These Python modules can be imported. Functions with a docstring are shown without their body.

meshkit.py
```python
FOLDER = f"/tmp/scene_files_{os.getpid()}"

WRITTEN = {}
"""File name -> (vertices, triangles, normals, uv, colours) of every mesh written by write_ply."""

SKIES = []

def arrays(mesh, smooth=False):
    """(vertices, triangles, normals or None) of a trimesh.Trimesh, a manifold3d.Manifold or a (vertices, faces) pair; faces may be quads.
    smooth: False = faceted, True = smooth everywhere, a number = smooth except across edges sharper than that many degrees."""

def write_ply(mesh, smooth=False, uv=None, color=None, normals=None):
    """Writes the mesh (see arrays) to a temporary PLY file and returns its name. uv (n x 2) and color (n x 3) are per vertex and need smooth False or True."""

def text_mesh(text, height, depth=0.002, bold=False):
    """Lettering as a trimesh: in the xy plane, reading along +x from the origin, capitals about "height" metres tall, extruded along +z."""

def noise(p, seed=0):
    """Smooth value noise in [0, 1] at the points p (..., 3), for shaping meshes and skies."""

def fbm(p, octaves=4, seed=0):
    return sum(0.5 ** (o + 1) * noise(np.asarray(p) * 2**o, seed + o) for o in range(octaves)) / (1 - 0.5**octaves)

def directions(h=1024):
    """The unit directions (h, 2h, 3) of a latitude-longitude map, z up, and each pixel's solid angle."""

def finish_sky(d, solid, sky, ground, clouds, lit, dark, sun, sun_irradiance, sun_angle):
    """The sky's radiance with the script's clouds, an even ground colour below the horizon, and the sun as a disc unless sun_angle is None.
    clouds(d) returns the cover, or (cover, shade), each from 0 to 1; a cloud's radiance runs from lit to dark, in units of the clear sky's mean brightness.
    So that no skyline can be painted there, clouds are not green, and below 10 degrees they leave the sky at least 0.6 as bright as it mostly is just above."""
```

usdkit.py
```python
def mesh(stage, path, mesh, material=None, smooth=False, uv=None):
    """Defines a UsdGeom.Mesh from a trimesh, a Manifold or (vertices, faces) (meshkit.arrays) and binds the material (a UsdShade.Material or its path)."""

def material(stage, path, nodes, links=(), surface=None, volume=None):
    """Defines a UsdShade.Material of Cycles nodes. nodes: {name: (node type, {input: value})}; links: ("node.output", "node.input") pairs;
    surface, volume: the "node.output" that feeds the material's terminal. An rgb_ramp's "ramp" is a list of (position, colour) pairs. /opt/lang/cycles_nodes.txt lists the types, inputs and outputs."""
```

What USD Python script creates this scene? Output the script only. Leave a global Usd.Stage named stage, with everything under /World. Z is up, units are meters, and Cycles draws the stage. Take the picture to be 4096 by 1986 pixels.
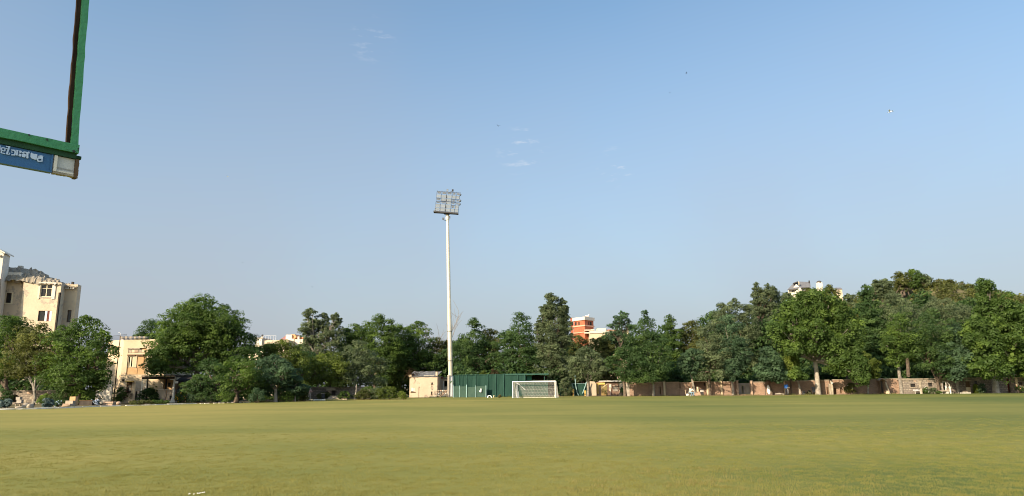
import math, random
import numpy as np
import trimesh, usdkit, meshkit
import manifold3d as m3
from shapely.geometry import Polygon, LineString, box as sbox
from shapely.ops import unary_union
from pxr import Usd, UsdGeom, UsdLux, UsdShade, Gf, Sdf, Vt

stage = Usd.Stage.CreateInMemory()
UsdGeom.SetStageUpAxis(stage, 'Z')
UsdGeom.Xform.Define(stage, '/World')
UsdGeom.Scope.Define(stage, '/World/Looks')

# ------------------------------------------------------------------ camera
EYE = np.array([0.0, 0.0, 1.6])
FOCAL = 2800.0                       # in photograph pixels (4096 wide)
PITCH, ROLL = math.atan(554 / FOCAL), math.radians(0.6)
_f = np.array([0, math.cos(PITCH), math.sin(PITCH)])
_u0 = np.array([0, -math.sin(PITCH), math.cos(PITCH)])
_r0 = np.array([1.0, 0, 0])
CR = math.cos(ROLL) * _r0 - math.sin(ROLL) * _u0
CU = math.cos(ROLL) * _u0 + math.sin(ROLL) * _r0
cam = UsdGeom.Camera.Define(stage, '/World/camera')
cam.CreateHorizontalApertureAttr(36.0)
cam.CreateFocalLengthAttr(36.0 * FOCAL / 4096)
cam.CreateClippingRangeAttr(Gf.Vec2f(0.1, 20000))
cam.CreateFStopAttr(0.0)
cam.AddTransformOp().Set(Gf.Matrix4d(*CR, 0, *CU, 0, *(-_f), 0, *EYE, 1))
cam.CreateExposureAttr(0.8)

# ------------------------------------------------------------------ sun and sky
SUN = np.array([-0.68, -0.73, 0.0]); SUN /= np.linalg.norm(SUN)
ELEV = math.radians(26)
SUN = SUN * math.cos(ELEV) + np.array([0, 0, math.sin(ELEV)])
sun = UsdLux.DistantLight.Define(stage, '/World/sun')
sun.CreateNormalizeAttr(True); sun.CreateIntensityAttr(1.25); sun.CreateAngleAttr(0.5)
sun.CreateColorAttr(Gf.Vec3f(1.0, 0.83, 0.60))
_x = np.cross([0, 0, 1], SUN); _x /= np.linalg.norm(_x); _y = np.cross(SUN, _x)
sun.AddTransformOp().Set(Gf.Matrix4d(*_x, 0, *_y, 0, *SUN, 0, 0, 0, 50, 1))


def pixel_ray(u, v):
    d = _f + (u - 2048) / FOCAL * CR + (993 - v) / FOCAL * CU
    return d


def P(u, v, Y):
    """the point at world depth Y seen at photograph pixel (u, v)"""
    d = pixel_ray(u, v)
    return EYE + d * (Y / d[1])


def G(u, v, z=0.0):
    d = pixel_ray(u, v)
    return EYE + d * ((z - EYE[2]) / d[2])


def wisp(n, px, py, su, sv, amount):
    """a small cirrus fleck in the sky around one direction"""
    return None


c1 = pixel_ray(2090, 600); c1 /= np.linalg.norm(c1)
c2 = pixel_ray(2470, 665); c2 /= np.linalg.norm(c2)
c3 = pixel_ray(1490, 160); c3 /= np.linalg.norm(c3)
nodes = {
    'sky': ('sky_texture', {'sky_type': 'single_scattering', 'sun_disc': False, 'sun_elevation': ELEV,
                            'sun_rotation': math.atan2(SUN[0], SUN[1]), 'altitude': 200.0,
                            'air_density': 1.0, 'aerosol_density': 3.0, 'ozone_density': 0.9}),
    'tc': ('texture_coordinate', {}),
    'map': ('mapping', {'scale': (34.0, 34.0, 130.0), 'rotation': (0, 0.25, 0)}),
    'noise': ('noise_texture', {'scale': 1.0, 'detail': 5.0, 'roughness': 0.6}),
    'cut': ('map_range', {'from_min': 0.55, 'from_max': 0.75, 'to_min': 0.0, 'to_max': 1.0, 'clamp': True}),
    'hsv': ('hsv', {'saturation': 1.07, 'value': 1.0}),
    'sepz': ('separate_xyz', {}),
    'low': ('map_range', {'from_min': 0.04, 'from_max': 0.50, 'to_min': 0.93, 'to_max': 0.10, 'clamp': True}),
    'uneven': ('noise_texture', {'scale': 2.2, 'detail': 3.0, 'roughness': 0.5}),
    'swing': ('map_range', {'from_min': 0.3, 'from_max': 0.7, 'to_min': -0.09, 'to_max': 0.09}),
    'lowsum': ('math', {'math_type': 'add', 'use_clamp': True}),
    'dust': ('mix', {'color2': (1.92, 2.00, 2.28)}),
    'air': ('mix', {'mix_type': 'multiply', 'fac': 1.0, 'color2': (0.88, 1.02, 1.0)}),
    'mix': ('mix', {'color2': (3.6, 3.7, 3.9)}),
    'bg': ('background_shader', {'strength': 0.138}),
}
links = [('tc.generated', 'map.vector'), ('map.vector', 'noise.vector'), ('noise.fac', 'cut.value'),
         ('sky.color', 'hsv.color'), ('tc.generated', 'sepz.vector'), ('sepz.z', 'low.value'), ('tc.generated', 'uneven.vector'), ('uneven.fac', 'swing.value'), ('low.result', 'lowsum.value1'), ('swing.result', 'lowsum.value2'), ('lowsum.value', 'dust.fac'), ('hsv.color', 'air.color1'), ('air.color', 'dust.color1'), ('dust.color', 'mix.color1'), ('mix.color', 'bg.color')]
prev = None
for k, (c, w) in enumerate(((c1, 0.9992), (c2, 0.9995), (c3, 0.9994))):
    nodes[f'dot{k}'] = ('normal', {'direction': tuple(c)})
    nodes[f'sep{k}'] = ('mapping', {'mapping_type': 'point'})
    nodes[f'near{k}'] = ('map_range', {'from_min': w, 'from_max': 1.0, 'to_min': 0.0, 'to_max': (0.55, 0.6, 0.3)[k], 'clamp': True})
    links += [('tc.generated', f'dot{k}.normal'), (f'dot{k}.dot', f'near{k}.value')]
    del nodes[f'sep{k}']
nodes['add1'] = ('math', {'math_type': 'add'}); nodes['add2'] = ('math', {'math_type': 'add'})
nodes['mul'] = ('math', {'math_type': 'multiply', 'use_clamp': True})
links += [('near0.result', 'add1.value1'), ('near1.result', 'add1.value2'), ('add1.value', 'add2.value1'), ('near2.result', 'add2.value2'),
          ('add2.value', 'mul.value1'), ('cut.result', 'mul.value2'), ('mul.value', 'mix.fac')]
sky_mat = usdkit.material(stage, '/World/Looks/sky_air', nodes, links, surface='bg.background')
sky = UsdLux.DomeLight.Define(stage, '/World/sky')
UsdShade.MaterialBindingAPI.Apply(sky.GetPrim()).Bind(sky_mat)
sky.GetPrim().SetCustomDataByKey('kind', 'structure')

# ------------------------------------------------------------------ helpers
used = {}


def numbered(path):
    n = used.get(path, 0)
    used[path] = n + 1
    return path if n == 0 else f'{path}_{n:03d}'


def tag(o, label=None, cat=None, group=None, kind=None):
    p = o.GetPrim() if hasattr(o, 'GetPrim') else o
    for k, x in (('label', label), ('category', cat), ('group', group), ('kind', kind)):
        if x:
            p.SetCustomDataByKey(k, x)
    return o


def thing(name, label, cat, loc=(0, 0, 0), rz=0.0, group=None):
    x = UsdGeom.Xform.Define(stage, numbered('/World/' + name))
    x.AddTranslateOp().Set(Gf.Vec3d(*map(float, loc)))
    x.AddRotateZOp().Set(math.degrees(rz))
    tag(x, label, cat, group)
    return x


def obj(name, mesh, mat, parent=None, smooth=False, label=None):
    base = str(parent.GetPath()) if parent is not None else '/World'
    m = usdkit.mesh(stage, numbered(f'{base}/{name}'), mesh, mat, smooth=smooth)
    if label:
        tag(m, label)
    return m


class MB:
    """collects shapes into one mesh"""
    def __init__(s):
        s.v, s.f, s.n = [], [], 0

    def add(s, v, f):
        v, f = np.asarray(v, float), np.asarray(f, int)
        if f.shape[1] == 4:
            f = np.vstack([f[:, [0, 1, 2]], f[:, [0, 2, 3]]])
        s.v.append(v); s.f.append(f + s.n); s.n += len(v)
        return s

    def tm(s, m):
        return s.add(m.vertices, m.faces)

    def box(s, x0, x1, y0, y1, z0, z1, rot=None, about=None):
        v = np.array([[x, y, z] for z in (z0, z1) for y in (y0, y1) for x in (x0, x1)], float)
        if rot is not None:
            c = v.mean(0) if about is None else np.asarray(about, float)
            v = (v - c) @ np.asarray(rot).T + c
        f = [[0, 2, 3, 1], [4, 5, 7, 6], [0, 1, 5, 4], [2, 6, 7, 3], [0, 4, 6, 2], [1, 3, 7, 5]]
        return s.add(v, f)

    def tube(s, pts, radii, sides=8, caps=True):
        pts = np.asarray(pts, float)
        radii = np.broadcast_to(np.asarray(radii, float), (len(pts),))
        rings = []
        ref = np.array([0.31, 0.95, 0.05])
        for i in range(len(pts)):
            t = pts[min(i + 1, len(pts) - 1)] - pts[max(i - 1, 0)]
            t = t / (np.linalg.norm(t) + 1e-9)
            a = np.cross(t, ref)
            if np.linalg.norm(a) < 0.1:
                a = np.cross(t, [1, 0, 0])
            a /= np.linalg.norm(a); b = np.cross(t, a)
            th = np.arange(sides) / sides * 2 * np.pi
            rings.append(pts[i] + radii[i] * (np.cos(th)[:, None] * a + np.sin(th)[:, None] * b))
        v = np.vstack(rings)
        f = []
        for i in range(len(pts) - 1):
            for j in range(sides):
                k = (j + 1) % sides
                f.append([i * sides + j, i * sides + k, (i + 1) * sides + k])
                f.append([i * sides + j, (i + 1) * sides + k, (i + 1) * sides + j])
        if caps:
            n = len(v)
            v = np.vstack([v, pts[0], pts[-1]])
            for j in range(sides):
                k = (j + 1) % sides
                f.append([n, k, j]); f.append([n + 1, (len(pts) - 1) * sides + j, (len(pts) - 1) * sides + k])
        return s.add(v, f)

    def plate(s, poly, y0, y1):
        """a polygon in the local xz plane with thickness y0..y1"""
        for g in getattr(poly, 'geoms', [poly]):
            if g.is_empty or g.area < 1e-7:
                continue
            m = trimesh.creation.extrude_polygon(g, y1 - y0, engine='earcut')
            v = np.array(m.vertices)
            s.add(np.c_[v[:, 0], y1 - v[:, 2], v[:, 1]], m.faces)      # x, y, z
        return s

    def build(s, name, mat, parent=None, smooth=False, label=None):
        return obj(name, (np.vstack(s.v), np.vstack(s.f)), mat, parent, smooth, label)


def rot_axis(axis, deg):
    return trimesh.transformations.rotation_matrix(math.radians(deg), axis)[:3, :3]


def blob(rx, ry, rz, seed, sub=2, rough=0.25, c=(0, 0, 0), sc=1.3):
    m = trimesh.creation.icosphere(sub)
    v = np.array(m.vertices)
    n = meshkit.fbm(v * sc + seed * 3.7, 3, seed) - 0.5
    v = v * (1 + rough * 2 * n)[:, None] * [rx, ry, rz] + np.asarray(c)
    return v, np.array(m.faces)


# ------------------------------------------------------------------ materials
def M(name, a, b=None, scale=2.0, rough=0.8, bump=0.0, bump_scale=None, metallic=0.0, spec=0.3, detail=4.0, lo=0.3, hi=0.7, stretch=(1, 1, 1), extra=None):
    b = a if b is None else b
    nd = {'geo': ('geometry', {}), 'map': ('mapping', {'scale': stretch}),
          'noise': ('noise_texture', {'scale': scale, 'detail': detail, 'roughness': 0.6}),
          'ramp': ('rgb_ramp', {'ramp': [(lo, a), (hi, b)]}),
          'p': ('principled_bsdf', {'roughness': rough, 'metallic': metallic, 'specular_ior_level': spec})}
    lk = [('geo.position', 'map.vector'), ('map.vector', 'noise.vector'), ('noise.fac', 'ramp.fac'), ('ramp.color', 'p.base_color')]
    if extra:                                   # (colour, scale, threshold): chips or stains with a shape of their own
        col, sc, th = extra
        nd['n2'] = ('noise_texture', {'scale': sc, 'detail': 5.0, 'roughness': 0.65})
        nd['cut'] = ('map_range', {'from_min': th, 'from_max': th + 0.03, 'clamp': True})
        nd['mix'] = ('mix', {'color2': col})
        lk = lk[:3] + [('map.vector', 'n2.vector'), ('n2.fac', 'cut.value'), ('cut.result', 'mix.fac'), ('ramp.color', 'mix.color1'), ('mix.color', 'p.base_color')]
    if bump:
        nd['nb'] = ('noise_texture', {'scale': bump_scale or scale * 4, 'detail': 4.0})
        nd['bump'] = ('bump', {'strength': bump, 'distance': 0.05})
        lk += [('map.vector', 'nb.vector'), ('nb.fac', 'bump.height'), ('bump.normal', 'p.normal')]
    return usdkit.material(stage, f'/World/Looks/{name}', nd, lk, surface='p.BSDF')


def leafmat(name, dark, mid, light, trans=0.3):
    nd = {'geo': ('geometry', {}),
          'ramp': ('rgb_ramp', {'ramp': [(0.0, dark), (0.5, mid), (0.93, light), (1.0, light)]}),
          'noise': ('noise_texture', {'scale': 0.45, 'detail': 2.0}),
          'sum': ('math', {'math_type': 'multiply_add', 'value2': 0.9, 'value3': 0.0}),
          'half': ('map_range', {'from_min': 0.3, 'from_max': 0.7, 'to_min': -0.35, 'to_max': 0.42}),
          'p': ('principled_bsdf', {'roughness': 0.55, 'specular_ior_level': 0.25}),
          't': ('translucent_bsdf', {}), 'bright': ('hsv', {'value': 1.4, 'saturation': 1.1}),
          'mix': ('mix_closure', {'fac': trans})}
    lk = [('geo.position', 'noise.vector'), ('noise.fac', 'half.value'), ('geo.random_per_island', 'sum.value1'), ('half.result', 'sum.value3'), ('sum.value', 'ramp.fac'),
          ('ramp.color', 'p.base_color'), ('ramp.color', 'bright.color'), ('bright.color', 't.color'), ('p.BSDF', 'mix.closure1'), ('t.BSDF', 'mix.closure2')]
    return usdkit.material(stage, f'/World/Looks/{name}', nd, lk, surface='mix.closure')


def brickmat(name, c1, c2, mortar, scale=1.0, bw=0.5, rh=0.25, ms=0.02, stain=(0.1, 0.08, 0.06)):
    """a coursed wall too far off to build stone by stone; vector = (x along, z up)"""
    nd = {'tc': ('texture_coordinate', {}), 'sep': ('separate_xyz', {}), 'com': ('combine_xyz', {}),
          'brick': ('brick_texture', {'color1': c1, 'color2': c2, 'mortar': mortar, 'scale': scale, 'mortar_size': ms, 'brick_width': bw, 'row_height': rh, 'bias': 0.0}),
          'noise': ('noise_texture', {'scale': 0.8, 'detail': 6.0, 'roughness': 0.7}),
          'cut': ('map_range', {'from_min': 0.42, 'from_max': 0.72, 'to_max': 0.75, 'clamp': True}),
          'mix': ('mix', {'color2': stain}),
          'nb': ('noise_texture', {'scale': 9.0, 'detail': 3.0}),
          'bump': ('bump', {'strength': 0.6, 'distance': 0.04}),
          'p': ('principled_bsdf', {'roughness': 0.9, 'specular_ior_level': 0.2})}
    lk = [('tc.object', 'sep.vector'), ('sep.x', 'com.x'), ('sep.z', 'com.y'), ('com.vector', 'brick.vector'), ('tc.object', 'noise.vector'), ('noise.fac', 'cut.value'),
          ('brick.color', 'mix.color1'), ('cut.result', 'mix.fac'), ('mix.color', 'p.base_color'), ('tc.object', 'nb.vector'), ('nb.fac', 'bump.height'), ('bump.normal', 'p.normal')]
    return usdkit.material(stage, f'/World/Looks/{name}', nd, lk, surface='p.BSDF')


pane_mat = usdkit.material(stage, '/World/Looks/window_glass',
                           {'t': ('transparent_bsdf', {'color': (0.6, 0.62, 0.62)}) if False else ('diffuse_bsdf', {'color': (0.03, 0.028, 0.026)}),
                            'g': ('glossy_bsdf', {'roughness': 0.06}), 'fr': ('fresnel', {'IOR': 1.5}), 'm': ('mix_closure', {})},
                           [('fr.fac', 'm.fac'), ('t.BSDF', 'm.closure1'), ('g.BSDF', 'm.closure2')], surface='m.closure')

L_mid = leafmat('leaves_mid_green', (0.059, 0.102, 0.023), (0.150, 0.225, 0.044), (0.290, 0.362, 0.076), 0.42)
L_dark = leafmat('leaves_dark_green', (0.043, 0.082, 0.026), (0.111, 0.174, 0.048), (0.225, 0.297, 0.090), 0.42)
L_yel = leafmat('leaves_yellow_green', (0.082, 0.112, 0.022), (0.192, 0.242, 0.044), (0.376, 0.405, 0.076), 0.42)
L_grey = leafmat('leaves_grey_green', (0.092, 0.120, 0.059), (0.197, 0.241, 0.118), (0.366, 0.399, 0.207), 0.42)
L_blue = leafmat('leaves_bluish_green', (0.052, 0.092, 0.047), (0.113, 0.187, 0.092), (0.260, 0.339, 0.188), 0.42)
L_olive = leafmat('leaves_olive', (0.078, 0.089, 0.026), (0.180, 0.192, 0.050), (0.333, 0.327, 0.095), 0.42)
L_agave = leafmat('leaves_blue_grey', (0.07, 0.105, 0.098), (0.14, 0.19, 0.18), (0.24, 0.30, 0.295), 0.2)
L_gold = leafmat('leaves_golden', (0.05, 0.055, 0.008), (0.12, 0.115, 0.012), (0.24, 0.20, 0.02))
L_rust = leafmat('leaves_rusty', (0.05, 0.03, 0.015), (0.10, 0.075, 0.03), (0.22, 0.10, 0.06))
L_dry = leafmat('leaves_dry_grass', (0.10, 0.09, 0.035), (0.19, 0.165, 0.065), (0.28, 0.24, 0.11), 0.2)
bark_grey = M('bark_grey', (0.11, 0.09, 0.075), (0.30, 0.27, 0.23), 3, 0.9, 0.6, 12)
bark_brown = M('bark_brown', (0.06, 0.045, 0.035), (0.16, 0.12, 0.09), 3, 0.9, 0.6, 12)
bark_pale = M('bark_pale', (0.20, 0.17, 0.14), (0.42, 0.375, 0.32), 2.2, 0.85, 0.5, 10)
plaster_cream = M('plaster_cream', (0.53, 0.41, 0.28), (0.61, 0.49, 0.34), 0.7, 0.85, 0.25, 6, extra=((0.50, 0.41, 0.31), 0.55, 0.60))
plaster_pale = M('plaster_pale', (0.57, 0.46, 0.33), (0.66, 0.55, 0.40), 0.5, 0.85, 0.2, 6, extra=((0.44, 0.37, 0.29), 0.4, 0.56))
plaster_peach = M('plaster_peach', (0.44, 0.345, 0.255), (0.50, 0.395, 0.295), 0.9, 0.8, 0.15, 8, extra=((0.36, 0.29, 0.22), 1.4, 0.62))
plaster_tan = M('plaster_tan', (0.42, 0.26, 0.13), (0.52, 0.34, 0.18), 2.0, 0.85, 0.2, 8)
plaster_white = M('plaster_white', (0.64, 0.58, 0.49), (0.72, 0.66, 0.57), 1.0, 0.8)
plaster_grey = M('plaster_grey', (0.30, 0.26, 0.22), (0.42, 0.37, 0.31), 1.6, 0.9, 0.3, 8)
rubble_roof = M('roof_rubble', (0.20, 0.17, 0.13), (0.36, 0.31, 0.24), 1.8, 0.95, 0.9, 5)
roof_dark = M('roof_dark_tiles', (0.035, 0.03, 0.03), (0.09, 0.075, 0.07), 3, 0.85, 0.6, 9)
roof_grey = M('roof_grey_sheet', (0.085, 0.085, 0.092), (0.19, 0.19, 0.20), 2.2, 0.95, 0.4, 7, spec=0.08)
roof_slate = M('roof_slate', (0.10, 0.10, 0.11), (0.20, 0.20, 0.22), 1.5, 0.7, 0.3, 4)
wood_brown = M('wood_brown', (0.07, 0.04, 0.022), (0.16, 0.095, 0.05), 4, 0.75, 0.3, 14, stretch=(1, 1, 0.2))
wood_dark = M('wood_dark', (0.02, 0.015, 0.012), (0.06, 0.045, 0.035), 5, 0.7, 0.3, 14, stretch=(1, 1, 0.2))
batten_dark = M('wood_batten_dark', (0.018, 0.012, 0.009), (0.05, 0.032, 0.022), 5, 1.0, 0.3, 14, spec=0.03, stretch=(1, 1, 0.2))
wood_grey = M('wood_weathered', (0.22, 0.18, 0.14), (0.42, 0.36, 0.28), 4, 0.85, 0.3, 14)
wood_white = M('wood_white_paint', (0.62, 0.58, 0.50), (0.75, 0.71, 0.63), 3, 0.6, 0.2, 12)
frame_cream = M('frame_cream_paint', (0.72, 0.62, 0.42), (0.78, 0.68, 0.48), 3, 0.55)
brick_red = M('brick_red', (0.33, 0.095, 0.050), (0.42, 0.135, 0.070), 2.5, 0.85, 0.2, 9)
band_white = M('band_pale_stone', (0.60, 0.51, 0.41), (0.68, 0.60, 0.49), 1.5, 0.7)
band_pink = M('band_pink_stone', (0.55, 0.30, 0.20), (0.62, 0.36, 0.25), 1.5, 0.7)
steel = M('galvanised_steel', (0.66, 0.58, 0.46), (0.76, 0.69, 0.57), 1.2, 0.34, metallic=0.45)
steel_pale = M('painted_steel_pale', (0.55, 0.55, 0.57), (0.68, 0.68, 0.70), 1.5, 0.5)
steel_dark = M('steel_dark', (0.03, 0.03, 0.035), (0.07, 0.07, 0.075), 4, 0.6)
lamp_white = M('lamp_housing_pale', (0.20, 0.235, 0.29), (0.27, 0.31, 0.37), 6, 0.45)
lamp_mottled = M('lamp_housing_mottled', (0.06, 0.07, 0.09), (0.22, 0.25, 0.30), 9, 0.55)
concrete = M('concrete_pale', (0.42, 0.39, 0.35), (0.58, 0.55, 0.50), 1.8, 0.9, 0.3, 10)
stone_pale = M('stone_pale', (0.26, 0.215, 0.165), (0.42, 0.355, 0.275), 2, 0.9, 0.6, 8)
stone_pink = M('stone_pink', (0.31, 0.215, 0.155), (0.47, 0.34, 0.25), 2, 0.9, 0.5, 8)
kerb_white = M('kerb_whitewash', (0.55, 0.50, 0.42), (0.74, 0.70, 0.62), 1.2, 0.85, 0.3, 8, extra=((0.28, 0.23, 0.17), 1.7, 0.64))
earth = M('earth_brown', (0.14, 0.09, 0.055), (0.25, 0.17, 0.11), 0.9, 0.95, 0.5, 5)
paint_white = M('paint_white_gloss', (0.62, 0.60, 0.55), (0.72, 0.70, 0.65), 3, 0.35, spec=0.5)
paint_green = M('paint_green_flaking', (0.045, 0.215, 0.085), (0.060, 0.255, 0.105), 3, 0.45, 0.15, 60, spec=0.45, extra=((0.016, 0.022, 0.016), 11.0, 0.655))
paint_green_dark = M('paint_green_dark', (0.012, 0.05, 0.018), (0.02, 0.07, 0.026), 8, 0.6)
board_blue = M('board_blue_paint', (0.030, 0.105, 0.235), (0.040, 0.135, 0.290), 1.4, 0.4, 0.05, 40, spec=0.45)
letter_blue = M('letter_pale_blue', (0.46, 0.56, 0.72), (0.58, 0.66, 0.80), 14, 0.5)
panel_white = M('panel_offwhite', (0.50, 0.485, 0.46), (0.60, 0.585, 0.56), 5, 0.55, extra=((0.42, 0.40, 0.38), 12.0, 0.63))
screen_green = M('screen_green_cloth', (0.007, 0.036, 0.027), (0.013, 0.052, 0.038), 0.5, 0.8, 0.3, 1.5, stretch=(2, 1, 0.35))
screen_light = M('screen_pale_green', (0.035, 0.075, 0.058), (0.055, 0.10, 0.078), 1.2, 0.8)
metal_green = M('metal_green_paint', (0.022, 0.075, 0.058), (0.04, 0.10, 0.08), 2, 0.5)
cloth_white = M('cloth_white', (0.72, 0.75, 0.76), (0.80, 0.82, 0.82), 3, 0.8)
skin = M('skin_brown', (0.30, 0.17, 0.10), (0.36, 0.21, 0.13), 8, 0.55)
hair_black = M('hair_black', (0.012, 0.010, 0.009), (0.03, 0.025, 0.02), 20, 0.5)
shirt_white = M('shirt_white', (0.66, 0.60, 0.52), (0.78, 0.72, 0.64), 6, 0.85)
shirt_blue = M('shirt_blue', (0.03, 0.12, 0.42), (0.05, 0.18, 0.55), 6, 0.8)
jeans_blue = M('jeans_blue', (0.12, 0.19, 0.27), (0.24, 0.33, 0.42), 8, 0.85)
trousers_dark = M('trousers_dark', (0.02, 0.02, 0.022), (0.04, 0.04, 0.045), 8, 0.85)
dress_pink = M('clothes_pink', (0.42, 0.24, 0.21), (0.60, 0.42, 0.36), 8, 0.85)
red_dark = M('paint_dark_red', (0.11, 0.025, 0.018), (0.18, 0.045, 0.03), 4, 0.7)
yellow_paint = M('paint_yellow', (0.62, 0.40, 0.10), (0.72, 0.50, 0.16), 3, 0.6)
blue_paint = M('paint_pale_blue_green', (0.22, 0.36, 0.36), (0.32, 0.46, 0.46), 3, 0.5)
flower_white = M('petals_white', (0.75, 0.74, 0.70), None, 3, 0.7)
flower_blue = M('petals_pale_blue', (0.30, 0.38, 0.55), (0.50, 0.56, 0.68), 6, 0.7)
flower_red = M('petals_red', (0.45, 0.12, 0.09), (0.6, 0.25, 0.2), 6, 0.7)
flower_orange = M('petals_orange', (0.70, 0.28, 0.03), (0.75, 0.42, 0.03), 6, 0.7)
feather_white = M('feathers_white', (0.74, 0.74, 0.75), (0.8, 0.8, 0.8), 9, 0.8)
feather_black = M('feathers_black', (0.02, 0.02, 0.022), (0.04, 0.04, 0.045), 9, 0.7)
wall_brick = brickmat('wall_old_brick', (0.29, 0.185, 0.13), (0.37, 0.245, 0.175), (0.20, 0.145, 0.11), 1.0, 0.42, 0.16, 0.018, (0.17, 0.125, 0.10))
wall_stone = brickmat('wall_rough_stone', (0.22, 0.18, 0.15), (0.36, 0.30, 0.245), (0.15, 0.125, 0.105), 1.0, 0.48, 0.24, 0.035, (0.13, 0.115, 0.10))
wall_brown = brickmat('wall_brown_plaster', (0.20, 0.125, 0.09), (0.235, 0.15, 0.11), (0.17, 0.11, 0.085), 1.0, 0.9, 0.4, 0.012, (0.14, 0.10, 0.08))
ball_white = M('ball_white', (0.78, 0.78, 0.76), None, 3, 0.5)
net_mat = M('net_cord', (0.42, 0.40, 0.38), (0.5, 0.48, 0.46), 3, 0.8)
rock_pale = M('rock_pale', (0.42, 0.37, 0.30), (0.62, 0.56, 0.47), 0.4, 0.95, 0.6, 1.5)

# ------------------------------------------------------------------ ground
gn = {'geo': ('geometry', {}), 'sep': ('separate_xyz', {}),
      'big': ('noise_texture', {'scale': 0.055, 'detail': 3.0, 'roughness': 0.5}),
      'mapx': ('mapping', {'scale': (0.035, 0.16, 1.0), 'rotation': (0, 0, 0.1)}),
      'streak': ('noise_texture', {'scale': 1.0, 'detail': 4.0, 'roughness': 0.6}),
      'fine': ('noise_texture', {'scale': 14.0, 'detail': 3.0, 'roughness': 0.7}),
      'mid': ('noise_texture', {'scale': 1.3, 'detail': 4.0, 'roughness': 0.65}),
      'a': ('math', {'math_type': 'multiply_add', 'value2': 0.75, 'value3': 0.0}),
      'b': ('math', {'math_type': 'multiply_add', 'value2': 0.55, 'value3': 0.0}),
      'c': ('math', {'math_type': 'multiply_add', 'value2': 0.22, 'value3': 0.0}),
      'e': ('math', {'math_type': 'multiply_add', 'value2': 0.26, 'value3': 0.0}),
      'xr': ('map_range', {'from_min': -45.0, 'from_max': 45.0, 'to_min': -0.36, 'to_max': -0.74}),
      'ramp': ('rgb_ramp', {'ramp': [(0.0, (0.088, 0.112, 0.028)), (0.30, (0.162, 0.164, 0.042)), (0.55, (0.245, 0.214, 0.062)), (1.0, (0.32, 0.255, 0.088))]}),
      'pm': ('mapping', {'mapping_type': 'texture', 'location': (7.0, 11.0, 0.0), 'scale': (7.0, 9.0, 9.0)}), 'patch': ('gradient_texture', {'gradient_type': 'quadratic_sphere'}),
      'ps': ('math', {'math_type': 'multiply_add', 'value2': -0.5, 'value3': 0.0}),
      'bump': ('bump', {'strength': 0.35, 'distance': 0.03}),
      'p': ('principled_bsdf', {'roughness': 0.9, 'specular_ior_level': 0.15, 'sheen_weight': 0.0})}
gl = [('geo.position', 'big.vector'), ('geo.position', 'mapx.vector'), ('mapx.vector', 'streak.vector'), ('geo.position', 'fine.vector'), ('geo.position', 'mid.vector'),
      ('geo.position', 'sep.vector'), ('sep.x', 'xr.value'), ('xr.result', 'a.value3'), ('big.fac', 'a.value1'), ('a.value', 'b.value3'), ('streak.fac', 'b.value1'),
      ('b.value', 'c.value3'), ('fine.fac', 'c.value1'), ('c.value', 'e.value3'), ('mid.fac', 'e.value1'), ('geo.position', 'pm.vector'), ('pm.vector', 'patch.vector'), ('patch.fac', 'ps.value1'), ('e.value', 'ps.value3'), ('ps.value', 'ramp.fac'), ('ramp.color', 'p.base_color'),
      ('fine.fac', 'bump.height'), ('bump.normal', 'p.normal')]
turf = usdkit.material(stage, '/World/Looks/turf', gn, gl, surface='p.BSDF')
rough_ground = M('rough_ground', (0.085, 0.085, 0.035), (0.17, 0.125, 0.075), 0.5, 0.95, 0.6, 6)

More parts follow.
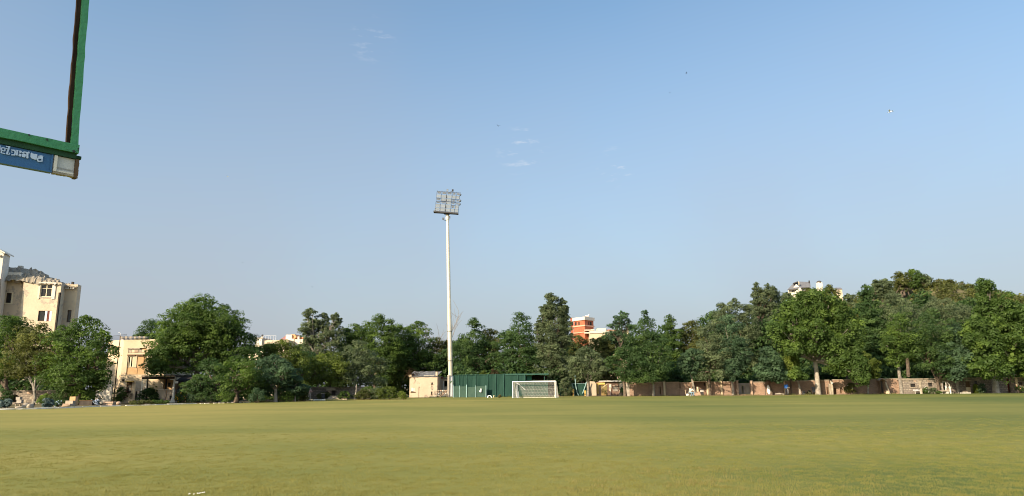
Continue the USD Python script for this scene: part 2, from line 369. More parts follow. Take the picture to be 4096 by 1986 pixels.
g = trimesh.creation.box((6000, 6000, 2)); g.apply_translation((0, 0, -1.004))
tag(obj('ground', g, rough_ground), kind='structure', label='rough earth and scrub ground reaching to the horizon')
KERB = [G(-500, 1655), G(0, 1641), G(200, 1636), G(420, 1627), G(640, 1621), G(800, 1616), G(960, 1612), G(1160, 1606)]
edge = [p[:2] for p in KERB] + [G(1400, 1600)[:2], G(1620, 1590)[:2], P(1830, 1580, 112)[:2], P(2300, 1580, 110)[:2], P(2500, 1580, 106)[:2], P(3000, 1580, 103)[:2], P(3600, 1580, 101)[:2], (150, 98)]
fp = Polygon([tuple(p) for p in edge] + [(160, -120), (-140, -120)])
fm = trimesh.creation.extrude_polygon(fp.buffer(0), 0.004, engine='earcut')
fm.apply_translation((0, 0, -0.004))
tag(obj('playing_field', fm, turf), kind='structure', label='mown olive green sports field')

# ------------------------------------------------------------------ foliage builders
def profile(shape, t):
    if shape == 'round':
        return np.sqrt(np.clip(1 - (2 * t - 1) ** 2, 0, 1))
    if shape == 'dome':
        return np.where(t < 0.35, 0.62 + 0.38 * np.sin(t / 0.35 * np.pi / 2), np.sqrt(np.clip(1 - ((t - 0.35) / 0.65) ** 2, 0, 1)))
    if shape == 'cone':
        return np.where(t < 0.22, 0.6 + 0.4 * t / 0.22, np.clip(1 - (t - 0.22) / 0.78, 0, 1) ** 0.72)
    if shape == 'column':
        return np.where(t < 0.2, 0.7 + 0.3 * t / 0.2, np.clip(1 - ((t - 0.2) / 0.8) ** 2.2, 0, 1) ** 0.6)
    raise ValueError(shape)


def leaf_quads(rng, pos, nrm, size, aspect=0.55):
    n = len(pos)
    r = rng.normal(size=(n, 3))
    t = np.cross(nrm, r); t /= np.linalg.norm(t, axis=1, keepdims=True) + 1e-9
    b = np.cross(nrm, t)
    s = (size * rng.uniform(0.65, 1.35, n))[:, None]
    v = np.stack([pos - t * s * 0.5, pos - b * s * 0.5 * aspect + nrm * s * 0.07, pos + t * s * 0.5, pos + b * s * 0.5 * aspect + nrm * s * 0.07], 1).reshape(-1, 3)
    i = np.arange(n)[:, None] * 4
    f = np.vstack([i + [0, 1, 2], i + [0, 2, 3]])
    return v, f


def clump_leaves(rng, centres, rc, per, size, flat=0.7, droop=0.0):
    n = len(centres) * per
    d = rng.normal(size=(n, 3)); d /= np.linalg.norm(d, axis=1, keepdims=True)
    d[:, 2] = np.where(rng.random(n) < 0.6, np.abs(d[:, 2]), d[:, 2])
    R = np.repeat(rc, per)[:, None]
    lump = np.repeat(rng.uniform(0.75, 1.3, (len(centres), 3)), per, axis=0)
    pos = np.repeat(centres, per, axis=0) + d * R * lump * rng.uniform(0.35, 1.0, (n, 1)) ** 0.5 * [1, 1, flat]
    if droop:
        pos[:, 2] -= droop * R[:, 0] * rng.random(n) ** 2 * 2
    nr = d * 0.85 + rng.normal(size=(n, 3)) * 0.36 + [0, 0, 0.4]
    nr /= np.linalg.norm(nr, axis=1, keepdims=True)
    return leaf_quads(rng, pos, nr, size)


def lobe_centres(rng, cx, cy, z0, z1, rx, ry, shape, rc, dens, seed):
    h = z1 - z0
    area = np.pi * (rx + ry) * h * 0.8
    n = max(8, int(dens * area / (rc * rc * 1.5)))
    t = rng.random(n * 4)
    keep = rng.random(n * 4) < profile(shape, t) * 0.9 + 0.1
    t = t[keep][:n]
    n = len(t)
    th = rng.random(n) * 2 * np.pi
    q = np.stack([np.cos(th) * 1.5, np.sin(th) * 1.5, t * h / max(rx, 1e-3) * 1.3], -1) + seed * 5.3
    bump = 0.38 + 1.12 * meshkit.fbm(q, 2, seed)
    rho = np.where(rng.random(n) < 0.72, 1 - 0.22 * rng.random(n), np.sqrt(rng.random(n)) * 0.85)
    r = profile(shape, t) * bump * rho
    c = np.stack([cx + np.cos(th) * r * rx, cy + np.sin(th) * r * ry, z0 + t * h], -1)
    return c


FOLIAGE = {}
tris = [0]


def tree(name, label, cat, Y, base_u, lobes, mat, leaf=0.24, dens=0.72, rc=0.92, per=115, trunk_r=0.22, bark=bark_brown, group=None, fork=None, droop=0.0, limbs=9, lean=0.0, flat=0.62, seed=None, base_z=0.0, crown='crown'):
    seed = seed if seed is not None else (abs(hash_name(label)) % 9973)
    rng = np.random.default_rng(seed)
    base = np.array([P(base_u, 1575, Y)[0], Y, base_z])
    t = thing(name, label, cat, base, 0, group)
    vs, fs, n, tops = [], [], 0, []
    for k, lb in enumerate(lobes):
        u, vt, vb, hw, shape = lb[:5]
        dY = lb[5] if len(lb) > 5 else 0.0
        top, bot = P(u, vt, Y + dY), P(u, vb, Y + dY)
        rx = hw / FOCAL * Y * 0.99
        ry = min(rx, 5.5) * 0.92
        rr = min(rc, rx * 0.45)
        z0, z1 = bot[2] + rr * 0.4, top[2] - rr * 0.35
        cx = (top[0] + bot[0]) / 2
        c = lobe_centres(rng, cx, Y + dY, z0, z1, rx * 0.97, ry, shape, rr, dens, seed + k)
        radii = rr * rng.uniform(0.7, 1.25, len(c))
        v, f = clump_leaves(rng, c, radii, per, leaf, flat, droop)
        vs.append(v - base); fs.append(f + n); n += len(v)
        # inner mass of larger leaves so that the crown is deep
        m = int(len(c) * 5)
        tt = rng.random(m); th = rng.random(m) * 2 * np.pi
        r = profile(shape, tt) * 0.62 * np.sqrt(rng.random(m))
        pos = np.stack([cx + np.cos(th) * r * rx, Y + dY + np.sin(th) * r * ry, z0 + tt * (z1 - z0)], -1)
        nr = rng.normal(size=(m, 3)); nr /= np.linalg.norm(nr, axis=1, keepdims=True)
        v, f = leaf_quads(rng, pos, nr, leaf * 1.7, 0.8)
        vs.append(v - base); fs.append(f + n); n += len(v)
        tops.append((np.array([cx, Y + dY, z0 + 0.3 * (z1 - z0)]) - base, c - base))
    obj(crown, (np.vstack(vs), np.vstack(fs)), mat, t)
    tris[0] += sum(len(f) for f in fs)
    # trunk and limbs
    w = MB()
    main = tops[0][0]
    z_f = max(0.9, (tops[0][0][2] * 0.75 if fork is None else fork))
    k1 = np.array([lean * z_f * 0.5 + rng.normal() * 0.08, 0, z_f * 0.5])
    crotch = np.array([main[0] * 0.25 + lean * z_f, 0, z_f])
    w.tube([[0, 0, -0.3], [0.02, 0, 0.25], k1, crotch], [trunk_r * 1.45, trunk_r * 1.1, trunk_r * 0.92, trunk_r * 0.8], 9)
    w.build('trunk', bark, t, smooth=50)
    w = MB()
    for mid, c in tops:
        w.tube([crotch, (crotch + mid) / 2 + rng.normal(size=3) * 0.15, mid], [trunk_r * 0.72, trunk_r * 0.5, trunk_r * 0.36], 7)
        for j in rng.permutation(len(c))[:limbs]:
            e = mid + (c[j] - mid) * 0.8
            a = crotch + (mid - crotch) * rng.uniform(0.2, 1.0)
            w.tube([a, (a + e) / 2 + rng.normal(size=3) * 0.25 + [0, 0, 0.2], e], [trunk_r * 0.36, trunk_r * 0.22, 0.025], 5)
    w.build('limbs', bark_grey if bark is bark_pale else bark, t, smooth=50)
    return t


def hash_name(s):
    h = 17
    for ch in s:
        h = (h * 131 + ord(ch)) % 1000003
    return h


def shrub(name, label, u, v, hw, vt, mat, cat='shrub', leaf=0.16, Y=None, rc=0.26, per=34, dens=0.9, shape='dome', flowers=None, group=None, stems=5, aspect=0.55):
    """a shrub standing on the ground where the photograph shows its foot at (u, v)"""
    base = G(u, v) if Y is None else np.array([P(u, 1580, Y)[0], Y, 0.0])
    Y = base[1]
    base[2] = 0
    rng = np.random.default_rng(hash_name(label) % 9973)
    t = thing(name, label, cat, base, 0, group)
    h = P(u, vt, Y)[2]
    rx = hw / FOCAL * Y
    rr = min(rc, rx * 0.4, h * 0.3)
    c = lobe_centres(rng, 0, 0, 0.05 + rr * 0.4, max(h - rr * 0.3, 0.3), rx, min(rx, 1.6) * 0.9, shape, rr, dens, hash_name(label) % 97)
    v_, f_ = clump_leaves(rng, c, rr * rng.uniform(0.7, 1.25, len(c)), per, leaf, 0.8)
    obj('foliage', (v_, f_), mat, t); tris[0] += len(f_)
    w = MB()
    for j in rng.permutation(len(c))[:stems]:
        w.tube([[rng.normal() * 0.06, rng.normal() * 0.06, -0.05], c[j] * [0.5, 0.5, 0.5], c[j]], [0.035, 0.025, 0.012], 5)
    w.build('stems', bark_brown, t)
    if flowers:
        fmat, k, size = flowers
        pick = c[rng.integers(0, len(c), k)] + rng.normal(size=(k, 3)) * 0.12 + [0, -rr * 0.9, rr * 0.4]
        fl = MB()
        for p in pick:
            fl.add(*blob(size, size, size * 0.8, int(rng.integers(99)), 1, 0.25, p))
        fl.build('blossoms', fmat, t)
    return t


# ------------------------------------------------------------------ facades
class Facade:
    """a thing whose local x runs along its front, y goes in, z up; pixels are turned into points on its front plane"""
    def __init__(s, name, label, cat, u, Y, rz=0.0, group=None):
        s.loc = np.array([P(u, 1575, Y)[0], Y, 0.0]); s.rz = rz
        s.ex = np.array([math.cos(rz), math.sin(rz), 0]); s.ey = np.array([-math.sin(rz), math.cos(rz), 0])
        s.t = thing(name, label, cat, s.loc, rz, group)

    def xz(s, u, v, y=0.0):
        d = pixel_ray(u, v)
        o = EYE - s.loc
        k = (y - o @ s.ey) / (d @ s.ey)
        p = o + d * k
        return float(p @ s.ex), float(p[2])

    def rect(s, u0, v0, u1, v1, y=0.0):
        """x0, x1, z0, z1 of a picture rectangle"""
        um, vm = (u0 + u1) / 2, (v0 + v1) / 2
        x0, _ = s.xz(u0, vm, y); x1, _ = s.xz(u1, vm, y)
        _, z1 = s.xz(um, v0, y); _, z0 = s.xz(um, v1, y)
        return x0, x1, z0, z1

    def wall(s, name, x0, x1, z0, z1, holes, mat, y=0.0, th=0.25, label=None):
        poly = sbox(x0, z0, x1, z1)
        for h in holes:
            poly = poly.difference(sbox(h[0], h[2], h[1], h[3]))
        return MB().plate(poly, y, y + th).build(name, mat, s.t, label=label)

    def box(s, name, r, y0, y1, mat, parent=None, label=None):
        return MB().box(r[0], r[1], y0, y1, r[2], r[3]).build(name, mat, parent or s.t, label=label)

    def window(s, h, frame_mat, y=0.0, depth=0.12, bars=1, rail=False, fw=0.07, sill=None, pane=None, name='window'):
        x0, x1, z0, z1 = h
        m = MB()
        y0, y1 = y + depth, y + depth + 0.06
        m.box(x0, x0 + fw, y0, y1, z0, z1).box(x1 - fw, x1, y0, y1, z0, z1).box(x0 + fw, x1 - fw, y0, y1, z0, z0 + fw).box(x0 + fw, x1 - fw, y0, y1, z1 - fw, z1)
        for k in range(bars):
            xm = x0 + (x1 - x0) * (k + 1) / (bars + 1)
            m.box(xm - fw * 0.4, xm + fw * 0.4, y0 + 0.004, y1 - 0.004, z0 + fw, z1 - fw)
        if rail:
            zm = z0 + (z1 - z0) * 0.68
            m.box(x0 + fw, x1 - fw, y0 + 0.008, y1 - 0.008, zm - fw * 0.3, zm + fw * 0.3)
        w = m.build(name, frame_mat, s.t)
        MB().box(x0 + fw * 0.5, x1 - fw * 0.5, y0 + 0.025, y0 + 0.037, z0 + fw * 0.5, z1 - fw * 0.5).build('pane', pane or pane_mat, w)
        if sill:
            MB().box(x0 - 0.12, x1 + 0.12, y - 0.12, y + 0.08, z0 - 0.1, z0 - 0.003).build('sill', sill, w)
        return w

# ------------------------------------------------------------------ near signboard frame, upper left
corner = P(317, 600, 3.0)
def rayz(u, v, z):
    d = pixel_ray(u, v)
    return EYE + d * ((z - EYE[2]) / d[2])
zb = corner[2]
left = rayz(0, 533, zb)
dirx = (corner - left)[:2]
rz_s = math.atan2(dirx[1], dirx[0])
sg = Facade('sign_frame', 'green flaking timber frame close to the camera, upper left corner', 'sign frame', 0, 3.0, rz_s)
sg.loc = np.array([corner[0], corner[1], 0.0])
sg.t.GetPrim().GetAttribute('xformOp:translate').Set(Gf.Vec3d(*sg.loc))
# local origin is now the right end of the lower beam
_, zt = sg.xz(300, 577); _, zl = sg.xz(300, 611)
xr, _ = sg.xz(318, 590)
XL = -2.1
def wob(x0, x1, z0, z1, y0, y1, n, seed, amp, axis):
    """a sawn board with slightly uneven edges"""
    rng = np.random.default_rng(seed)
    m = MB()
    s = np.linspace(0, 1, n)
    o = rng.normal(size=(n, 4)) * amp
    rows = []
    for i in range(n):
        if axis == 'x':
            x = x0 + (x1 - x0) * s[i]
            rows.append([[x, y0, z0 + o[i, 0]], [x, y1, z0 + o[i, 1]], [x, y1, z1 + o[i, 2]], [x, y0, z1 + o[i, 3]]])
        else:
            z = z0 + (z1 - z0) * s[i]
            rows.append([[x0 + o[i, 0], y0, z], [x0 + o[i, 1], y1, z], [x1 + o[i, 2], y1, z], [x1 + o[i, 3], y0, z]])
    v = np.array(rows).reshape(-1, 3)
    f = []
    for i in range(n - 1):
        for j in range(4):
            a, b = i * 4 + j, i * 4 + (j + 1) % 4
            f.append([a, b, b + 4, a + 4])
    f.append([3, 2, 1, 0]); e = (n - 1) * 4; f.append([e, e + 1, e + 2, e + 3])
    return m.add(v, f)

bt = zt - zl
wob(XL, xr, zl, zt, 0.0, 0.05, 36, 3, 0.0007, 'x').build('lower_beam', paint_green, sg.t)
xp0, _ = sg.xz(289, 560); xp1, _ = sg.xz(318, 560)
_, ztop = sg.xz(350, -420)
# the post stands on the beam, its timber back board shows at the left edge
p_bot = np.array([(xp0 + xp1) / 2, 0.03, zt]); w2 = (xp1 - xp0) / 2
post = wob(-w2, w2, 0.002, ztop - zt, -0.022, 0.022, 30, 5, 0.0012, 'z')
tilt = 0.0
def lean_mb(mb, base, k):
    v = np.vstack(mb.v); v = v + base
    v[:, 0] += (v[:, 2] - base[2]) * k
    mb.v = [v]; mb.f = [np.vstack(mb.f)]
    return mb
ut0, _ = sg.xz(318, 575); ut1, ztt = sg.xz(361, 0)
tilt = (ut1 - ut0) / (ztt - zt)
lean_mb(post, p_bot, tilt).build('post', paint_green, sg.t)
bk = wob(-w2 - 0.015, -w2 - 0.001, 0.002, ztop - zt, -0.005, 0.02, 30, 6, 0.001, 'z')
lean_mb(bk, p_bot, tilt).build('back_batten', batten_dark, sg.t)
wob(XL - 0.07, XL, 0.0, ztop + 0.12, -0.02, 0.05, 12, 8, 0.001, 'z').build('left_post', paint_green, sg.t)
xt = (xp0 + xp1) / 2 + tilt * (ztop - zt)
wob(XL, xt + w2 + 0.02, ztop, ztop + 0.08, -0.02, 0.05, 20, 9, 0.001, 'x').build('upper_beam', paint_green, sg.t)
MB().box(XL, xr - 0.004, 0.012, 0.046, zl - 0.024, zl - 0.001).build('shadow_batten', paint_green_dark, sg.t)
xb, _ = sg.xz(321, 622)
MB().tube([[xr - 0.012, 0.03, zl - 0.012], [xr + 0.018, 0.03, zl - 0.012]], [0.008, 0.009], 8).build('bolt', paint_green_dark, sg.t)
for (u, v) in ((116, 541), (188, 560)):
    x, z = sg.xz(u, v)
    MB().tube([[x, -0.003, z], [x, 0.004, z]], 0.004, 8).build('screw_hole', steel_dark, sg.t)

# the blue signboard hung under the beam
bd = Facade('name_board', 'blue painted signboard with pale lettering hung under the green beam', 'sign', 0, 3.0, rz_s)
bd.loc = sg.loc.copy(); bd.t.GetPrim().GetAttribute('xformOp:translate').Set(Gf.Vec3d(*bd.loc))
yb = 0.018
x1, ztb = bd.xz(216, 606, yb); _, zbb = bd.xz(214, 686, yb)
zt_b = zl - 0.026
MB().box(XL + 0.02, x1, yb, yb + 0.02, zbb, zt_b).build('board', board_blue, bd.t)
MB().box(XL + 0.02, x1, yb - 0.004, yb + 0.024, zbb - 0.008, zbb - 0.001).build('lower_trim', board_blue, bd.t)
MB().box(x1 - 0.008, x1 - 0.001, yb - 0.004, yb - 0.0005, zbb, zt_b).build('end_trim', board_blue, bd.t)
def bx(x, y):
    return bd.xz(x / 6.574, 530 + y / 6.574, yb)
def stroke(pts, w):
    q = [bx(*p) for p in pts]
    a = np.array(bx(0, 500)); b = np.array(bx(0, 600))
    sc = abs(b[1] - a[1]) / 100
    return LineString(q).buffer(w * sc / 2, cap_style=2, join_style=2)
def fill(pts):
    return Polygon([bx(*p) for p in pts]).buffer(0)
glyphs = [
    unary_union([fill([(-60, 340), (5, 350), (14, 400), (12, 450), (0, 492), (-60, 490)])]),
    unary_union([stroke([(128, 500), (40, 484), (30, 440), (45, 412), (110, 420), (124, 455), (118, 498)], 24), stroke([(40, 490), (24, 535), (40, 548), (130, 570)], 26)]),
    unary_union([stroke([(150, 378), (262, 388)], 28), stroke([(242, 380), (172, 580)], 40), stroke([(165, 578), (236, 588), (250, 545)], 22), stroke([(118, 428), (215, 446)], 20)]),
    unary_union([stroke([(292, 472), (384, 484), (396, 530), (378, 600), (290, 596)], 34), stroke([(296, 510), (318, 545)], 20)]),
    stroke([(450, 474), (434, 614)], 40),
    stroke([(535, 492), (523, 546)], 50),
    stroke([(520, 572), (510, 638)], 50),
    unary_union([stroke([(665, 590), (605, 572), (575, 600), (585, 642), (640, 655), (662, 610), (590, 590)], 26), fill([(575, 600), (600, 575), (660, 590), (655, 650), (590, 650)])]),
    unary_union([stroke([(575, 545), (640, 525), (770, 552)], 28), stroke([(712, 548), (712, 690)], 46), fill([(735, 510), (765, 515), (770, 552), (740, 550)])]),
    fill([(798, 560), (830, 540), (858, 568), (900, 575), (975, 580), (960, 722), (925, 728), (890, 715), (830, 695), (796, 660)]),
    unary_union([stroke([(985, 650), (1050, 668), (1105, 672), (1095, 765), (1005, 770), (978, 730), (990, 690), (1100, 690)], 30), fill([(1000, 628), (1060, 612), (1132, 628), (1125, 652), (1060, 655)])]),
]
for g_ in glyphs:
    MB().plate(g_.simplify(0.0002), yb - 0.0045, yb - 0.0005).build('letter', letter_blue, bd.t)

# white end panel
pn = Facade('end_panel', 'off-white square panel with brown edge at the end of the blue board', 'panel', 0, 3.0, rz_s)
pn.loc = sg.loc.copy(); pn.t.GetPrim().GetAttribute('xformOp:translate').Set(Gf.Vec3d(*pn.loc))
x2, _ = pn.xz(298, 665, yb); _, zpb = pn.xz(218, 687, yb)
xA = x1 + 0.004
MB().box(xA, x2, yb + 0.004, yb + 0.02, zpb, zt_b).build('panel', panel_white, pn.t)
MB().box(xA, xA + 0.012, yb - 0.006, yb + 0.0035, zpb + 0.001, zt_b - 0.001).build('left_rim', plaster_white, pn.t)
MB().box(xA + 0.012, x2 - 0.001, yb - 0.003, yb + 0.0035, zpb + 0.001, zpb + 0.008).build('lower_rim', plaster_white, pn.t)
wob(x2 + 0.001, x2 + 0.016, zpb - 0.012, zt_b, yb - 0.006, yb + 0.03, 16, 21, 0.0008, 'z').build('edge_batten', wood_brown, pn.t)
wob(xA, x2, zpb - 0.009, zpb - 0.001, yb - 0.004, yb + 0.02, 16, 22, 0.0008, 'x').build('bottom_batten', wood_grey, pn.t)
tx = meshkit.text_mesh('IZZIYAWUPPAURA,S', 0.0075, 0.001)
tv = np.array(tx.vertices); sx = (x2 - xA - 0.02) / tv[:, 0].max()
MB().add(np.c_[xA + 0.016 + tv[:, 0] * sx, yb + 0.0035 - tv[:, 2], zpb + 0.016 + tv[:, 1]], tx.faces).build('small_print', concrete, pn.t)

# ------------------------------------------------------------------ floodlight mast
YM = 118.0
fm_ = Facade('floodlight_mast', 'tall pale steel floodlight mast rising between the small hut and green screen', 'floodlight mast', 1804, YM)
H = fm_
xt_, zt_ = H.xz(1789.5, 856)
zsl = H.xz(1806, 1506)[1]
lean = xt_ / zt_
MB().tube([[0, 0, -0.2], [0, 0, 0.05], [0, 0, zsl * 0.48], [lean * zsl, 0, zsl]], [0.56, 0.50, 0.46, 0.46], 20).build('base_sleeve', steel_pale, H.t, smooth=40)
zz = [zsl + 0.01, 12.0, 22.0, zt_ - 1.1]
MB().tube([[lean * z, 0, z] for z in zz], [0.41, 0.36, 0.30, 0.25], 24).build('pole', steel, H.t, smooth=40)
for z in (zsl + 0.02, 5.9, 10.8, zt_ - 1.1):
    r = 0.42 if z < 6 else (0.37 if z < 12 else 0.27)
    MB().tube([[lean * z, 0, z - 0.05], [lean * z, 0, z + 0.05]], r + 0.03, 20).build('band', steel_dark if z < 12 else steel, H.t, smooth=40)
MB().tube([[lean * z, 0, z] for z in (zt_ - 1.1, zt_ + 0.1)], [0.32, 0.24], 16).build('neck', plaster_white, H.t, smooth=40)
hy = -0.55
gx = [H.xz(u, 810, hy)[0] for u in (1743.5, 1763, 1784, 1806, 1822, 1837)]
top = [H.xz(u, v, hy)[1] for u, v in ((1743.5, 764), (1837.5, 771))]
botz = [H.xz(u, v, hy)[1] for u, v in ((1742, 844), (1834.5, 852))]
hw_, hh = gx[-1] - gx[0], (top[0] + top[1] - botz[0] - botz[1]) / 2
tl = math.atan2(top[1] - top[0], hw_)                 # the head hangs a little out of level
Rt = rot_axis([0, 1, 0], -math.degrees(tl))
hc = np.array([(gx[0] + gx[-1]) / 2, hy, (sum(top) + sum(botz)) / 4])
def hb(x0, x1, y0, y1, z0, z1):
    """box in head coordinates (origin at the head's centre)"""
    m = MB().box(x0, x1, y0, y1, z0, z1)
    v = np.vstack(m.v) @ Rt.T + hc
    return MB().add(v, np.vstack(m.f))
gxc = [x - hc[0] for x in gx]
rows = [-hh / 2, -hh / 2 + hh * 0.17, -hh / 2 + hh * 0.36, -hh / 2 + hh * 0.50, -hh / 2 + hh * 0.66, -hh / 2 + hh * 0.83, hh / 2]
pat = {(0, 4): 1, (1, 4): 1, (2, 4): 1, (2, 3): 1, (4, 4): 1, (0, 1): 1, (2, 1): 1, (2, 0): 1, (1, 0): 1, (0, 0): 1, (3, 0): 1, (1, 3): 1, (4, 1): 1, (3, 4): 1, (1, 1): 1, (2, 2): 1, (4, 0): 1}
rng = np.random.default_rng(5)
for c in range(5):
    for r_ in range(6):
        gp_ = 0.06 if (c, r_) in pat else 0.15
        x0, x1, z0, z1 = gxc[c] + gp_, gxc[c + 1] - gp_, rows[r_] + gp_, rows[r_ + 1] - gp_
        m = MB().box(x0, x1, -0.12, 0.12, z0, z1, rot=rot_axis([1, 0, 0], 12 + rng.uniform(-4, 4)))
        MB().add(np.vstack(m.v) @ Rt.T + hc, np.vstack(m.f)).build('lamp', lamp_white if (c, r_) in pat else lamp_mottled, H.t)
for x in gxc:
    hb(x - 0.02, x + 0.02, 0.17, 0.24, -hh / 2, hh / 2 + 0.12).build('upright_rail', steel_dark, H.t)
for z in rows:
    hb(gxc[0], gxc[-1], 0.245, 0.31, z - 0.03, z + 0.03).build('cross_rail', steel_dark, H.t)
xm = H.xz(1784.5, 800, hy)[0] - hc[0]
hb(xm - 0.035, xm + 0.035, -0.18, -0.13, -hh / 2, hh / 2).build('centre_rail', steel_dark, H.t)
hb(gxc[1], gxc[4], -0.2, -0.135, rows[3] - 0.04, rows[3] + 0.04).build('centre_bar', steel_dark, H.t)
hb(gxc[0] - 0.2, gxc[-1] + 0.02, -0.3, 0.6, -hh / 2 - 0.28, -hh / 2 - 0.05).build('walkway', steel_dark, H.t)
hb(-0.4, 0.5, 0.1, 0.55, -hh / 2 - 0.42, -hh / 2 - 0.285).build('walkway_bracket', steel_dark, H.t)
for (u, v, s) in ((1841, 780, 0.20), (1840, 804, 0.22), (1838, 818, 0.22), (1742, 834, 0.14), (1739, 845, 0.2)):
    x, z = H.xz(u, v, hy)
    MB().add(*blob(s, 0.2, s, int(u), 2, 0.1, (x, hy, z))).build('side_lamp', lamp_mottled, H.t, smooth=60)
for (u, v, k) in ((1790, 761, 0), (1811, 762, 1)):
    x, z = H.xz(u, v, hy)
    MB().box(x - 0.14, x + 0.14, hy - 0.12, hy + 0.12, z - 0.17, z + 0.17, rot=rot_axis([1, 0, 0], 20)).box(x - 0.2 * (1 + k), x + 0.16, hy - 0.16, hy - 0.1, z - 0.28, z - 0.2).build('top_lamp', lamp_white if k == 0 else steel_dark, H.t)
for (u, v) in ((1773, 876), (1797, 870)):
    x, z = H.xz(u, v, hy)
    m = MB().box(x - 0.16, x + 0.16, hy - 0.1, hy + 0.1, z - 0.2, z + 0.2, rot=rot_axis([1, 0, 0], 25))
    m.tube([[x, hy + 0.1, z - 0.15], [lean * z, 0, z - 0.3]], 0.04, 6)
    m.build('lower_lamp', lamp_mottled, H.t)
# ------------------------------------------------------------------ kerb along the left
def kerb_pt(u):
    us = [0, 200, 420, 640, 800, 960, 1160]; vs = [1641, 1636, 1627, 1621, 1616, 1612, 1606]
    return G(u, np.interp(u, us, vs))
kb = thing('kerb', 'broken whitewashed stone kerb along the left edge of the field', 'kerb')
kp = []
for a, b, h in ((-420, -205, .1), (-200, -4, .1), (0, 62, .11), (64, 140, .1), (142, 232, .11), (234, 330, .1), (332, 402, .1), (404, 484, .09), (506, 552, .07), (553, 580, .05), (582, 597, .07), (598, 622, .05), (624, 672, .07), (674, 740, .09), (742, 790, .09), (803, 813, .06), (820, 838, .06), (857, 870, .06), (878, 888, .06), (894, 900, .05), (906, 922, .06), (930, 940, .05), (946, 966, .06), (978, 1004, .08)):
    if a < 0:
        p0, p1 = kerb_pt(0) + (kerb_pt(40) - kerb_pt(0)) * a / 40, kerb_pt(0) + (kerb_pt(40) - kerb_pt(0)) * b / 40
    else:
        p0, p1 = kerb_pt(a), kerb_pt(b)
    d = (p1 - p0)[:2]; L = np.linalg.norm(d); d /= L; nrm = np.array([-d[1], d[0]])
    pr = np.random.default_rng(a + 999)
    v = []
    for s_ in (0, L * 0.5, L - 0.01):
        for (y, z) in ((0, -0.05), (0.02, h * pr.uniform(0.85, 1.1)), (0.28, h * pr.uniform(0.9, 1.15)), (0.3, -0.05)):
            q = p0[:2] + d * s_ + nrm * (y + pr.normal() * 0.012)
            v.append([q[0], q[1], z])
    f = []
    for i in range(2):
        for j in range(4):
            k = (j + 1) % 4
            f.append([i * 4 + j, i * 4 + k, i * 4 + 4 + k, i * 4 + 4 + j])
    f += [[0, 3, 2, 1], [8, 9, 10, 11]]
    MB().add(v, f).build('kerb_stone', kerb_white, kb)

# ------------------------------------------------------------------ hut, gatehouse
YH = 118.5
hut = Facade('hut', 'small plain peach-plastered hut with grey sheet roof, left of the mast', 'hut', 1640, YH, -0.12)
xa, _ = hut.xz(1638, 1545); xb_, _ = hut.xz(1749, 1545)
zt0 = hut.xz(1690, 1507)[1]
holes = [hut.rect(1644, 1553, 1654, 1569), hut.rect(1725, 1531, 1732, 1538), hut.rect(1724, 1567, 1730, 1579)]
hut.wall('front_wall', xa, xb_, -0.1, zt0, holes, plaster_peach, 0, 0.2)
D = 4.2
MB().box(xa, xa + 0.2, 0.201, D, -0.1, zt0).build('side_wall', plaster_peach, hut.t)
MB().box(xb_ - 0.2, xb_, 0.201, D, -0.1, zt0).build('side_wall', plaster_peach, hut.t)
MB().box(xa + 0.2, xb_ - 0.2, D - 0.2, D, -0.1, zt0).build('back_wall', plaster_peach, hut.t)
for k, h in enumerate(holes):
    w = MB().box(h[0] + 0.01, h[1] - 0.01, 0.13, 0.17, h[2], h[3]).build('window', wood_dark, hut.t)
    MB().box(h[0] - 0.05, h[1] + (0.35 if k == 0 else 0.03), -0.06, 0.02, h[2] - 0.12, h[2] - 0.003).build('sill', wood_brown, w)
x, z0 = hut.xz(1649, 1566); 
MB().box(x - 0.18, x + 0.16, -0.05, -0.004, z0, z0 + 0.55).build('notice', plaster_white, hut.t)
MB().box(x + 0.2, x + 0.42, -0.05, -0.004, z0, z0 + 0.5).build('notice', plaster_white, hut.t)
zr = hut.xz(1690, 1490)[1]
rr_ = np.random.default_rng(4)
v = []; n = 12
for i in range(n):
    x = xa - 0.1 + (xb_ - xa + 0.2) * i / (n - 1)
    v += [[x, -0.18, zt0 - 0.02 + rr_.normal() * 0.02], [x, -0.18, zt0 + 0.08 + rr_.normal() * 0.02], [x, D * 0.75, zr + 0.22 + rr_.normal() * 0.05], [x, D * 0.75, zr + 0.13]]
f = []
for i in range(n - 1):
    for j in range(4):
        k = (j + 1) % 4
        f.append([i * 4 + j, i * 4 + k, i * 4 + 4 + k, i * 4 + 4 + j])
f += [[0, 3, 2, 1], [n * 4 - 4, n * 4 - 3, n * 4 - 2, n * 4 - 1]]
MB().add(v, f).build('roof', roof_grey, hut.t)
x0, x1, z0, z1 = hut.rect(1697, 1501, 1738, 1504)
MB().box(x0, x1, -0.2, 0.2, zt0 + 0.12, zt0 + 0.17).build('roof_plank', plaster_white, hut.t)
MB().box(xa - 0.12, xa + 0.35, -0.2, 0.3, zt0 - 0.02, zt0 + 0.3).build('cornice_block', plaster_cream, hut.t)
MB().box(xb_ - 0.25, xb_ + 0.05, -0.2, 0.2, zt0 + 0.1, zt0 + 0.75).build('parapet_stub', plaster_peach, hut.t)
x, z = hut.xz(1675, 1549)
MB().tube([[x, -0.06, 0], [x, -0.06, z]], 0.025, 6).box(x - 0.07, x + 0.07, -0.1, -0.03, z - 0.06, z + 0.08).build('pipe', wood_grey, hut.t)
x, z = hut.xz(1727.5, 1552)
m = MB()
m.tube([[x + 0.16 * math.sin(a), -0.05, z + 0.34 * math.cos(a)] for a in np.linspace(0, 2 * math.pi, 14)], 0.03, 5)
m.build('hanging_hoop', wood_grey, hut.t)
x0, x1, z0, z1 = hut.rect(1722, 1582, 1748, 1587)
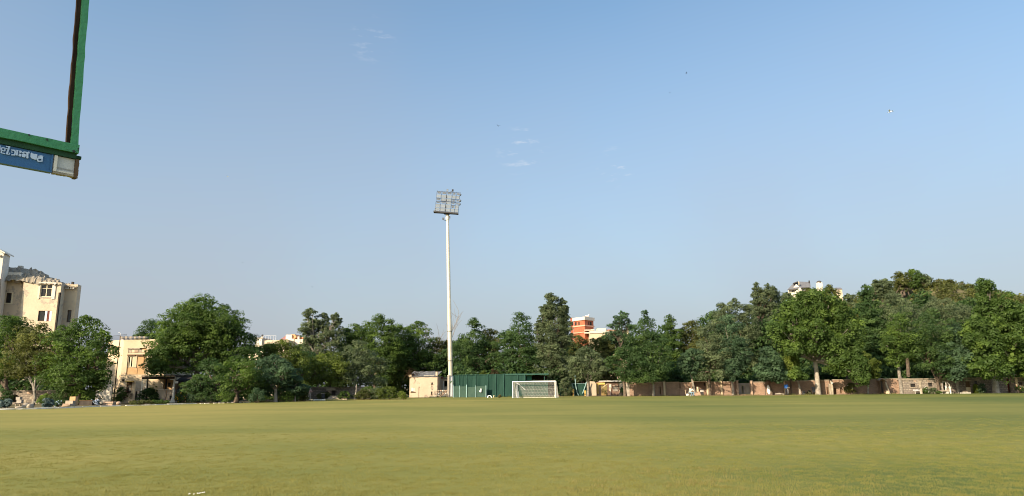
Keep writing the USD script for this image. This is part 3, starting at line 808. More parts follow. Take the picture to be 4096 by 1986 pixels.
MB().box(x0, x1, -0.5, -0.003, -0.02, 0.14).build('doorstep', concrete, hut.t)
# dead creeper on the hut
cr = thing('dead_creeper', 'dry rusty creeper hanging over the left end of the hut roof', 'creeper', hut.loc)
m = MB(); rr_ = np.random.default_rng(8)
for k in range(46):
    x = xa + abs(rr_.normal()) * 0.9 - 0.2
    p = np.array([x, rr_.uniform(-0.25, 0.8), zt0 + rr_.uniform(0.1, 0.7)])
    pts = [p]
    for j in range(4):
        p = p + rr_.normal(size=3) * [0.28, 0.15, 0.3]
        pts.append(p)
    m.tube(pts, [0.03, 0.025, 0.02, 0.015, 0.01], 4)
m.build('stems', L_rust, cr)
gh = Facade('gatehouse', 'small grey building with arched opening between the hut and mast', 'building', 1752, YH + 2.5, 0.0)
x0, _ = gh.xz(1750, 1545); x1, _ = gh.xz(1798, 1545)
zt1 = gh.xz(1780, 1514)[1]
ho = gh.rect(1777, 1525, 1788, 1547); do = gh.rect(1757, 1516, 1764, 1562)
gh.wall('front_wall', x0, x1, -0.1, zt1, [ho, do], plaster_grey, 0, 0.25)
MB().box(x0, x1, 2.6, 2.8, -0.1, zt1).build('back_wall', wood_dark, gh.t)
MB().box(x0, x0 + 0.2, 0.26, 2.59, -0.1, zt1).build('side_wall', plaster_grey, gh.t)
MB().box(x1 - 0.2, x1, 0.26, 2.59, -0.1, zt1).build('side_wall', plaster_grey, gh.t)
MB().box(x0 - 0.1, x1 + 0.1, -0.3, 3.0, zt1 + 0.01, zt1 + 0.16).build('roof', roof_grey, gh.t)
MB().box(x0, x0 + 1.0, -0.34, -0.31, zt1 - 0.05, zt1 + 0.2).build('red_fascia', red_dark, gh.t)
arc = [((ho[0] + ho[1]) / 2 + (ho[1] - ho[0]) * 0.62 * math.cos(a), -0.05, ho[3] - 0.05 + 0.28 * math.sin(a)) for a in np.linspace(0, math.pi, 9)]
MB().tube(arc, 0.06, 6).build('arch_moulding', plaster_cream, gh.t)
x, _ = gh.xz(1774, 1540)
MB().tube([[x, -0.1, 0], [x, -0.1, gh.xz(1774, 1526)[1]]], 0.07, 8).build('white_post', paint_white, gh.t)
gp = Facade('gate_pillar', 'brown plastered gate pillar close against the mast foot', 'pillar', 1793.5, YH - 1.2)
r = gp.rect(1789.5, 1504, 1797, 1586)
MB().box(r[0], r[1], 0, 0.35, -0.1, r[3]).build('shaft', plaster_grey, gp.t)
MB().box(r[0] - 0.05, r[1] + 0.05, -0.05, 0.4, r[3] + 0.002, r[3] + 0.12).build('cap', concrete, gp.t)
lw = Facade('rubble_wall', 'low pale rubble wall in front of the arched gatehouse', 'wall', 1752, YH - 0.6)
x0, x1, z0, z1 = lw.rect(1750, 1563, 1790, 1586)
n = 0; rr_ = np.random.default_rng(2)
z = -0.05
while z < z1:
    x = x0
    hrow = rr_.uniform(0.2, 0.3)
    while x < x1:
        wd = rr_.uniform(0.25, 0.45)
        MB().add(*blob(wd * 0.52, 0.2, hrow * 0.53, n, 1, 0.12, (x + wd / 2, 0.2, z + hrow / 2))).build('stone', (stone_pale, stone_pink, concrete)[n % 3], lw.t)
        x += wd; n += 1
    z += hrow
shrub('dry_bush', 'dry grey twiggy bush at the foot of the mast', 1800, 1587, 14, 1560, L_dry, leaf=0.12)

# ------------------------------------------------------------------ green screen and shelter
YS = G(1900, 1590)[1]
sc = Facade('green_screen', 'long dark green cloth sight screen on posts behind the goal', 'sight screen', 1816, YS, 0.0)
us = [1816, 1834, 1866, 1902, 1950, 1983, 2015, 2070, 2100, 2136, 2190]
tops_v = [1503, 1502, 1500, 1499, 1498, 1497.5, 1497, 1497, 1497, 1497, 1497]
for i in range(len(us) - 1):
    x0, zz0 = sc.xz(us[i], tops_v[i]); x1, zz1 = sc.xz(us[i + 1], tops_v[i + 1])
    low = us[i] >= 2100
    if low:
        zz0 = zz1 = sc.xz(2140, 1522)[1]
    n = 9; v = []
    pr = np.random.default_rng(i)
    for j in range(n):
        s_ = j / (n - 1)
        x = x0 + 0.03 + (x1 - x0 - 0.06) * s_
        bow = 0.10 * math.sin(s_ * math.pi) + pr.normal() * 0.035
        zt = zz0 + (zz1 - zz0) * s_ - 0.05 * math.sin(s_ * math.pi)
        for k in range(5):
            v.append([x, 0.07 + bow * math.sin(k / 4 * math.pi) + pr.normal() * 0.012, 0.03 + (zt - 0.03) * k / 4])
    f = [[a * 5 + k, (a + 1) * 5 + k, (a + 1) * 5 + k + 1, a * 5 + k + 1] for a in range(n - 1) for k in range(4)]
    MB().add(v, f).build('cloth_panel', screen_green, sc.t, smooth=True)
for i, u in enumerate(us):
    x, z = sc.xz(u, tops_v[i])
    if u > 2100:
        z = sc.xz(u, 1521)[1]
    MB().tube([[x, 0, -0.2], [x, 0, z + 0.05]], 0.05, 8).build('post', metal_green, sc.t, smooth=40)
x0, z0 = sc.xz(1816, 1503); x1, z1 = sc.xz(2100, 1497)
MB().tube([[x0, 0, z0 + 0.05], [x1, 0, z1 + 0.05]], 0.035, 6).build('top_rail', metal_green, sc.t, smooth=40)
fn = Facade('pale_screen', 'low pale green mesh panels standing before the dark green screen', 'fence', 1816, YS - 0.8)
for (a, b, t_) in ((1815, 1838, 1546), (1839, 1864, 1546.5), (1870, 1900, 1549), (1905, 1943, 1546)):
    r = fn.rect(a, t_, b, 1590)
    MB().box(r[0], r[1], 0, 0.025, 0.02, r[3]).build('mesh_panel', screen_light, fn.t)
for u in (1815, 1838.5, 1866, 1902, 1944):
    x, z = fn.xz(u, 1543 if u != 1866 else 1540)
    MB().tube([[x, 0.0, -0.1], [x, 0.0, z]], 0.05 if u != 1866 else 0.085, 8).build('post', blue_paint, fn.t)
sh = Facade('shelter', 'flat roofed green shelter joined to the right end of the green screen', 'shelter', 2100, YS + 1.0)
r = sh.rect(2020, 1496, 2193, 1501)
MB().box(r[0], r[1], -1.0, 2.2, r[2], r[3]).build('roof', metal_green, sh.t)
for u in (2103, 2178):
    x, _ = sh.xz(u, 1540)
    MB().tube([[x, -0.5, -0.1], [x, -0.5, r[2]]], 0.07, 8).build('post', metal_green, sh.t)
x0, x1, z0, z1 = sh.rect(2107, 1503, 2127, 1522)
MB().box(x0, x1, 0.2, 0.24, z0, z1).build('upper_panel', M('panel_bright_green', (0.05, 0.22, 0.14), (0.07, 0.27, 0.17), 2, 0.7), sh.t)
x0, x1, z0, z1 = sh.rect(2040, 1503, 2192, 1590)
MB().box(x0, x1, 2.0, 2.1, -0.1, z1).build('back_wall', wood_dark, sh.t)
rag = Facade('white_rag', 'white cloth rag caught on the green screen', 'rag', 1922, YS - 1.0)
pts = [(1924, 1553), (1926, 1560), (1924.5, 1570), (1919, 1569), (1916, 1566), (1920, 1561)]
v, f = [], []
poly = Polygon([rag.xz(*p) for p in pts])
MB().plate(poly, -0.03, 0.03).build('cloth', cloth_white, rag.t)
hp = G(1958, 1592)
ho_ = thing('white_hoop', 'pale curved plastic hoop lying on grass before the green screen', 'hoop', hp)
k = hp[1] / FOCAL
MB().tube([[-7 * k, 0, 0], [-6 * k, 0, 6 * k], [0, 0, 8.5 * k], [5 * k, 0, 7 * k], [9 * k, 0, 0]], [3 * k, 2.4 * k, 1.6 * k, 1.6 * k, 2.4 * k], 8).build('arc', cloth_white, ho_, smooth=60)
MB().tube([[15 * k, 0, 0], [16 * k, 0, 4 * k], [18.5 * k, 0, 8.5 * k]], [1.6 * k, 2.2 * k, 2.2 * k], 8).build('end_piece', plaster_cream, ho_, smooth=60)
shrub('grass_tuft', 'tall yellowish grass tuft at the foot of the green screen', 1998, 1592, 6, 1580, L_dry, cat='grass tuft', leaf=0.16)

# ------------------------------------------------------------------ goal
A, B = G(2051.5, 1593), G(2222, 1592)
dv = (B - A)[:2]
rzg = math.atan2(dv[1], dv[0])
A2 = A.copy()
gl_ = Facade('football_goal', 'white football goal with net in front of the green screen', 'goal', 2051.5, A[1], rzg)
gl_.loc = np.array([A[0], A[1], 0]); gl_.t.GetPrim().GetAttribute('xformOp:translate').Set(Gf.Vec3d(*gl_.loc))
W = float(np.linalg.norm(dv))
zg = (gl_.xz(2052, 1526)[1] + gl_.xz(2222, 1523)[1]) / 2
print('goal', W, zg, A, B)
pr_ = 0.085
MB().tube([[0, 0, -0.05], [0, 0, zg]], pr_, 14).build('post', paint_white, gl_.t, smooth=40)
MB().tube([[W, 0, -0.05], [W, 0, zg]], pr_, 14).build('post', paint_white, gl_.t, smooth=40)
MB().tube([[-pr_, 0, zg - pr_], [W + pr_, 0, zg - pr_]], pr_, 14).build('crossbar', paint_white, gl_.t, smooth=40)
dp, dt = 1.9, 0.75
for x in (0.0, W):
    MB().tube([[x, 0.05, zg - 0.05], [x, dt, zg - 0.08], [x, dp, 0.03]], 0.035, 8).build('back_stay', paint_white, gl_.t, smooth=40)
    MB().tube([[x, 0.05, 0.03], [x, dp, 0.03]], 0.03, 8).build('ground_bar', wood_white, gl_.t, smooth=40)
MB().tube([[0, dp, 0.03], [W, dp, 0.03]], 0.03, 8).build('rear_ground_bar', wood_white, gl_.t, smooth=40)
m = MB(); c_ = 0.008
def cord(a, b):
    m.tube([a, b], c_, 3, caps=False)
nx = int(W / 0.11)
for i in range(nx + 1):
    x = W * i / nx
    cord([x, dt, zg - 0.08], [x, dp, 0.03]); cord([x, 0.05, zg - 0.06], [x, dt, zg - 0.08])
for j in range(22):
    s_ = j / 21
    cord([0, dt + (dp - dt) * s_, (zg - 0.08) * (1 - s_) + 0.03 * s_], [W, dt + (dp - dt) * s_, (zg - 0.08) * (1 - s_) + 0.03 * s_])
for x in (0, W):
    for j in range(20):
        z = 0.05 + (zg - 0.13) * j / 19
        ymax = dp + (dt - dp) * (z / (zg - 0.05))
        cord([x, 0.05, z], [x, ymax, z])
    for j in range(14):
        y = 0.1 + (dp - 0.15) * j / 13
        zmax = (zg - 0.08) if y <= dt else (zg - 0.08) * (dp - y) / (dp - dt)
        cord([x, y, 0.03], [x, y, max(zmax, 0.06)])
nt = m.build('net', net_mat, gl_.t)
tag(nt, kind='stuff')
# things behind the goal
st = Facade('training_frame', 'grey metal frame with slanting arm standing inside the goal', 'training frame', 2068, A[1] + 0.9)
m = MB()
def rp(u, v): 
    x, z = st.xz(u, v); return [x, 0, max(z, 0.0)]
MB().tube([rp(2069, 1532), rp(2067, 1588)], 0.06, 8).build('upright', steel_pale, st.t, smooth=40)
MB().tube([rp(2061, 1533), rp(2070, 1534), rp(2101, 1560)], [0.07, 0.06, 0.04], 8).build('arm', steel_pale, st.t, smooth=40)
r = st.rect(2066, 1567, 2075, 1589)
MB().box(r[0], r[1], 0.05, 0.2, 0, r[3]).build('panel', steel_pale, st.t)
bp = G(2198, 1585)
bl = thing('football', 'pale yellow ball resting in the right of the goal net', 'ball', (bp[0], A[1] + 1.2, 0.0))
MB().add(*blob(0.13, 0.1, 0.2, 3, 2, 0.06, (0, 0, 0.2))).build('ball', plaster_cream, bl, smooth=60)
# fence right of the goal
gf = Facade('green_fence', 'low green net fence right of the goal with bent grey poles', 'fence', 2245, G(2280, 1585)[1])
r = gf.rect(2240, 1536, 2350, 1586)
n = 22; v = []
pr = np.random.default_rng(12)
for j in range(n):
    for k in range(4):
        v.append([r[0] + (r[1] - r[0]) * j / (n - 1), pr.normal() * 0.05, 0.05 + (r[3] - 0.05) * k / 3])
f = [[a * 4 + k, (a + 1) * 4 + k, (a + 1) * 4 + k + 1, a * 4 + k + 1] for a in range(n - 1) for k in range(3)]
MB().add(v, f).build('netting', screen_green, gf.t, smooth=True)
MB().tube([[r[0], -0.05, r[3]], [r[1], -0.05, r[3] + 0.02]], 0.03, 6).build('top_rail', blue_paint, gf.t)
for pts in (((2299, 1500), (2302, 1540), (2308, 1570), (2315, 1585)), ((2287, 1535), (2294, 1556), (2297, 1584)), ((2348, 1520), (2340, 1548), (2330, 1575))):
    q = []
    for (u, vv) in pts:
        x, z = gf.xz(u, vv); q.append([x, -0.2, max(z, -0.05)])
    MB().tube(q, 0.07, 7).build('pole', blue_paint, gf.t, smooth=50)
for k, (u, v0, v1, w_) in enumerate(((2293.5, 1558, 1582, 4), (2341, 1563, 1581, 4))):
    bo = Facade('yellow_bollard', ('sunlit yellow bollard at the left of the green net fence', 'sunlit yellow bollard at the right end of the green net fence')[k], 'bollard', u, gf.loc[1] - 0.8)
    r2 = bo.rect(u - w_, v0, u + w_, v1)
    MB().tube([[0, 0, 0], [0, 0, r2[3] * 0.45], [0, 0, r2[3] - 0.05], [0, 0, r2[3]]], [(r2[1] - r2[0]) * 0.3, (r2[1] - r2[0]) * 0.35, (r2[1] - r2[0]) * 0.5, (r2[1] - r2[0]) * 0.35], 10).build('post', yellow_paint, bo.t, smooth=40)
    MB().tube([[0, 0, r2[3] * 0.25], [0, 0, r2[3] * 0.4]], (r2[1] - r2[0]) * 0.4, 10).build('red_band', red_dark, bo.t, smooth=40)
bc = Facade('brick_rubble', 'reddish heap of broken brick behind the low green fence', 'rubble', 2262, gf.loc[1] + 1.4)
pr = np.random.default_rng(9)
for k in range(26):
    a = pr.uniform(-1.3, 1.3); b = pr.uniform(0, 1.4 - abs(a) * 0.8)
    MB().add(*blob(0.22, 0.16, 0.12, k, 1, 0.1, (a, pr.uniform(-0.2, 0.5), b))).build('brick', (stone_pink, red_dark, stone_pale)[k % 3], bc.t)
# ------------------------------------------------------------------ apartment building, far left
YA = 106.0
ap = Facade('apartment_building', 'tall cream apartment building with crumbling grey roof at the left edge', 'building', 160, YA, 0.22)
# main bay
x0 = ap.xz(80, 1250)[0]; x1 = ap.xz(233, 1250)[0]
ztm = ap.xz(190, 1131)[1]
h1 = ap.rect(161, 1138, 209, 1189); h2 = ap.rect(152, 1244, 207, 1286)
ap.wall('bay_wall', x0, x1, 0, ztm, [h1, h2], plaster_pale, 0, 0.3)
MB().box(x0, x0 + 0.3, 0.301, 2.9, 0, ztm).build('bay_side_wall', plaster_pale, ap.t)
MB().box(x1 - 0.3, x1, 0.301, 2.9, 0, ztm).build('bay_side_wall', plaster_pale, ap.t)
MB().box(x0 + 0.3, x1 - 0.3, 2.6, 2.9, 0, ztm).build('bay_back_wall', plaster_pale, ap.t)
w = ap.window(h1, frame_cream, 0, 0.1, 1, True, 0.12, sill=band_white)
w = ap.window(h2, wood_brown, 0, 0.12, 1, False, 0.1)
MB().box(h1[1], h1[1] + 0.45, -0.1, 0.02, h1[2] - 0.3, h1[3] + 0.3).build('window_surround', plaster_white, ap.t)
MB().box(h1[0] - 0.3, h1[1] - 0.001, -0.12, 0.02, h1[3] + 0.05, h1[3] + 0.3).build('window_surround', plaster_white, ap.t)
MB().box(h1[0] - 0.25, h1[0] - 0.001, -0.1, 0.02, h1[2] - 0.3, h1[3] + 0.05).build('window_surround', frame_cream, ap.t)
q = ap.rect(179, 1245, 187, 1286); MB().box(q[0], q[1], 0.02, 0.1, h2[2] + 0.02, h2[3] - 0.02).build('curtain', cloth_white, ap.t)
q = ap.rect(197, 1245, 206, 1286); MB().box(q[0], q[1], 0.02, 0.1, h2[2] + 0.02, h2[3] - 0.02).build('curtain', cloth_white, ap.t)
q = ap.rect(188, 1245, 196, 1286); MB().box(q[0], q[1], 0.05, 0.1, h2[2] + 0.02, h2[3] - 0.02).build('curtain', red_dark, ap.t, label='dark red curtain')
# crumbling hipped roof over the bay: lower edge on the wall, broken ridge behind
rrg = np.random.default_rng(31)
prof = [(14, 1120, 1069), (40, 1118, 1067), (71, 1120, 1069), (110, 1126, 1075), (158, 1131, 1082), (176, 1132, 1093), (190, 1134, 1105), (215, 1134, 1114), (236, 1135, 1120)]
v = []
nn = 34
for i in range(nn):
    u = 14 + (238 - 14) * i / (nn - 1)
    vb = np.interp(u, [a[0] for a in prof], [a[1] for a in prof]); vt = np.interp(u, [a[0] for a in prof], [a[2] for a in prof])
    xb, zb_ = ap.xz(u, vb, -0.25); xt, zt2 = ap.xz(u, vt, 3.0)
    for k in range(7):
        s_ = k / 6
        j = rrg.normal(size=3) * [0.05, 0.05, 0.10]
        v.append([xb + (xt - xb) * s_ + j[0], -0.25 + 3.25 * s_ + j[1], zb_ - 0.15 * (k == 0) + (zt2 - zb_) * s_ ** 0.8 + j[2]])
    v.append([xt, 3.6, zt2 - 1.2])
f = [[a * 8 + k, (a + 1) * 8 + k, (a + 1) * 8 + k + 1, a * 8 + k + 1] for a in range(nn - 1) for k in range(7)]
MB().add(v, f).build('roof', rubble_roof, ap.t)
for (u, vv) in ((82, 1071), ):
    x, z = ap.xz(u, vv, 3); MB().box(x - 0.3, x + 0.3, 2.8, 3.4, z - 0.8, z + 0.25).build('chimney', concrete, ap.t)
# recessed part on the left
yr = 1.2
xa0 = ap.xz(-60, 1200, yr)[0]
hs = ap.rect(24, 1172, 46, 1213, yr)
zrc = ap.xz(50, 1105, yr)[1]
ap.wall('recess_wall', xa0, x0 - 0.005, 0, zrc, [hs], plaster_pale, yr, 0.3)
ap.window(hs, wood_brown, yr, 0.1, 0, False, 0.08)
q = ap.rect(18, 1170, 53, 1217, yr)
MB().plate(sbox(q[0], q[2], q[1], q[3]).difference(sbox(hs[0], hs[2], hs[1], hs[3])), yr - 0.08, yr - 0.003).build('window_surround', frame_cream, ap.t)
q = ap.rect(13, 1090, 84, 1120, yr - 0.6)
MB().box(q[0], q[1], yr - 0.6, yr - 0.004, q[2], q[3]).build('parapet', plaster_white, ap.t)
q = ap.rect(12, 1120, 40, 1126, yr - 0.6); MB().box(q[0], q[1], yr - 0.7, yr - 0.01, q[2], q[3]).build('beam', wood_grey, ap.t)
q = ap.rect(58, 1124, 82, 1132, yr - 0.6); MB().box(q[0], q[1], yr - 0.65, yr - 0.01, q[2], q[3]).build('beam', wood_grey, ap.t)
q = ap.rect(13, 1103, 20, 1114, yr - 0.65); MB().box(q[0], q[1], yr - 0.64, yr - 0.603, q[2], q[3]).build('vent', wood_dark, ap.t)
# tower at the edge of the picture
yt = -1.5
xt1 = ap.xz(4, 1100, yt)[0]; zt3 = ap.xz(22, 1016, yt)[1]; zt4 = ap.xz(0, 1000, yt)[1]
xt0 = xt1 - 6
MB().plate(Polygon([(xt0, 0), (xt1, 0), (xt1, zt3), (xt1 - 0.9, zt4), (xt0, zt4 + 0.6)]), yt, yr - 0.65).build('tower_wall', plaster_white, ap.t)
MB().plate(Polygon([(xt0, zt4 + 0.6), (xt1 - 0.9, zt4), (xt1 + 0.25, zt3 - 0.02), (xt1 + 0.25, zt3 + 0.16), (xt1 - 0.9, zt4 + 0.25), (xt0, zt4 + 0.85)]), yt - 0.3, yr).build('tower_roof', plaster_white, ap.t)
q = ap.rect(-6, 1022, 7, 1027, yt); MB().box(q[0], q[1], yt - 0.3, yt - 0.003, q[2], q[3]).build('ledge', wood_grey, ap.t)
p0 = ap.xz(15, 1122, yt + 1); p1 = ap.xz(4, 1290, yt + 1)
MB().tube([[p0[0], yt - 0.15, p0[1]], [p1[0], yt - 0.15, p1[1]], [p1[0], yt - 0.15, 0]], 0.16, 8).build('down_pipe', wood_grey, ap.t)
# right wing
yw = 1.6
xw1 = ap.xz(300, 1250, yw)[0]; zw = ap.xz(275, 1138, yw)[1]
hw2 = ap.rect(268, 1241, 284, 1290, yw)
ap.wall('wing_wall', x1 + 0.005, xw1, 0, zw, [hw2], plaster_cream, yw, 0.3)
ap.window(hw2, wood_brown, yw, 0.1, 0, False, 0.1)
MB().box(xw1 - 0.3, xw1, yw + 0.301, yw + 1.4, 0, zw).build('wing_side_wall', plaster_cream, ap.t)
v = []
for i in range(18):
    u = 237 + (306 - 237) * i / 17
    xb, zb_ = ap.xz(u, np.interp(u, [237, 290, 318], [1145, 1148, 1152]), yw - 0.5); xt, zt2 = ap.xz(u, np.interp(u, [237, 275, 290, 318], [1128, 1133, 1138, 1150]), yw + 1.5)
    v += [[xb, yw - 0.5, zb_ - 0.05], [xb, yw - 0.5, zb_ + 0.12 + rrg.normal() * 0.04], [xt, yw + 1.5, zt2 + rrg.normal() * 0.06], [xt, yw + 1.7, zt2 - 0.3]]
f = [[a * 4 + k, (a + 1) * 4 + k, (a + 1) * 4 + k + 1, a * 4 + k + 1] for a in range(17) for k in range(3)]
MB().add(v, f).build('wing_roof', rubble_roof, ap.t)
for u in (262, 271, 281, 291):
    q = ap.rect(u, 1150, u + 4, 1157, yw - 0.4); MB().box(q[0], q[1], yw - 0.45, yw - 0.004, q[2], q[3]).build('rafter_end', plaster_white, ap.t)
x, z = ap.xz(291, 1134, yw + 1); MB().box(x - 0.14, x + 0.14, yw + 0.8, yw + 1.2, z - 0.6, z + 0.2).build('chimney', wood_dark, ap.t)
p0 = ap.xz(239, 1171, -0.2); p1 = ap.xz(229, 1304, -0.2)
MB().tube([[p0[0], -0.15, p0[1]], [p0[0], -0.15, p1[1]], [p0[0], -0.15, 0]], 0.17, 8).build('down_pipe', wood_dark, ap.t)

# ------------------------------------------------------------------ cream house
YHs = 95.0
ho2 = Facade('cream_house', 'two storey cream plastered house with flat roof and tan recessed panels', 'house', 488, YHs, 0.06)
hx0, _ = ho2.xz(488, 1450); hx1 = ho2.xz(660, 1450)[0]
hz = ho2.xz(530, 1358)[1]
rec = ho2.rect(509, 1393, 582, 1499); dr = ho2.rect(505, 1527, 527, 1572)
ho2.wall('front_wall', hx0, hx1, 0, hz, [rec, dr], plaster_cream, 0, 0.35)
MB().box(rec[0], rec[1], 0.20, 0.34, rec[2], rec[3]).build('recess_panel', plaster_tan, ho2.t)
q = ho2.rect(511, 1393, 560, 1398); MB().box(q[0], q[1], 0.0, 0.19, q[2], q[3] - 0.01).build('lintel', wood_grey, ho2.t)
q = ho2.rect(511, 1400, 580, 1411); 
for k in range(5):
    a = q[0] + (q[1] - q[0]) * k / 5
    MB().box(a + 0.02, a + (q[1] - q[0]) / 5 - 0.02, 0.05 + 0.02 * (k % 2), 0.195, q[2] + 0.02 * (k % 3), q[3]).build('stone_block', (stone_pale, plaster_cream, stone_pink)[k % 3], ho2.t)
q = ho2.rect(509, 1412, 582, 1419); MB().box(q[0] + 0.01, q[1] - 0.01, -0.04, 0.19, q[2], q[3]).build('cornice', plaster_cream, ho2.t)
q = ho2.rect(510, 1420, 541, 1424); MB().box(q[0], q[1], -0.1, 0.18, q[2], q[3]).build('window_hood', wood_brown, ho2.t)
q = ho2.rect(547, 1420, 576, 1424); MB().box(q[0], q[1], -0.08, 0.18, q[2], q[3]).build('window_hood', wood_brown, ho2.t)
h = ho2.rect(511, 1427, 530, 1470); 
w = MB().plate(sbox(h[0], h[2], h[1], h[3]).difference(unary_union([sbox(h[0] + 0.06, h[2] + 0.06, (h[0] + h[1]) / 2 - 0.07, h[3] - 0.06), sbox((h[0] + h[1]) / 2 + 0.07, h[2] + 0.06, h[1] - 0.06, h[3] - 0.06)])), 0.1, 0.17).build('window', frame_cream, ho2.t)
MB().box(h[0] + 0.05, h[1] - 0.05, 0.172, 0.19, h[2] + 0.05, h[3] - 0.05).build('pane', pane_mat, w)
q = ho2.rect(531, 1424, 546, 1471); MB().box(q[0], q[1], 0.05, 0.19, q[2], q[3]).build('pier', plaster_cream, ho2.t)
q = ho2.rect(548, 1425, 573, 1472); MB().box(q[0], q[1], 0.12, 0.195, q[2], q[3]).build('blind_panel', plaster_tan, ho2.t)
q = ho2.rect(509, 1473, 547, 1498); MB().box(q[0], q[1], 0.08, 0.195, q[2], q[3]).build('lower_panel', plaster_tan, ho2.t)
q = ho2.rect(549, 1473, 580, 1498); MB().box(q[0], q[1], 0.08, 0.195, q[2], q[3]).build('lower_panel', plaster_tan, ho2.t)
# ground floor door
MB().plate(sbox(dr[0], 0, dr[1], dr[3]).difference(sbox(dr[0] + 0.14, 0, dr[1] - 0.14, dr[3] - 0.5)), 0.08, 0.2).build('door_frame', wood_brown, ho2.t)
MB().box(dr[0] + 0.14, dr[1] - 0.14, 0.16, 0.2, 0.02, dr[3] - 0.5).build('door', plaster_pale, ho2.t)
m_ = (dr[0] + dr[1]) / 2
MB().box(m_ - 0.2, m_ - 0.05, 0.14, 0.158, 0.5, dr[3] - 0.65).build('door_slot', wood_dark, ho2.t)
q = ho2.rect(505, 1525, 536, 1528); MB().box(q[0], q[1], -0.35, -0.003, q[2], q[3]).build('door_hood', yellow_paint, ho2.t)
q = ho2.rect(543, 1526, 567, 1572); MB().box(q[0], q[1], -0.06, -0.003, 0, q[3]).build('grey_panel', plaster_grey, ho2.t)
x, z = ho2.xz(493, 1522); MB().box(x - 0.1, x + 0.1, -0.1, -0.003, z - 0.15, z + 0.15).build('wall_lamp', wood_dark, ho2.t)
# left wall, turned away
ex = ho2.xz(425, 1450, 3.4)[0]
ang = math.atan2(3.4, hx0 - ex)
L_ = math.hypot(3.4, hx0 - ex)
m = MB().box(0, L_, 0.002, 0.35, 0, hz - 0.01)
v = np.vstack(m.v); c_, s_ = math.cos(-ang), math.sin(-ang)
v = np.c_[ex + v[:, 0] * c_ - v[:, 1] * s_, 3.4 + v[:, 0] * s_ + v[:, 1] * c_, v[:, 2]]
MB().add(v, np.vstack(m.f)).build('left_wall', plaster_cream, ho2.t)
MB().plate(Polygon([(0, 0), (1, 0), (1, 1)]), 0, 0.01)
roof_poly = Polygon([(ex, 3.4), (hx0, 0.0), (hx1, 0.0), (hx1, 10), (ex, 10)]).buffer(-0.02)
m = trimesh.creation.extrude_polygon(roof_poly, 0.2, engine='earcut'); m.apply_translation((0, 0, hz - 0.35))
MB().tm(m).build('roof_deck', concrete, ho2.t)
MB().box(ex, hx1, 9.7, 10, 0, hz).build('back_wall', plaster_cream, ho2.t)
MB().box(hx1 - 0.3, hx1, 0.351, 9.69, 0, hz).build('right_wall', plaster_cream, ho2.t)
q = ho2.rect(482, 1347, 590, 1355, -0.2)
for k in range(12):
    a = q[0] + (q[1] - q[0]) * k / 12
    MB().box(a + 0.01, a + (q[1] - q[0]) / 12 - 0.01, -0.25, 0.5, q[2] + 0.03 * (k % 2), q[3] + 0.02 * (k % 3)).build('coping_slab', (wood_grey, roof_slate)[k % 2], ho2.t)
rl = MB()
for k in range(14):
    x = ex + 0.2 + (hx0 - ex - 0.2) * k / 13; y = 3.5 * (1 - k / 13) + 0.6
    rl.tube([[x, y, hz], [x, y, hz + 0.75]], 0.018, 4)
rl.tube([[ex + 0.2, 4.1, hz + 0.75], [hx0, 0.6, hz + 0.75]], 0.02, 4)
rl.build('roof_railing', steel_dark, ho2.t)
lp = Facade('lamp_post', 'thin rusty lamp post with bent top before the cream house', 'lamp post', 457, 89.0)
z = lp.xz(462, 1332)[1]
MB().tube([[0, 0, -0.1], [0.02, 0, z * 0.5], [0.06, 0, z - 0.35]], [0.07, 0.06, 0.05], 8).build('pole', wood_brown, lp.t, smooth=40)
MB().tube([[0.06, 0, z - 0.35], [0.06, 0, z - 0.1], [-0.04, 0, z], [-0.2, 0, z - 0.03]], [0.04, 0.035, 0.035, 0.05], 8).build('arm', steel_pale, lp.t, smooth=40)

# ------------------------------------------------------------------ veranda
YV = G(694, 1612)[1]
ve = Facade('veranda', 'open timber veranda with flat roof and white corner post before the house', 'veranda', 694, YV)
q = ve.rect(571, 1502, 703, 1508)
zr0 = q[2]
MB().box(q[0], q[1], -0.3, 5.0, q[2], q[3]).build('roof', roof_grey, ve.t)
MB().box(q[0] + 0.05, q[1] - 0.05, -0.25, -0.1, q[2] - 0.28, q[2] - 0.003).build('front_beam', wood_dark, ve.t)
MB().box(q[0], q[1], -0.33, -0.303, q[2] - 0.04, q[3] - 0.05).build('fascia', stone_pink, ve.t)
x0 = ve.xz(699, 1515)[0]; x1 = ve.xz(691, 1605)[0]
MB().tube([[x1, 0, 0.28], [x1 + 0.02, 0, 0.75], [x0 - 0.05, 0, zr0 * 0.6], [x0, 0, zr0 - 0.003]], [0.26, 0.16, 0.13, 0.10], 8).build('corner_post', plaster_white, ve.t, smooth=40)
MB().add(*blob(0.55, 0.35, 0.2, 4, 2, 0.15, (x1, 0, 0.1))).build('post_foot', kerb_white, ve.t)
for u in (588, 663):
    x, _ = ve.xz(u, 1550, 2.0); MB().box(x - 0.08, x + 0.08, 1.95, 2.1, 0, zr0).build('inner_post', wood_dark, ve.t)
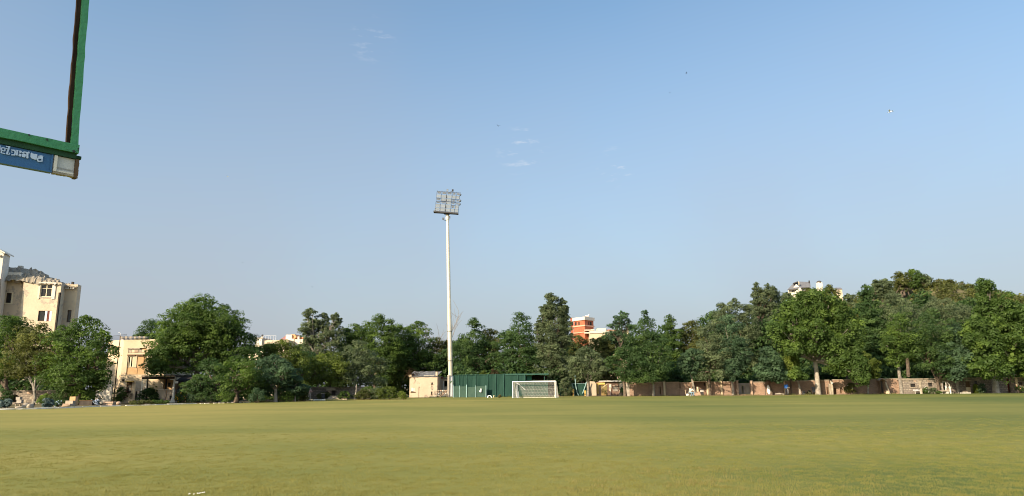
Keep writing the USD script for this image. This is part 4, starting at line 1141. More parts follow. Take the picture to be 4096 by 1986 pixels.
# lattice panel
q = ve.rect(566, 1518, 587, 1551, 0.3)
ladder = MB().box(q[0], q[0] + 0.12, 0.3, 0.36, 0.4, q[3]).box(q[1] - 0.12, q[1], 0.3, 0.36, 0.0, q[3]).box(q[0] + 0.12, q[1] - 0.12, 0.305, 0.355, q[3] - 0.12, q[3])
fr_ = ladder.build('lattice_frame', wood_white, ve.t)
for k in range(5):
    z = q[2] + 0.05 + k * 0.16
    MB().box(q[0] + 0.12, q[1] - 0.12, 0.31, 0.345, z, z + 0.08).build('slat', wood_white, fr_)
MB().box((q[0] + q[1]) / 2 - 0.04, (q[0] + q[1]) / 2 + 0.05, 0.308, 0.35, q[2] + 0.8, q[3] - 0.12).build('slat', wood_white, fr_)
yb2 = 3.6
xl, _ = ve.xz(575, 1550, yb2); xr2, _ = ve.xz(700, 1550, yb2)
hw = ve.rect(612, 1521, 649, 1560, yb2); hs2 = ve.rect(671, 1531, 683, 1547, yb2)
ve.wall('back_wall', xl, xr2, 0, zr0 - 0.02, [hw, hs2], plaster_tan, yb2, 0.2)
ve.window(hw, wood_dark, yb2, 0.05, 1, False, 0.1)
ve.window(hs2, steel_dark, yb2, 0.05, 0, False, 0.06)
q = ve.rect(633, 1561, 662, 1600, 0.6); MB().box(q[0], q[1], 0.6, 0.85, 0, q[3]).build('parapet', plaster_peach, ve.t)
MB().box(q[0] - 0.05, q[1] + 0.05, 0.55, 0.9, q[3] + 0.002, q[3] + 0.08).build('parapet_cap', band_white, ve.t)
q = ve.rect(667, 1561, 690, 1602, 0.6); MB().box(q[0], q[1], 0.6, 0.85, 0, q[3]).build('parapet', plaster_peach, ve.t)
MB().box(q[0] - 0.03, q[1] + 0.03, 0.55, 0.9, q[3] + 0.002, q[3] + 0.08).build('parapet_cap', band_white, ve.t)
MB().box(q[0] + 0.4, q[1], 0.56, 0.599, 0.4, 0.9).build('opening_panel', wood_dark, ve.t)
q = ve.rect(682, 1517, 696, 1521, 0.1); MB().box(q[0], q[1], 0.0, 0.2, q[2], q[3]).build('light_fitting', paint_white, ve.t)
q = ve.rect(592, 1515, 657, 1517, 1.0); MB().box(q[0], q[1], 0.9, 1.0, q[2], q[3]).build('curtain_rail', wood_grey, ve.t)
q = ve.rect(650, 1596, 690, 1612, -0.2); MB().box(q[0], q[1], -0.2, 0.5, 0, q[3] * 0.8).build('step', stone_pink, ve.t)
be = Facade('plank_bench', 'small weathered plank bench between the round shrub and cream house', 'bench', 549, YHs - 2.5)
q = be.rect(539, 1562, 561, 1575)
MB().box(q[0], q[1], 0, 0.4, q[2] + 0.3, q[2] + 0.38).build('seat', wood_grey, be.t)
MB().box(q[0], q[1], 0.4, 0.46, q[2] + 0.55, q[3] + 0.25).build('backrest', wood_grey, be.t)
for x in (q[0] + 0.1, q[1] - 0.1):
    MB().box(x - 0.04, x + 0.04, 0.05, 0.38, 0, q[2] + 0.298).build('leg', wood_dark, be.t)
ct = Facade('cottage', 'low pinkish cottage with dark tiled roof right of the veranda', 'cottage', 740, YV + 4)
q = ct.rect(700, 1504, 782, 1529)
hwc = ct.rect(746, 1530, 756, 1553)
x0, x1 = q[0], q[1]
ct.wall('front_wall', x0, x1, 0, q[2], [hwc], stone_pink, 0.6, 0.25)
ct.window(hwc, wood_dark, 0.6, 0.08, 0, False, 0.08)
v = [[x0 - 0.2, -0.2, q[2] - 0.1], [x1 + 0.2, -0.2, q[2] - 0.1], [x1 + 0.2, 3.0, q[3] + 0.15], [x0 - 0.2, 3.0, q[3] + 0.15], [x0 - 0.2, 6, q[2] - 0.1], [x1 + 0.2, 6, q[2] - 0.1]]
MB().add(v, [[0, 1, 2, 3], [3, 2, 5, 4]]).build('roof', roof_dark, ct.t)
MB().box(x0, x0 + 0.2, 0.86, 5.5, 0, q[2]).build('side_wall', stone_pink, ct.t)
MB().box(x1 - 0.2, x1, 0.86, 5.5, 0, q[2]).build('side_wall', stone_pink, ct.t)
sg2 = Facade('white_notice', 'small pale notice board on a post beside the veranda corner', 'notice', 705, YV - 0.3)
q = sg2.rect(700, 1525, 712, 1534); MB().box(q[0], q[1], 0, 0.05, q[2], q[3]).build('board', wood_white, sg2.t)
MB().tube([[(q[0] + q[1]) / 2, 0.09, 0], [(q[0] + q[1]) / 2, 0.09, q[3]]], 0.035, 6).build('post', wood_brown, sg2.t)

# ------------------------------------------------------------------ low stone wall far left and its yard
YL = 92.0
sw = Facade('old_stone_wall', 'low old stone wall shaded by trees at the far left', 'wall', 60, YL)
x0 = sw.xz(-160, 1585)[0]; x1 = sw.xz(300, 1585)[0]
zw_ = sw.xz(60, 1566)[1]
niche = sw.rect(42, 1580, 78, 1613)
poly = sbox(x0, -0.1, x1, zw_).difference(unary_union([sbox(niche[0], 0.3, niche[1], niche[3] - 0.3), Polygon([(niche[0], niche[3] - 0.31), (niche[1], niche[3] - 0.31), (niche[1] - 0.4, niche[3]), (niche[0] + 0.4, niche[3])])]))
MB().plate(poly, 0, 0.5).build('wall_body', wall_stone, sw.t)
MB().box(x0, x1, -0.05, 0.55, zw_ + 0.002, zw_ + 0.1).build('coping', stone_pale, sw.t)
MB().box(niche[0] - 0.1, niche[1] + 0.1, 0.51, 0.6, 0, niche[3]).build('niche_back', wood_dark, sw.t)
pr = np.random.default_rng(77)
for k in range(26):
    x = pr.uniform(x0 + (x1 - x0) * 0.3, x1); z = pr.uniform(0.2, zw_ - 0.15)
    if niche[0] - 0.3 < x < niche[1] + 0.3:
        continue
    MB().add(*blob(pr.uniform(0.2, 0.4), 0.06, pr.uniform(0.12, 0.22), k, 1, 0.12, (x, 0.0, z))).build('stone', (stone_pale, stone_pink)[k % 2], sw.t)
tb = Facade('garden_table', 'dark wooden table holding grey boxes before the old stone wall', 'table', 78, G(70, 1628)[1])
q = tb.rect(57, 1613, 100, 1632)
MB().box(q[0], q[1], 0, 0.8, q[3] - 0.07, q[3]).build('top', wood_dark, tb.t)
for x in (q[0] + 0.1, q[1] - 0.1):
    for y in (0.06, 0.72):
        MB().box(x - 0.04, x + 0.04, y - 0.04, y + 0.04, 0, q[3] - 0.072).build('leg', wood_grey, tb.t)
for k, (a, b, c_, d_, mt, lab) in enumerate(((66, 1599, 85, 1612, plaster_grey, 'pale box on the dark garden table'), (64, 1586, 80, 1597, plaster_grey, 'second pale box stacked upon the first one on the garden table'))):
    bxx = Facade('box', lab, 'box', 74, tb.loc[1] + 0.1)
    q2 = bxx.rect(a, b, c_, d_)
    zb2 = q[3] + 0.003 if k == 0 else zprev + 0.003
    zprev = zb2 + (q2[3] - q2[2])
    MB().box(q2[0], q2[1], 0, 0.4, zb2, zprev - 0.05).build('body', mt, bxx.t)
    MB().box(q2[0] - 0.02, q2[1] + 0.02, -0.02, 0.42, zprev - 0.048, zprev).build('lid', plaster_grey, bxx.t)
for k, (u, v, w_, h_, lab) in enumerate(((102, 1630, 13, 12, 'large pale boulder left of the forked tree trunk'), (121, 1632, 11, 12, 'pale boulder against the foot of the forked tree'), (77, 1633, 13, 5, 'flat mossy rock in front of the garden table'))):
    p = G(u, v)
    bo = thing('boulder', lab, 'boulder', p)
    k_ = p[1] / FOCAL
    MB().add(*blob(w_ * k_, 0.4, h_ * k_, k + 3, 3, 0.22, (0, 0, h_ * k_ * 0.4))).build('rock', stone_pale, bo.t if hasattr(bo, 't') else bo, smooth=40)
for k, (u0, u1, v0, v1, lab) in enumerate(((412, 452, 1608, 1623, 'low pink stone bench left of the stone block'),)):
    sb = Facade('stone_bench', lab, 'bench', u0, G((u0 + u1) / 2, v1)[1])
    q = sb.rect(u0, v0, u1, v1)
    MB().box(q[0], q[1], 0, 0.6, q[3] - 0.14, q[3]).build('seat', stone_pink, sb.t)
    MB().box(q[0] + 0.05, q[1] - 0.05, 0.08, 0.55, q[3] * 0.4, q[3] - 0.143).build('middle_slab', stone_pale, sb.t)
    MB().box(q[0] - 0.03, q[1] - 0.05, -0.05, 0.55, 0, q[3] * 0.4 - 0.003).build('foot_slab', stone_pink, sb.t)
bk = Facade('stone_block', 'squared pale stone block beside the low stone bench', 'stone block', 468, G(468, 1621)[1])
q = bk.rect(461, 1608, 477, 1621); MB().add(*blob((q[1] - q[0]) * 0.6, 0.3, q[3] * 0.62, 3, 1, 0.05, ((q[0] + q[1]) / 2, 0.3, q[3] * 0.5))).build('block', stone_pink, bk.t)
gpz = Facade('stone_post', 'pale upright stone gate post left of the red leaved shrub', 'post', 450, G(450, 1603)[1])
q = gpz.rect(446, 1561, 454, 1603); MB().box(q[0], q[1], 0, 0.28, -0.05, q[3]).build('shaft', stone_pale, gpz.t)
wl = Facade('white_gable', 'pale plastered gable end showing through leaves left of the cream house', 'wall', 438, 93.5)
q = wl.rect(430, 1529, 447, 1600)
MB().plate(Polygon([(q[0] - 1.5, 0), (q[1], 0), (q[1], q[3]), (q[0] - 0.4, q[3] + 0.5), (q[0] - 1.5, q[3])]), 0, 0.3).build('wall_body', plaster_white, wl.t)
sm = Facade('garden_step', 'flight of low brick steps right of the hedge at far left', 'steps', 262, G(262, 1627)[1])
for k, (a, b, c_) in enumerate(((246, 280, 1624), (250, 280, 1612), (256, 279, 1596))):
    q = sm.rect(a, c_ - 8, b, c_)
    MB().box(q[0], q[1], 0.5 * k, 0.5 * k + 0.5, 0, max(0.15, sm.xz(265, c_ - 8)[1])).build('step', (stone_pink, stone_pale, plaster_tan)[k], sm.t)
dt_ = Facade('dark_trough', 'long dark planter trough beside the golden shrub at left', 'trough', 340, G(340, 1622)[1])
q = dt_.rect(318, 1604, 368, 1621); MB().box(q[0], q[1], 0, 0.5, 0, q[3]).build('body', wood_dark, dt_.t); MB().box(q[0] - 0.05, q[1] + 0.05, -0.05, 0.55, q[3] + 0.001, q[3] + 0.06).build('rim', wood_brown, dt_.t)
lg = Facade('log_bench', 'low reddish plank bench under the dark tree near the kerb end', 'bench', 985, G(985, 1604)[1])
q = lg.rect(970, 1597, 1000, 1604)
MB().box(q[0], q[1], 0, 0.35, q[3] - 0.1, q[3]).build('seat', stone_pink, lg.t)
for x in (q[0] + 0.2, q[1] - 0.2):
    MB().box(x - 0.08, x + 0.08, 0.03, 0.3, 0, q[3] - 0.103).build('leg', wood_grey, lg.t)

# ------------------------------------------------------------------ garden wall and gate centre left
YG = 104.5
gw = Facade('garden_wall', 'low ivy grown garden wall behind the steps, centre left', 'wall', 1380, YG)
x0 = gw.xz(1215, 1570)[0]; x1 = gw.xz(1485, 1570)[0]
z1 = gw.xz(1380, 1551)[1]
gate = gw.rect(1328, 1562, 1342, 1590)
poly = sbox(x0, -0.1, x1, z1).difference(sbox(gate[0], 0, gate[1], gate[3]))
MB().plate(poly, 0, 0.35).build('wall_body', wall_stone, gw.t)
q = gw.rect(1305, 1552, 1342, 1590, -0.3)
MB().box(q[0] + 0.25, gate[0] - 0.1, -0.35, -0.003, 0, q[3] - 0.4).build('pier', stone_pink, gw.t)
MB().box(q[0], q[1], -0.45, 0.4, q[3] - 0.39, q[3]).build('gate_lintel', stone_pale, gw.t)
MB().box(gate[0], gate[1], 0.1, 0.15, 0, gate[3] - 0.01).build('gate', wood_dark, gw.t)
q = gw.rect(1450, 1551, 1486, 1553); MB().box(x0, x1, -0.06, 0.4, z1 + 0.001, z1 + 0.12).build('coping', stone_pale, gw.t)
gs = Facade('stone_steps', 'wide grey stone steps leading up to the garden gate', 'steps', 1340, 101.2)
for k, (a, b, vt) in enumerate(((1296, 1388, 1596), (1308, 1368, 1592), (1308, 1367, 1588), (1312, 1340, 1584.5))):
    q = gs.rect(a, vt, b, 1598)
    MB().box(q[0], q[1], 0.4 * k, 0.4 * k + 1.2, -0.05, q[3]).build('step', (stone_pale, wood_grey, wood_grey, stone_pale)[k], gs.t)
q = gs.rect(1358, 1590, 1364, 1597); MB().box(q[0], q[1], -0.02, 0.39, 0.1, q[3]).build('end_block', wood_dark, gs.t)
ks = thing('stone_edging', 'flat pale edging stones left of the garden steps', 'edging', G(1230, 1600))
o = G(1230, 1600)
for (a, va, b, vb) in ((1226, 1599, 1252, 1603), (1252, 1603.5, 1300, 1602.5), (1296, 1600.5, 1328, 1600)):
    p, q = G(a, va) - o, G(b, vb) - o
    MB().tube([p + [0, 0, 0.02], q + [0, 0, 0.02]], 0.13, 6).build('edging_stone', kerb_white, ks)
pp = Facade('leaning_post', 'pale leaning post among the ivy right of the garden steps', 'post', 1419, 102.5)
m = MB().tube([[pp.xz(1419, 1585)[0], 0, 0], [pp.xz(1425, 1560)[0], 0, pp.xz(1425, 1560)[1]], [pp.xz(1426, 1538)[0], 0, pp.xz(1426, 1538)[1]]], [0.12, 0.09, 0.07], 7).build('trunk', bark_pale, pp.t, smooth=50)
bal = G(1424, 1597)
b2 = thing('white_ball', 'small white ball on the grass edge before the ivy hedge', 'ball', (bal[0], bal[1], 0.10))
MB().tm(trimesh.creation.icosphere(2, 0.115)).build('ball', ball_white, b2, smooth=True)
pl_ = Facade('painted_post', 'short pale yellow post left of the standing figure', 'post', 1222, 101.0)
q = pl_.rect(1219, 1560, 1228, 1588); MB().tube([[0.1, 0, 0], [0.1, 0, q[3] * 0.6], [0.06, 0, q[3]]], [0.16, 0.15, 0.13], 9).build('shaft', plaster_cream, pl_.t, smooth=40)
bn = Facade('stone_urn', 'dark garden urn with a pale slab on top left of the gate', 'urn', 1290, 102.5)
q = bn.rect(1285, 1576, 1297, 1588)
MB().tube([[0.1, 0, 0], [0.1, 0, q[3] * 0.5], [0.1, 0, q[3]]], [0.13, 0.26, 0.22], 10).build('bowl', steel_dark, bn.t, smooth=40)
MB().box(q[0], q[1] + 0.1, -0.2, 0.2, q[3] + 0.002, q[3] + 0.09).build('slab', stone_pale, bn.t)

# ------------------------------------------------------------------ shed group right of the goal
YB = G(2420, 1583)[1]
sl = Facade('pale_wall_slab', 'pale peach freestanding wall slab with dark red pillar right of the green fence', 'wall', 2372, YB - 0.8)
q = sl.rect(2360, 1525, 2385, 1584)
hx = (q[0] + q[1]) / 2
MB().plate(Polygon([(q[0], 0), (q[1], 0), (q[1], q[3] - 0.5), (q[1] - 0.25, q[3] - 0.1), (q[0], q[3])]), 0, 0.4).build('slab', plaster_peach, sl.t)
q = sl.rect(2348, 1521, 2355, 1584); MB().box(q[0], q[1], 0, 0.4, 0, q[3]).build('pillar', red_dark, sl.t)
q = sl.rect(2355.5, 1522, 2360, 1584); MB().box(q[0], q[1], 0.1, 0.35, 0, q[3]).build('dark_jamb', wood_dark, sl.t)
sd = Facade('brick_shed', 'low brown shed with flat concrete roof and green door', 'shed', 2440, YB)
q = sd.rect(2386, 1526, 2497, 1583)
od = sd.rect(2390, 1532, 2404, 1583)
d2 = sd.rect(2405, 1543, 2428, 1583)
zr = sd.xz(2450, 1528)[1]
sd.wall('front_wall', q[0], q[1], -0.1, zr, [(od[0], od[1], -0.1, od[3])], wall_brown, 0, 0.25)
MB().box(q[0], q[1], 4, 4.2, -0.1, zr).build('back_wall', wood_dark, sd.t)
MB().box(q[1] - 0.2, q[1], 0.26, 3.99, -0.1, zr).build('side_wall', wall_brown, sd.t)
MB().box(q[0] + 0.9, q[1] + 0.1, -0.35, 4.3, zr + 0.005, zr + 0.2).build('roof', concrete, sd.t)
MB().box(d2[0], d2[1], -0.05, -0.004, 0, d2[3]).build('green_door', M('door_green_brown', (0.16, 0.15, 0.06), (0.30, 0.19, 0.07), 1.2, 0.8), sd.t)
v = [sd.xz(2404, 1560), sd.xz(2408, 1553), sd.xz(2428, 1539), sd.xz(2422, 1538)]
MB().plate(Polygon(v).buffer(0.03), -0.09, -0.052).build('door_brace', plaster_cream, sd.t)
q = sd.rect(2390, 1532, 2420, 1539, -0.2); MB().box(q[0], q[1], -0.25, -0.05, q[2], q[3]).build('lintel', yellow_paint, sd.t)
q = sd.rect(2387.5, 1533, 2393.5, 1568, -0.2); MB().box(q[0], q[1], -0.25, -0.003, 0.3, q[3] - 0.01).build('yellow_pier', yellow_paint, sd.t)
q = sd.rect(2436.5, 1538, 2445, 1552, -0.05); MB().box(q[0], q[1], -0.06, -0.004, q[2], q[3]).build('notice', plaster_white, sd.t)
q = sd.rect(2437, 1553, 2444, 1565, -0.05); MB().box(q[0], q[1], -0.05, -0.004, q[2], q[3]).build('notice', plaster_cream, sd.t)
q = sd.rect(2451, 1541, 2472, 1546, -0.05); MB().box(q[0], q[1], -0.2, -0.004, q[2], q[3]).build('window_hood', stone_pink, sd.t)
q = sd.rect(2453, 1547, 2471, 1566, -0.03); MB().box(q[0], q[1], -0.04, -0.004, q[2], q[3]).build('window', plaster_grey, sd.t)
x = sd.xz(2443, 1570, -0.2)[0]; MB().tube([[x, -0.15, 0], [x, -0.15, 1.1]], 0.03, 6).build('water_pipe', steel_pale, sd.t)
pi = Facade('chimney_pillar', 'short bright pillar above the right corner of the brown shed', 'pillar', 2479, YB + 0.4)
q = pi.rect(2474, 1503, 2484, 1583)
MB().box(q[0], q[1], 0, 0.4, 0, q[3] - 0.55).build('shaft', stone_pink, pi.t)
MB().box(q[0] - 0.03, q[1] + 0.03, -0.03, 0.43, q[3] - 0.54, q[3] - 0.2).build('head', plaster_cream, pi.t)
MB().box(q[0] + 0.05, q[1] - 0.05, 0.03, 0.37, q[3] - 0.19, q[3]).build('cap', plaster_cream, pi.t)
dm = Facade('stone_mound', 'rounded grey stone oven beside the brown shed', 'stone oven', 2487, YB - 0.3)
q = dm.rect(2476, 1522, 2498, 1584)
v, f = blob((q[1] - q[0]) / 2, 0.5, q[3] * 0.55, 6, 2, 0.08, ((q[0] + q[1]) / 2, 0.5, q[3] * 0.45)); MB().add(v, f).build('dome', stone_pale, dm.t)
MB().box(q[0] - 0.05, q[0] + 0.35, -0.1, 0.3, 0, q[3] * 0.48).build('front_pier', stone_pink, dm.t)
for k, (u, v0, v1, w_, lab) in enumerate(((2507, 1570, 1583, 3.2, 'small pale bollard right of the brown shed'), (2528, 1565, 1582, 3.2, 'pale bollard before the grey wall panel'), (2547, 1553, 1582, 5, 'bright leaning standing stone before the old brick wall'), (2591, 1552, 1578, 3.6, 'pinkish standing stone left of two thin trunks'))):
    bs = Facade('standing_stone', lab, 'standing stone', u, YB - 0.4)
    q = bs.rect(u - w_, v0, u + w_, v1)
    a = (q[1] - q[0]) / 2
    MB().tube([[a * 0.2, 0, -0.05], [0, 0, q[3] * 0.35], [-a * 0.1, 0, q[3] * 0.75], [-a * 0.2, 0, q[3]]], [a * 0.75, a, a * 0.8, a * 0.35], 8).build('stone', plaster_cream if k in (0, 2) else stone_pink, bs.t, smooth=50)
pb = G(2620, 1584)
tt_ = thing('white_tub', 'pale upturned tub on the grass before the old brick wall', 'tub', pb)
MB().tube([[0, 0, 0], [0, 0, 0.14], [0, 0, 0.34], [0, 0, 0.36]], [0.30, 0.29, 0.24, 0.16], 12).build('tub', plaster_cream, tt_, smooth=40)

# ------------------------------------------------------------------ long boundary wall on the right
YW0, YW1 = 107.5, 103.0
pL = np.array([P(2498, 1575, YW0)[0], YW0]); pR = np.array([P(3612, 1575, YW1)[0], YW1])
rzw = math.atan2(*(pR - pL)[::-1])
bw = Facade('boundary_wall', 'long old brick boundary wall shaded by trees on the right', 'wall', 2498, YW0, rzw)
secs = [(2498, 2518, 1533, plaster_grey), (2518, 2549, 1533, wall_brick), (2549, 2592, 1535, wall_brick), (2592, 2652, 1531, wall_brick), (2662, 2717, 1531, wall_brick), (2717, 2772, 1533, wall_brick),
        (2834, 2881, 1530, wall_brick), (2889, 2944, 1528, wall_brick), (3010, 3134, 1530, wall_brick), (3141, 3236, 1526, wall_brick), (3236, 3320, 1523, wall_brick), (3334, 3420, 1520, wall_brick), (3420, 3520, 1518, wall_brick), (3520, 3612, 1517, wall_brick)]
holes_px = {6: [], 11: [(3336, 1553, 3346, 1577), (3360, 1551, 3369, 1575)], 10: [(3307, 1550, 3317, 1577)], 5: [(2718, 1535, 2723, 1554)], 3: [(2639, 1547, 2644, 1578)]}
for i, (a, b, vt, mt) in enumerate(secs):
    x0, _ = bw.xz(a, 1550); x1, _ = bw.xz(b, 1550); z = bw.xz((a + b) / 2, vt)[1]
    hl = [bw.rect(*r_) for r_ in holes_px.get(i, [])]
    hl = [(h[0], h[1], max(h[2], -0.05), h[3]) for h in hl]
    bw.wall('wall_section', x0 + 0.01, x1 - 0.01, -0.1, z, hl, mt, 0, 0.4)
    MB().box(x0 + 0.012, x1 - 0.012, -0.06, 0.46, z + 0.002, z + 0.09).build('coping', stone_pink if i < 6 else stone_pale, bw.t)
    for h in hl:
        MB().box(h[0] + 0.004, h[1] - 0.004, 0.2, 0.28, h[2], h[3] - 0.004).build('door', wood_brown, bw.t)
for (a, b, vt, mt) in ((2653, 2661, 1532, plaster_cream), (2826, 2833, 1533, plaster_cream), (2882, 2888, 1529, plaster_cream), (2945, 2953, 1528, stone_pink), (3002, 3009, 1530, stone_pink), (3135, 3140.5, 1529, plaster_cream), (3606, 3616, 1518, stone_pale)):
    x0, _ = bw.xz(a, 1550); x1, _ = bw.xz(b, 1550); z = bw.xz((a + b) / 2, vt)[1]
    MB().box(x0, x1, -0.22, 0.5, -0.1, z + 0.12).build('pilaster', mt, bw.t)
    MB().box(x0 - 0.05, x1 + 0.05, -0.27, 0.55, z + 0.121, z + 0.22).build('pilaster_cap', stone_pale, bw.t)
# recessed gateway
x0, _ = bw.xz(2953.5, 1550); x1, _ = bw.xz(3001.5, 1550); z = bw.xz(2978, 1533)[1]
hd = bw.rect(2969, 1543, 2974, 1570, 1.2)
bw.wall('gateway_wall', x0 - 0.3, x1 + 0.3, 0, z, [(hd[0], hd[1], 0.2, hd[3])], plaster_grey, 1.2, 0.3)
q = bw.rect(2965, 1541, 2984, 1570, 1.2)
MB().plate(sbox(q[0], 0.1, q[1], q[3]).difference(sbox(q[0] + 0.12, 0.1, q[1] - 0.12, q[3] - 0.12)), 1.12, 1.197).build('gateway_frame', stone_pale, bw.t)
MB().box(x0, x1, -0.9, 1.1, -0.05, 0.12).build('gateway_step', earth, bw.t)
# shrine room between wall sections
x0, _ = bw.xz(2773, 1550); x1, _ = bw.xz(2825, 1550); z = bw.xz(2800, 1529)[1]
hr = bw.rect(2815, 1533, 2822, 1545, 0.8)
bw.wall('alcove_wall', x0 - 0.2, x1 + 0.2, 0, z, [hr], wall_brown, 0.8, 0.3)
MB().box(hr[0], hr[1], 1.0, 1.05, hr[2], hr[3]).build('alcove_window', wood_dark, bw.t)
MB().box(x0 - 0.1, x1 + 0.1, -0.5, 1.1, z + 0.002, z + 0.15).build('alcove_roof', stone_pink, bw.t)
# earth strip at the wall foot
es = G(2540, 1584); strip = Polygon([tuple(G(u, v)[:2]) for u, v in ((2650, 1583.5), (2900, 1584.5), (3160, 1581.5), (3300, 1579), (3300, 1576), (3160, 1577), (2900, 1580), (2650, 1580))])
m = trimesh.creation.extrude_polygon(strip.buffer(0), 0.004, engine='earcut'); m.apply_translation((0, 0, 0.001))
tag(obj('path', m, earth), kind='structure', label='strip of bare reddish earth along the foot of the boundary wall')
def on_wall(name, lab, cat, u, dy=-0.9):
    Yw = YW0 + (YW1 - YW0) * (u - 2498) / (3612 - 2498) + dy
    return Facade(name, lab, cat, u, Yw, rzw)
bs = on_wall('brick_steps', 'stack of reddish brick steps right of the seated person', 'steps', 2793)
for k, (a, b, v_) in enumerate(((2776, 2805, 1579), (2777, 2804, 1573), (2778, 2802, 1568))):
    q = bs.rect(a, v_, b, 1584); MB().box(q[0], q[1], 0.25 * k, 0.25 * k + 0.6, 0, q[3]).build('step', stone_pink, bs.t)
ur = on_wall('stone_figure', 'pale carved stone drum standing on the brick steps', 'stone drum', 2792, -0.2)
q = ur.rect(2788, 1548, 2797, 1568); zb3 = bs.rect(2778, 1568, 2802, 1584)[3] + 0.005
MB().tube([[0, 0, zb3], [0, 0, zb3 + 0.35], [0, 0, zb3 + 0.36], [0, 0, zb3 + 0.7]], [0.17, 0.17, 0.13, 0.15], 10).build('drum', plaster_cream, ur.t, smooth=40)
gr = on_wall('iron_rack', 'dark iron rack with pale slats beside the stone drum', 'rack', 2806)
q = gr.rect(2800, 1557, 2814, 1570)
for k in range(5):
    x = q[0] + (q[1] - q[0]) * k / 4
    MB().box(x - 0.03, x + 0.03, 0, 0.06, 0.0, q[3] - 0.1).build('bar', steel_dark, gr.t)
MB().box(q[0], q[1], -0.01, -0.003, q[3] - 0.4, q[3] - 0.2).build('slat', concrete, gr.t); MB().box(q[0], q[1], 0.0, 0.08, q[3] - 0.098, q[3]).build('rail', steel_dark, gr.t)
rb = G(2819, 1581); rk = thing('white_rock', 'whitish rounded rock beside the iron rack', 'rock', rb); MB().add(*blob(0.2, 0.25, 0.33, 5, 2, 0.15, (0, 0, 0.25))).build('rock', stone_pale, rk)
sp = on_wall('upright_pillar', 'pale forked pillar with rounded top before the old wall', 'pillar', 3328, -0.8)
q = sp.rect(3318, 1536, 3333, 1578)
MB().box(q[0], q[0] + 0.16, 0, 0.4, 0, q[3]).build('left_leaf', stone_pale, sp.t)
MB().box(q[0] + 0.17, q[0] + 0.42, 0.05, 0.35, 0, q[3] - 0.1).build('middle', wood_grey, sp.t)
q2 = sp.rect(3325, 1523, 3334, 1578)
MB().tube([[q2[1] - 0.14, 0.15, 0], [q2[1] - 0.12, 0.15, q2[3] * 0.6], [q2[1] - 0.18, 0.15, q2[3] - 0.15], [q2[1] - 0.24, 0.15, q2[3]]], [0.14, 0.15, 0.17, 0.1], 9).build('right_leaf', stone_pale, sp.t, smooth=50)
x, z = sp.xz(3329, 1533); MB().tube([[x, -0.03, z], [x, 0.0, z]], 0.14, 12).build('disc', steel_pale, sp.t)
ms = on_wall('metal_sheet', 'grey ribbed metal sheet leaning against the wall near the big trunk', 'metal sheet', 3255, -0.8)
q = ms.rect(3249, 1549, 3263, 1570)
v = []
for i in range(17):
    x = q[0] + (q[1] - q[0]) * i / 16
    for (y, z) in ((0.0, 0.35), (0.3, q[3])):
        v.append([x, y + 0.02 * (i % 2), z])
MB().add(v, [[a * 2, a * 2 + 2, a * 2 + 3, a * 2 + 1] for a in range(16)]).build('sheet', roof_grey, ms.t)
MB().tube([[q[0], 0, 0], [q[0], 0, 0.4]], 0.03, 6).tube([[q[1], 0, 0], [q[1], 0, 0.4]], 0.03, 6).build('legs', steel_dark, ms.t)
mb_ = on_wall('black_crate', 'small black crate at the wall foot right of the slim trunk', 'crate', 3215, -0.7)
q = mb_.rect(3209, 1565, 3220, 1574); MB().box(q[0], q[1], 0, 0.4, 0, q[3] - 0.03).build('body', steel_dark, mb_.t); MB().box(q[0] - 0.02, q[1] + 0.02, -0.02, 0.42, q[3] - 0.029, q[3]).build('lid', wood_dark, mb_.t)
tp = on_wall('dark_tarpaulin', 'pointed heap under dark olive tarpaulin left of the metal sheet', 'covered heap', 3238, -0.7)
q = tp.rect(3229, 1561, 3248, 1577)
v, f = blob((q[1] - q[0]) / 2, 0.4, q[3] * 0.6, 9, 2, 0.2, ((q[0] + q[1]) / 2, 0.2, q[3] * 0.35)); MB().add(v, f).build('cover', M('tarpaulin_olive', (0.02, 0.02, 0.01), (0.05, 0.05, 0.02), 3, 0.6), tp.t)
sc2 = on_wall('sacks', 'pale cloth sack hanging between two stakes at the wall', 'sack', 3076, -0.6)
q = sc2.rect(3067, 1543, 3080, 1577)
v, f = blob(0.24, 0.15, q[3] * 0.5, 4, 2, 0.2, ((q[0] + q[1]) / 2 + 0.05, 0, q[3] * 0.5 + 0.05)); v[:, 0] += (v[:, 2] - q[3] * 0.5) * -0.06; MB().add(v, f).build('cloth', cloth_white, sc2.t, smooth=60)
MB().tube([[q[0] - 0.2, 0, 0], [q[0] - 0.15, 0, q[3]], [q[1] + 0.1, 0, q[3]]], 0.04, 6).build('stakes', wood_dark, sc2.t)
bk3 = on_wall('log', 'fallen pale log lying at the wall foot left of the blue shirted person', 'log', 3118, -1.0)
MB().tube([[-0.6, 0, 0.12], [0, 0.05, 0.16], [0.6, 0, 0.1]], [0.09, 0.14, 0.08], 8).build('log', bark_pale, bk3.t, smooth=50)
# lean-to and little roofs above the wall
hr_ = Facade('hipped_hut', 'dark brown hipped roof hut rising behind the boundary wall', 'hut', 2710, 113.0)
q = hr_.rect(2678, 1506, 2731, 1531)
xm, xa_ = (q[0] + q[1]) / 2, (q[1] - q[0]) / 2
v = [[q[0], -0.5, q[2] + 0.5], [q[1], -0.5, q[2] + 0.7], [q[1], 3, q[2] + 0.7], [q[0], 3, q[2] + 0.5], [xm - 0.2, 1.2, q[3]], [xm + xa_ * 0.6, 1.2, q[3]]]
MB().add(v, [[0, 1, 5], [0, 5, 4], [1, 2, 5], [2, 3, 4], [2, 4, 5], [3, 0, 4], [0, 3, 2], [0, 2, 1]]).build('roof', roof_dark, hr_.t)
MB().box(q[0] + 0.3, q[1] - 0.1, 0, 2.6, 0, q[2] + 0.55).build('walls', wood_dark, hr_.t)
q = hr_.rect(2731, 1516, 2753, 1531)
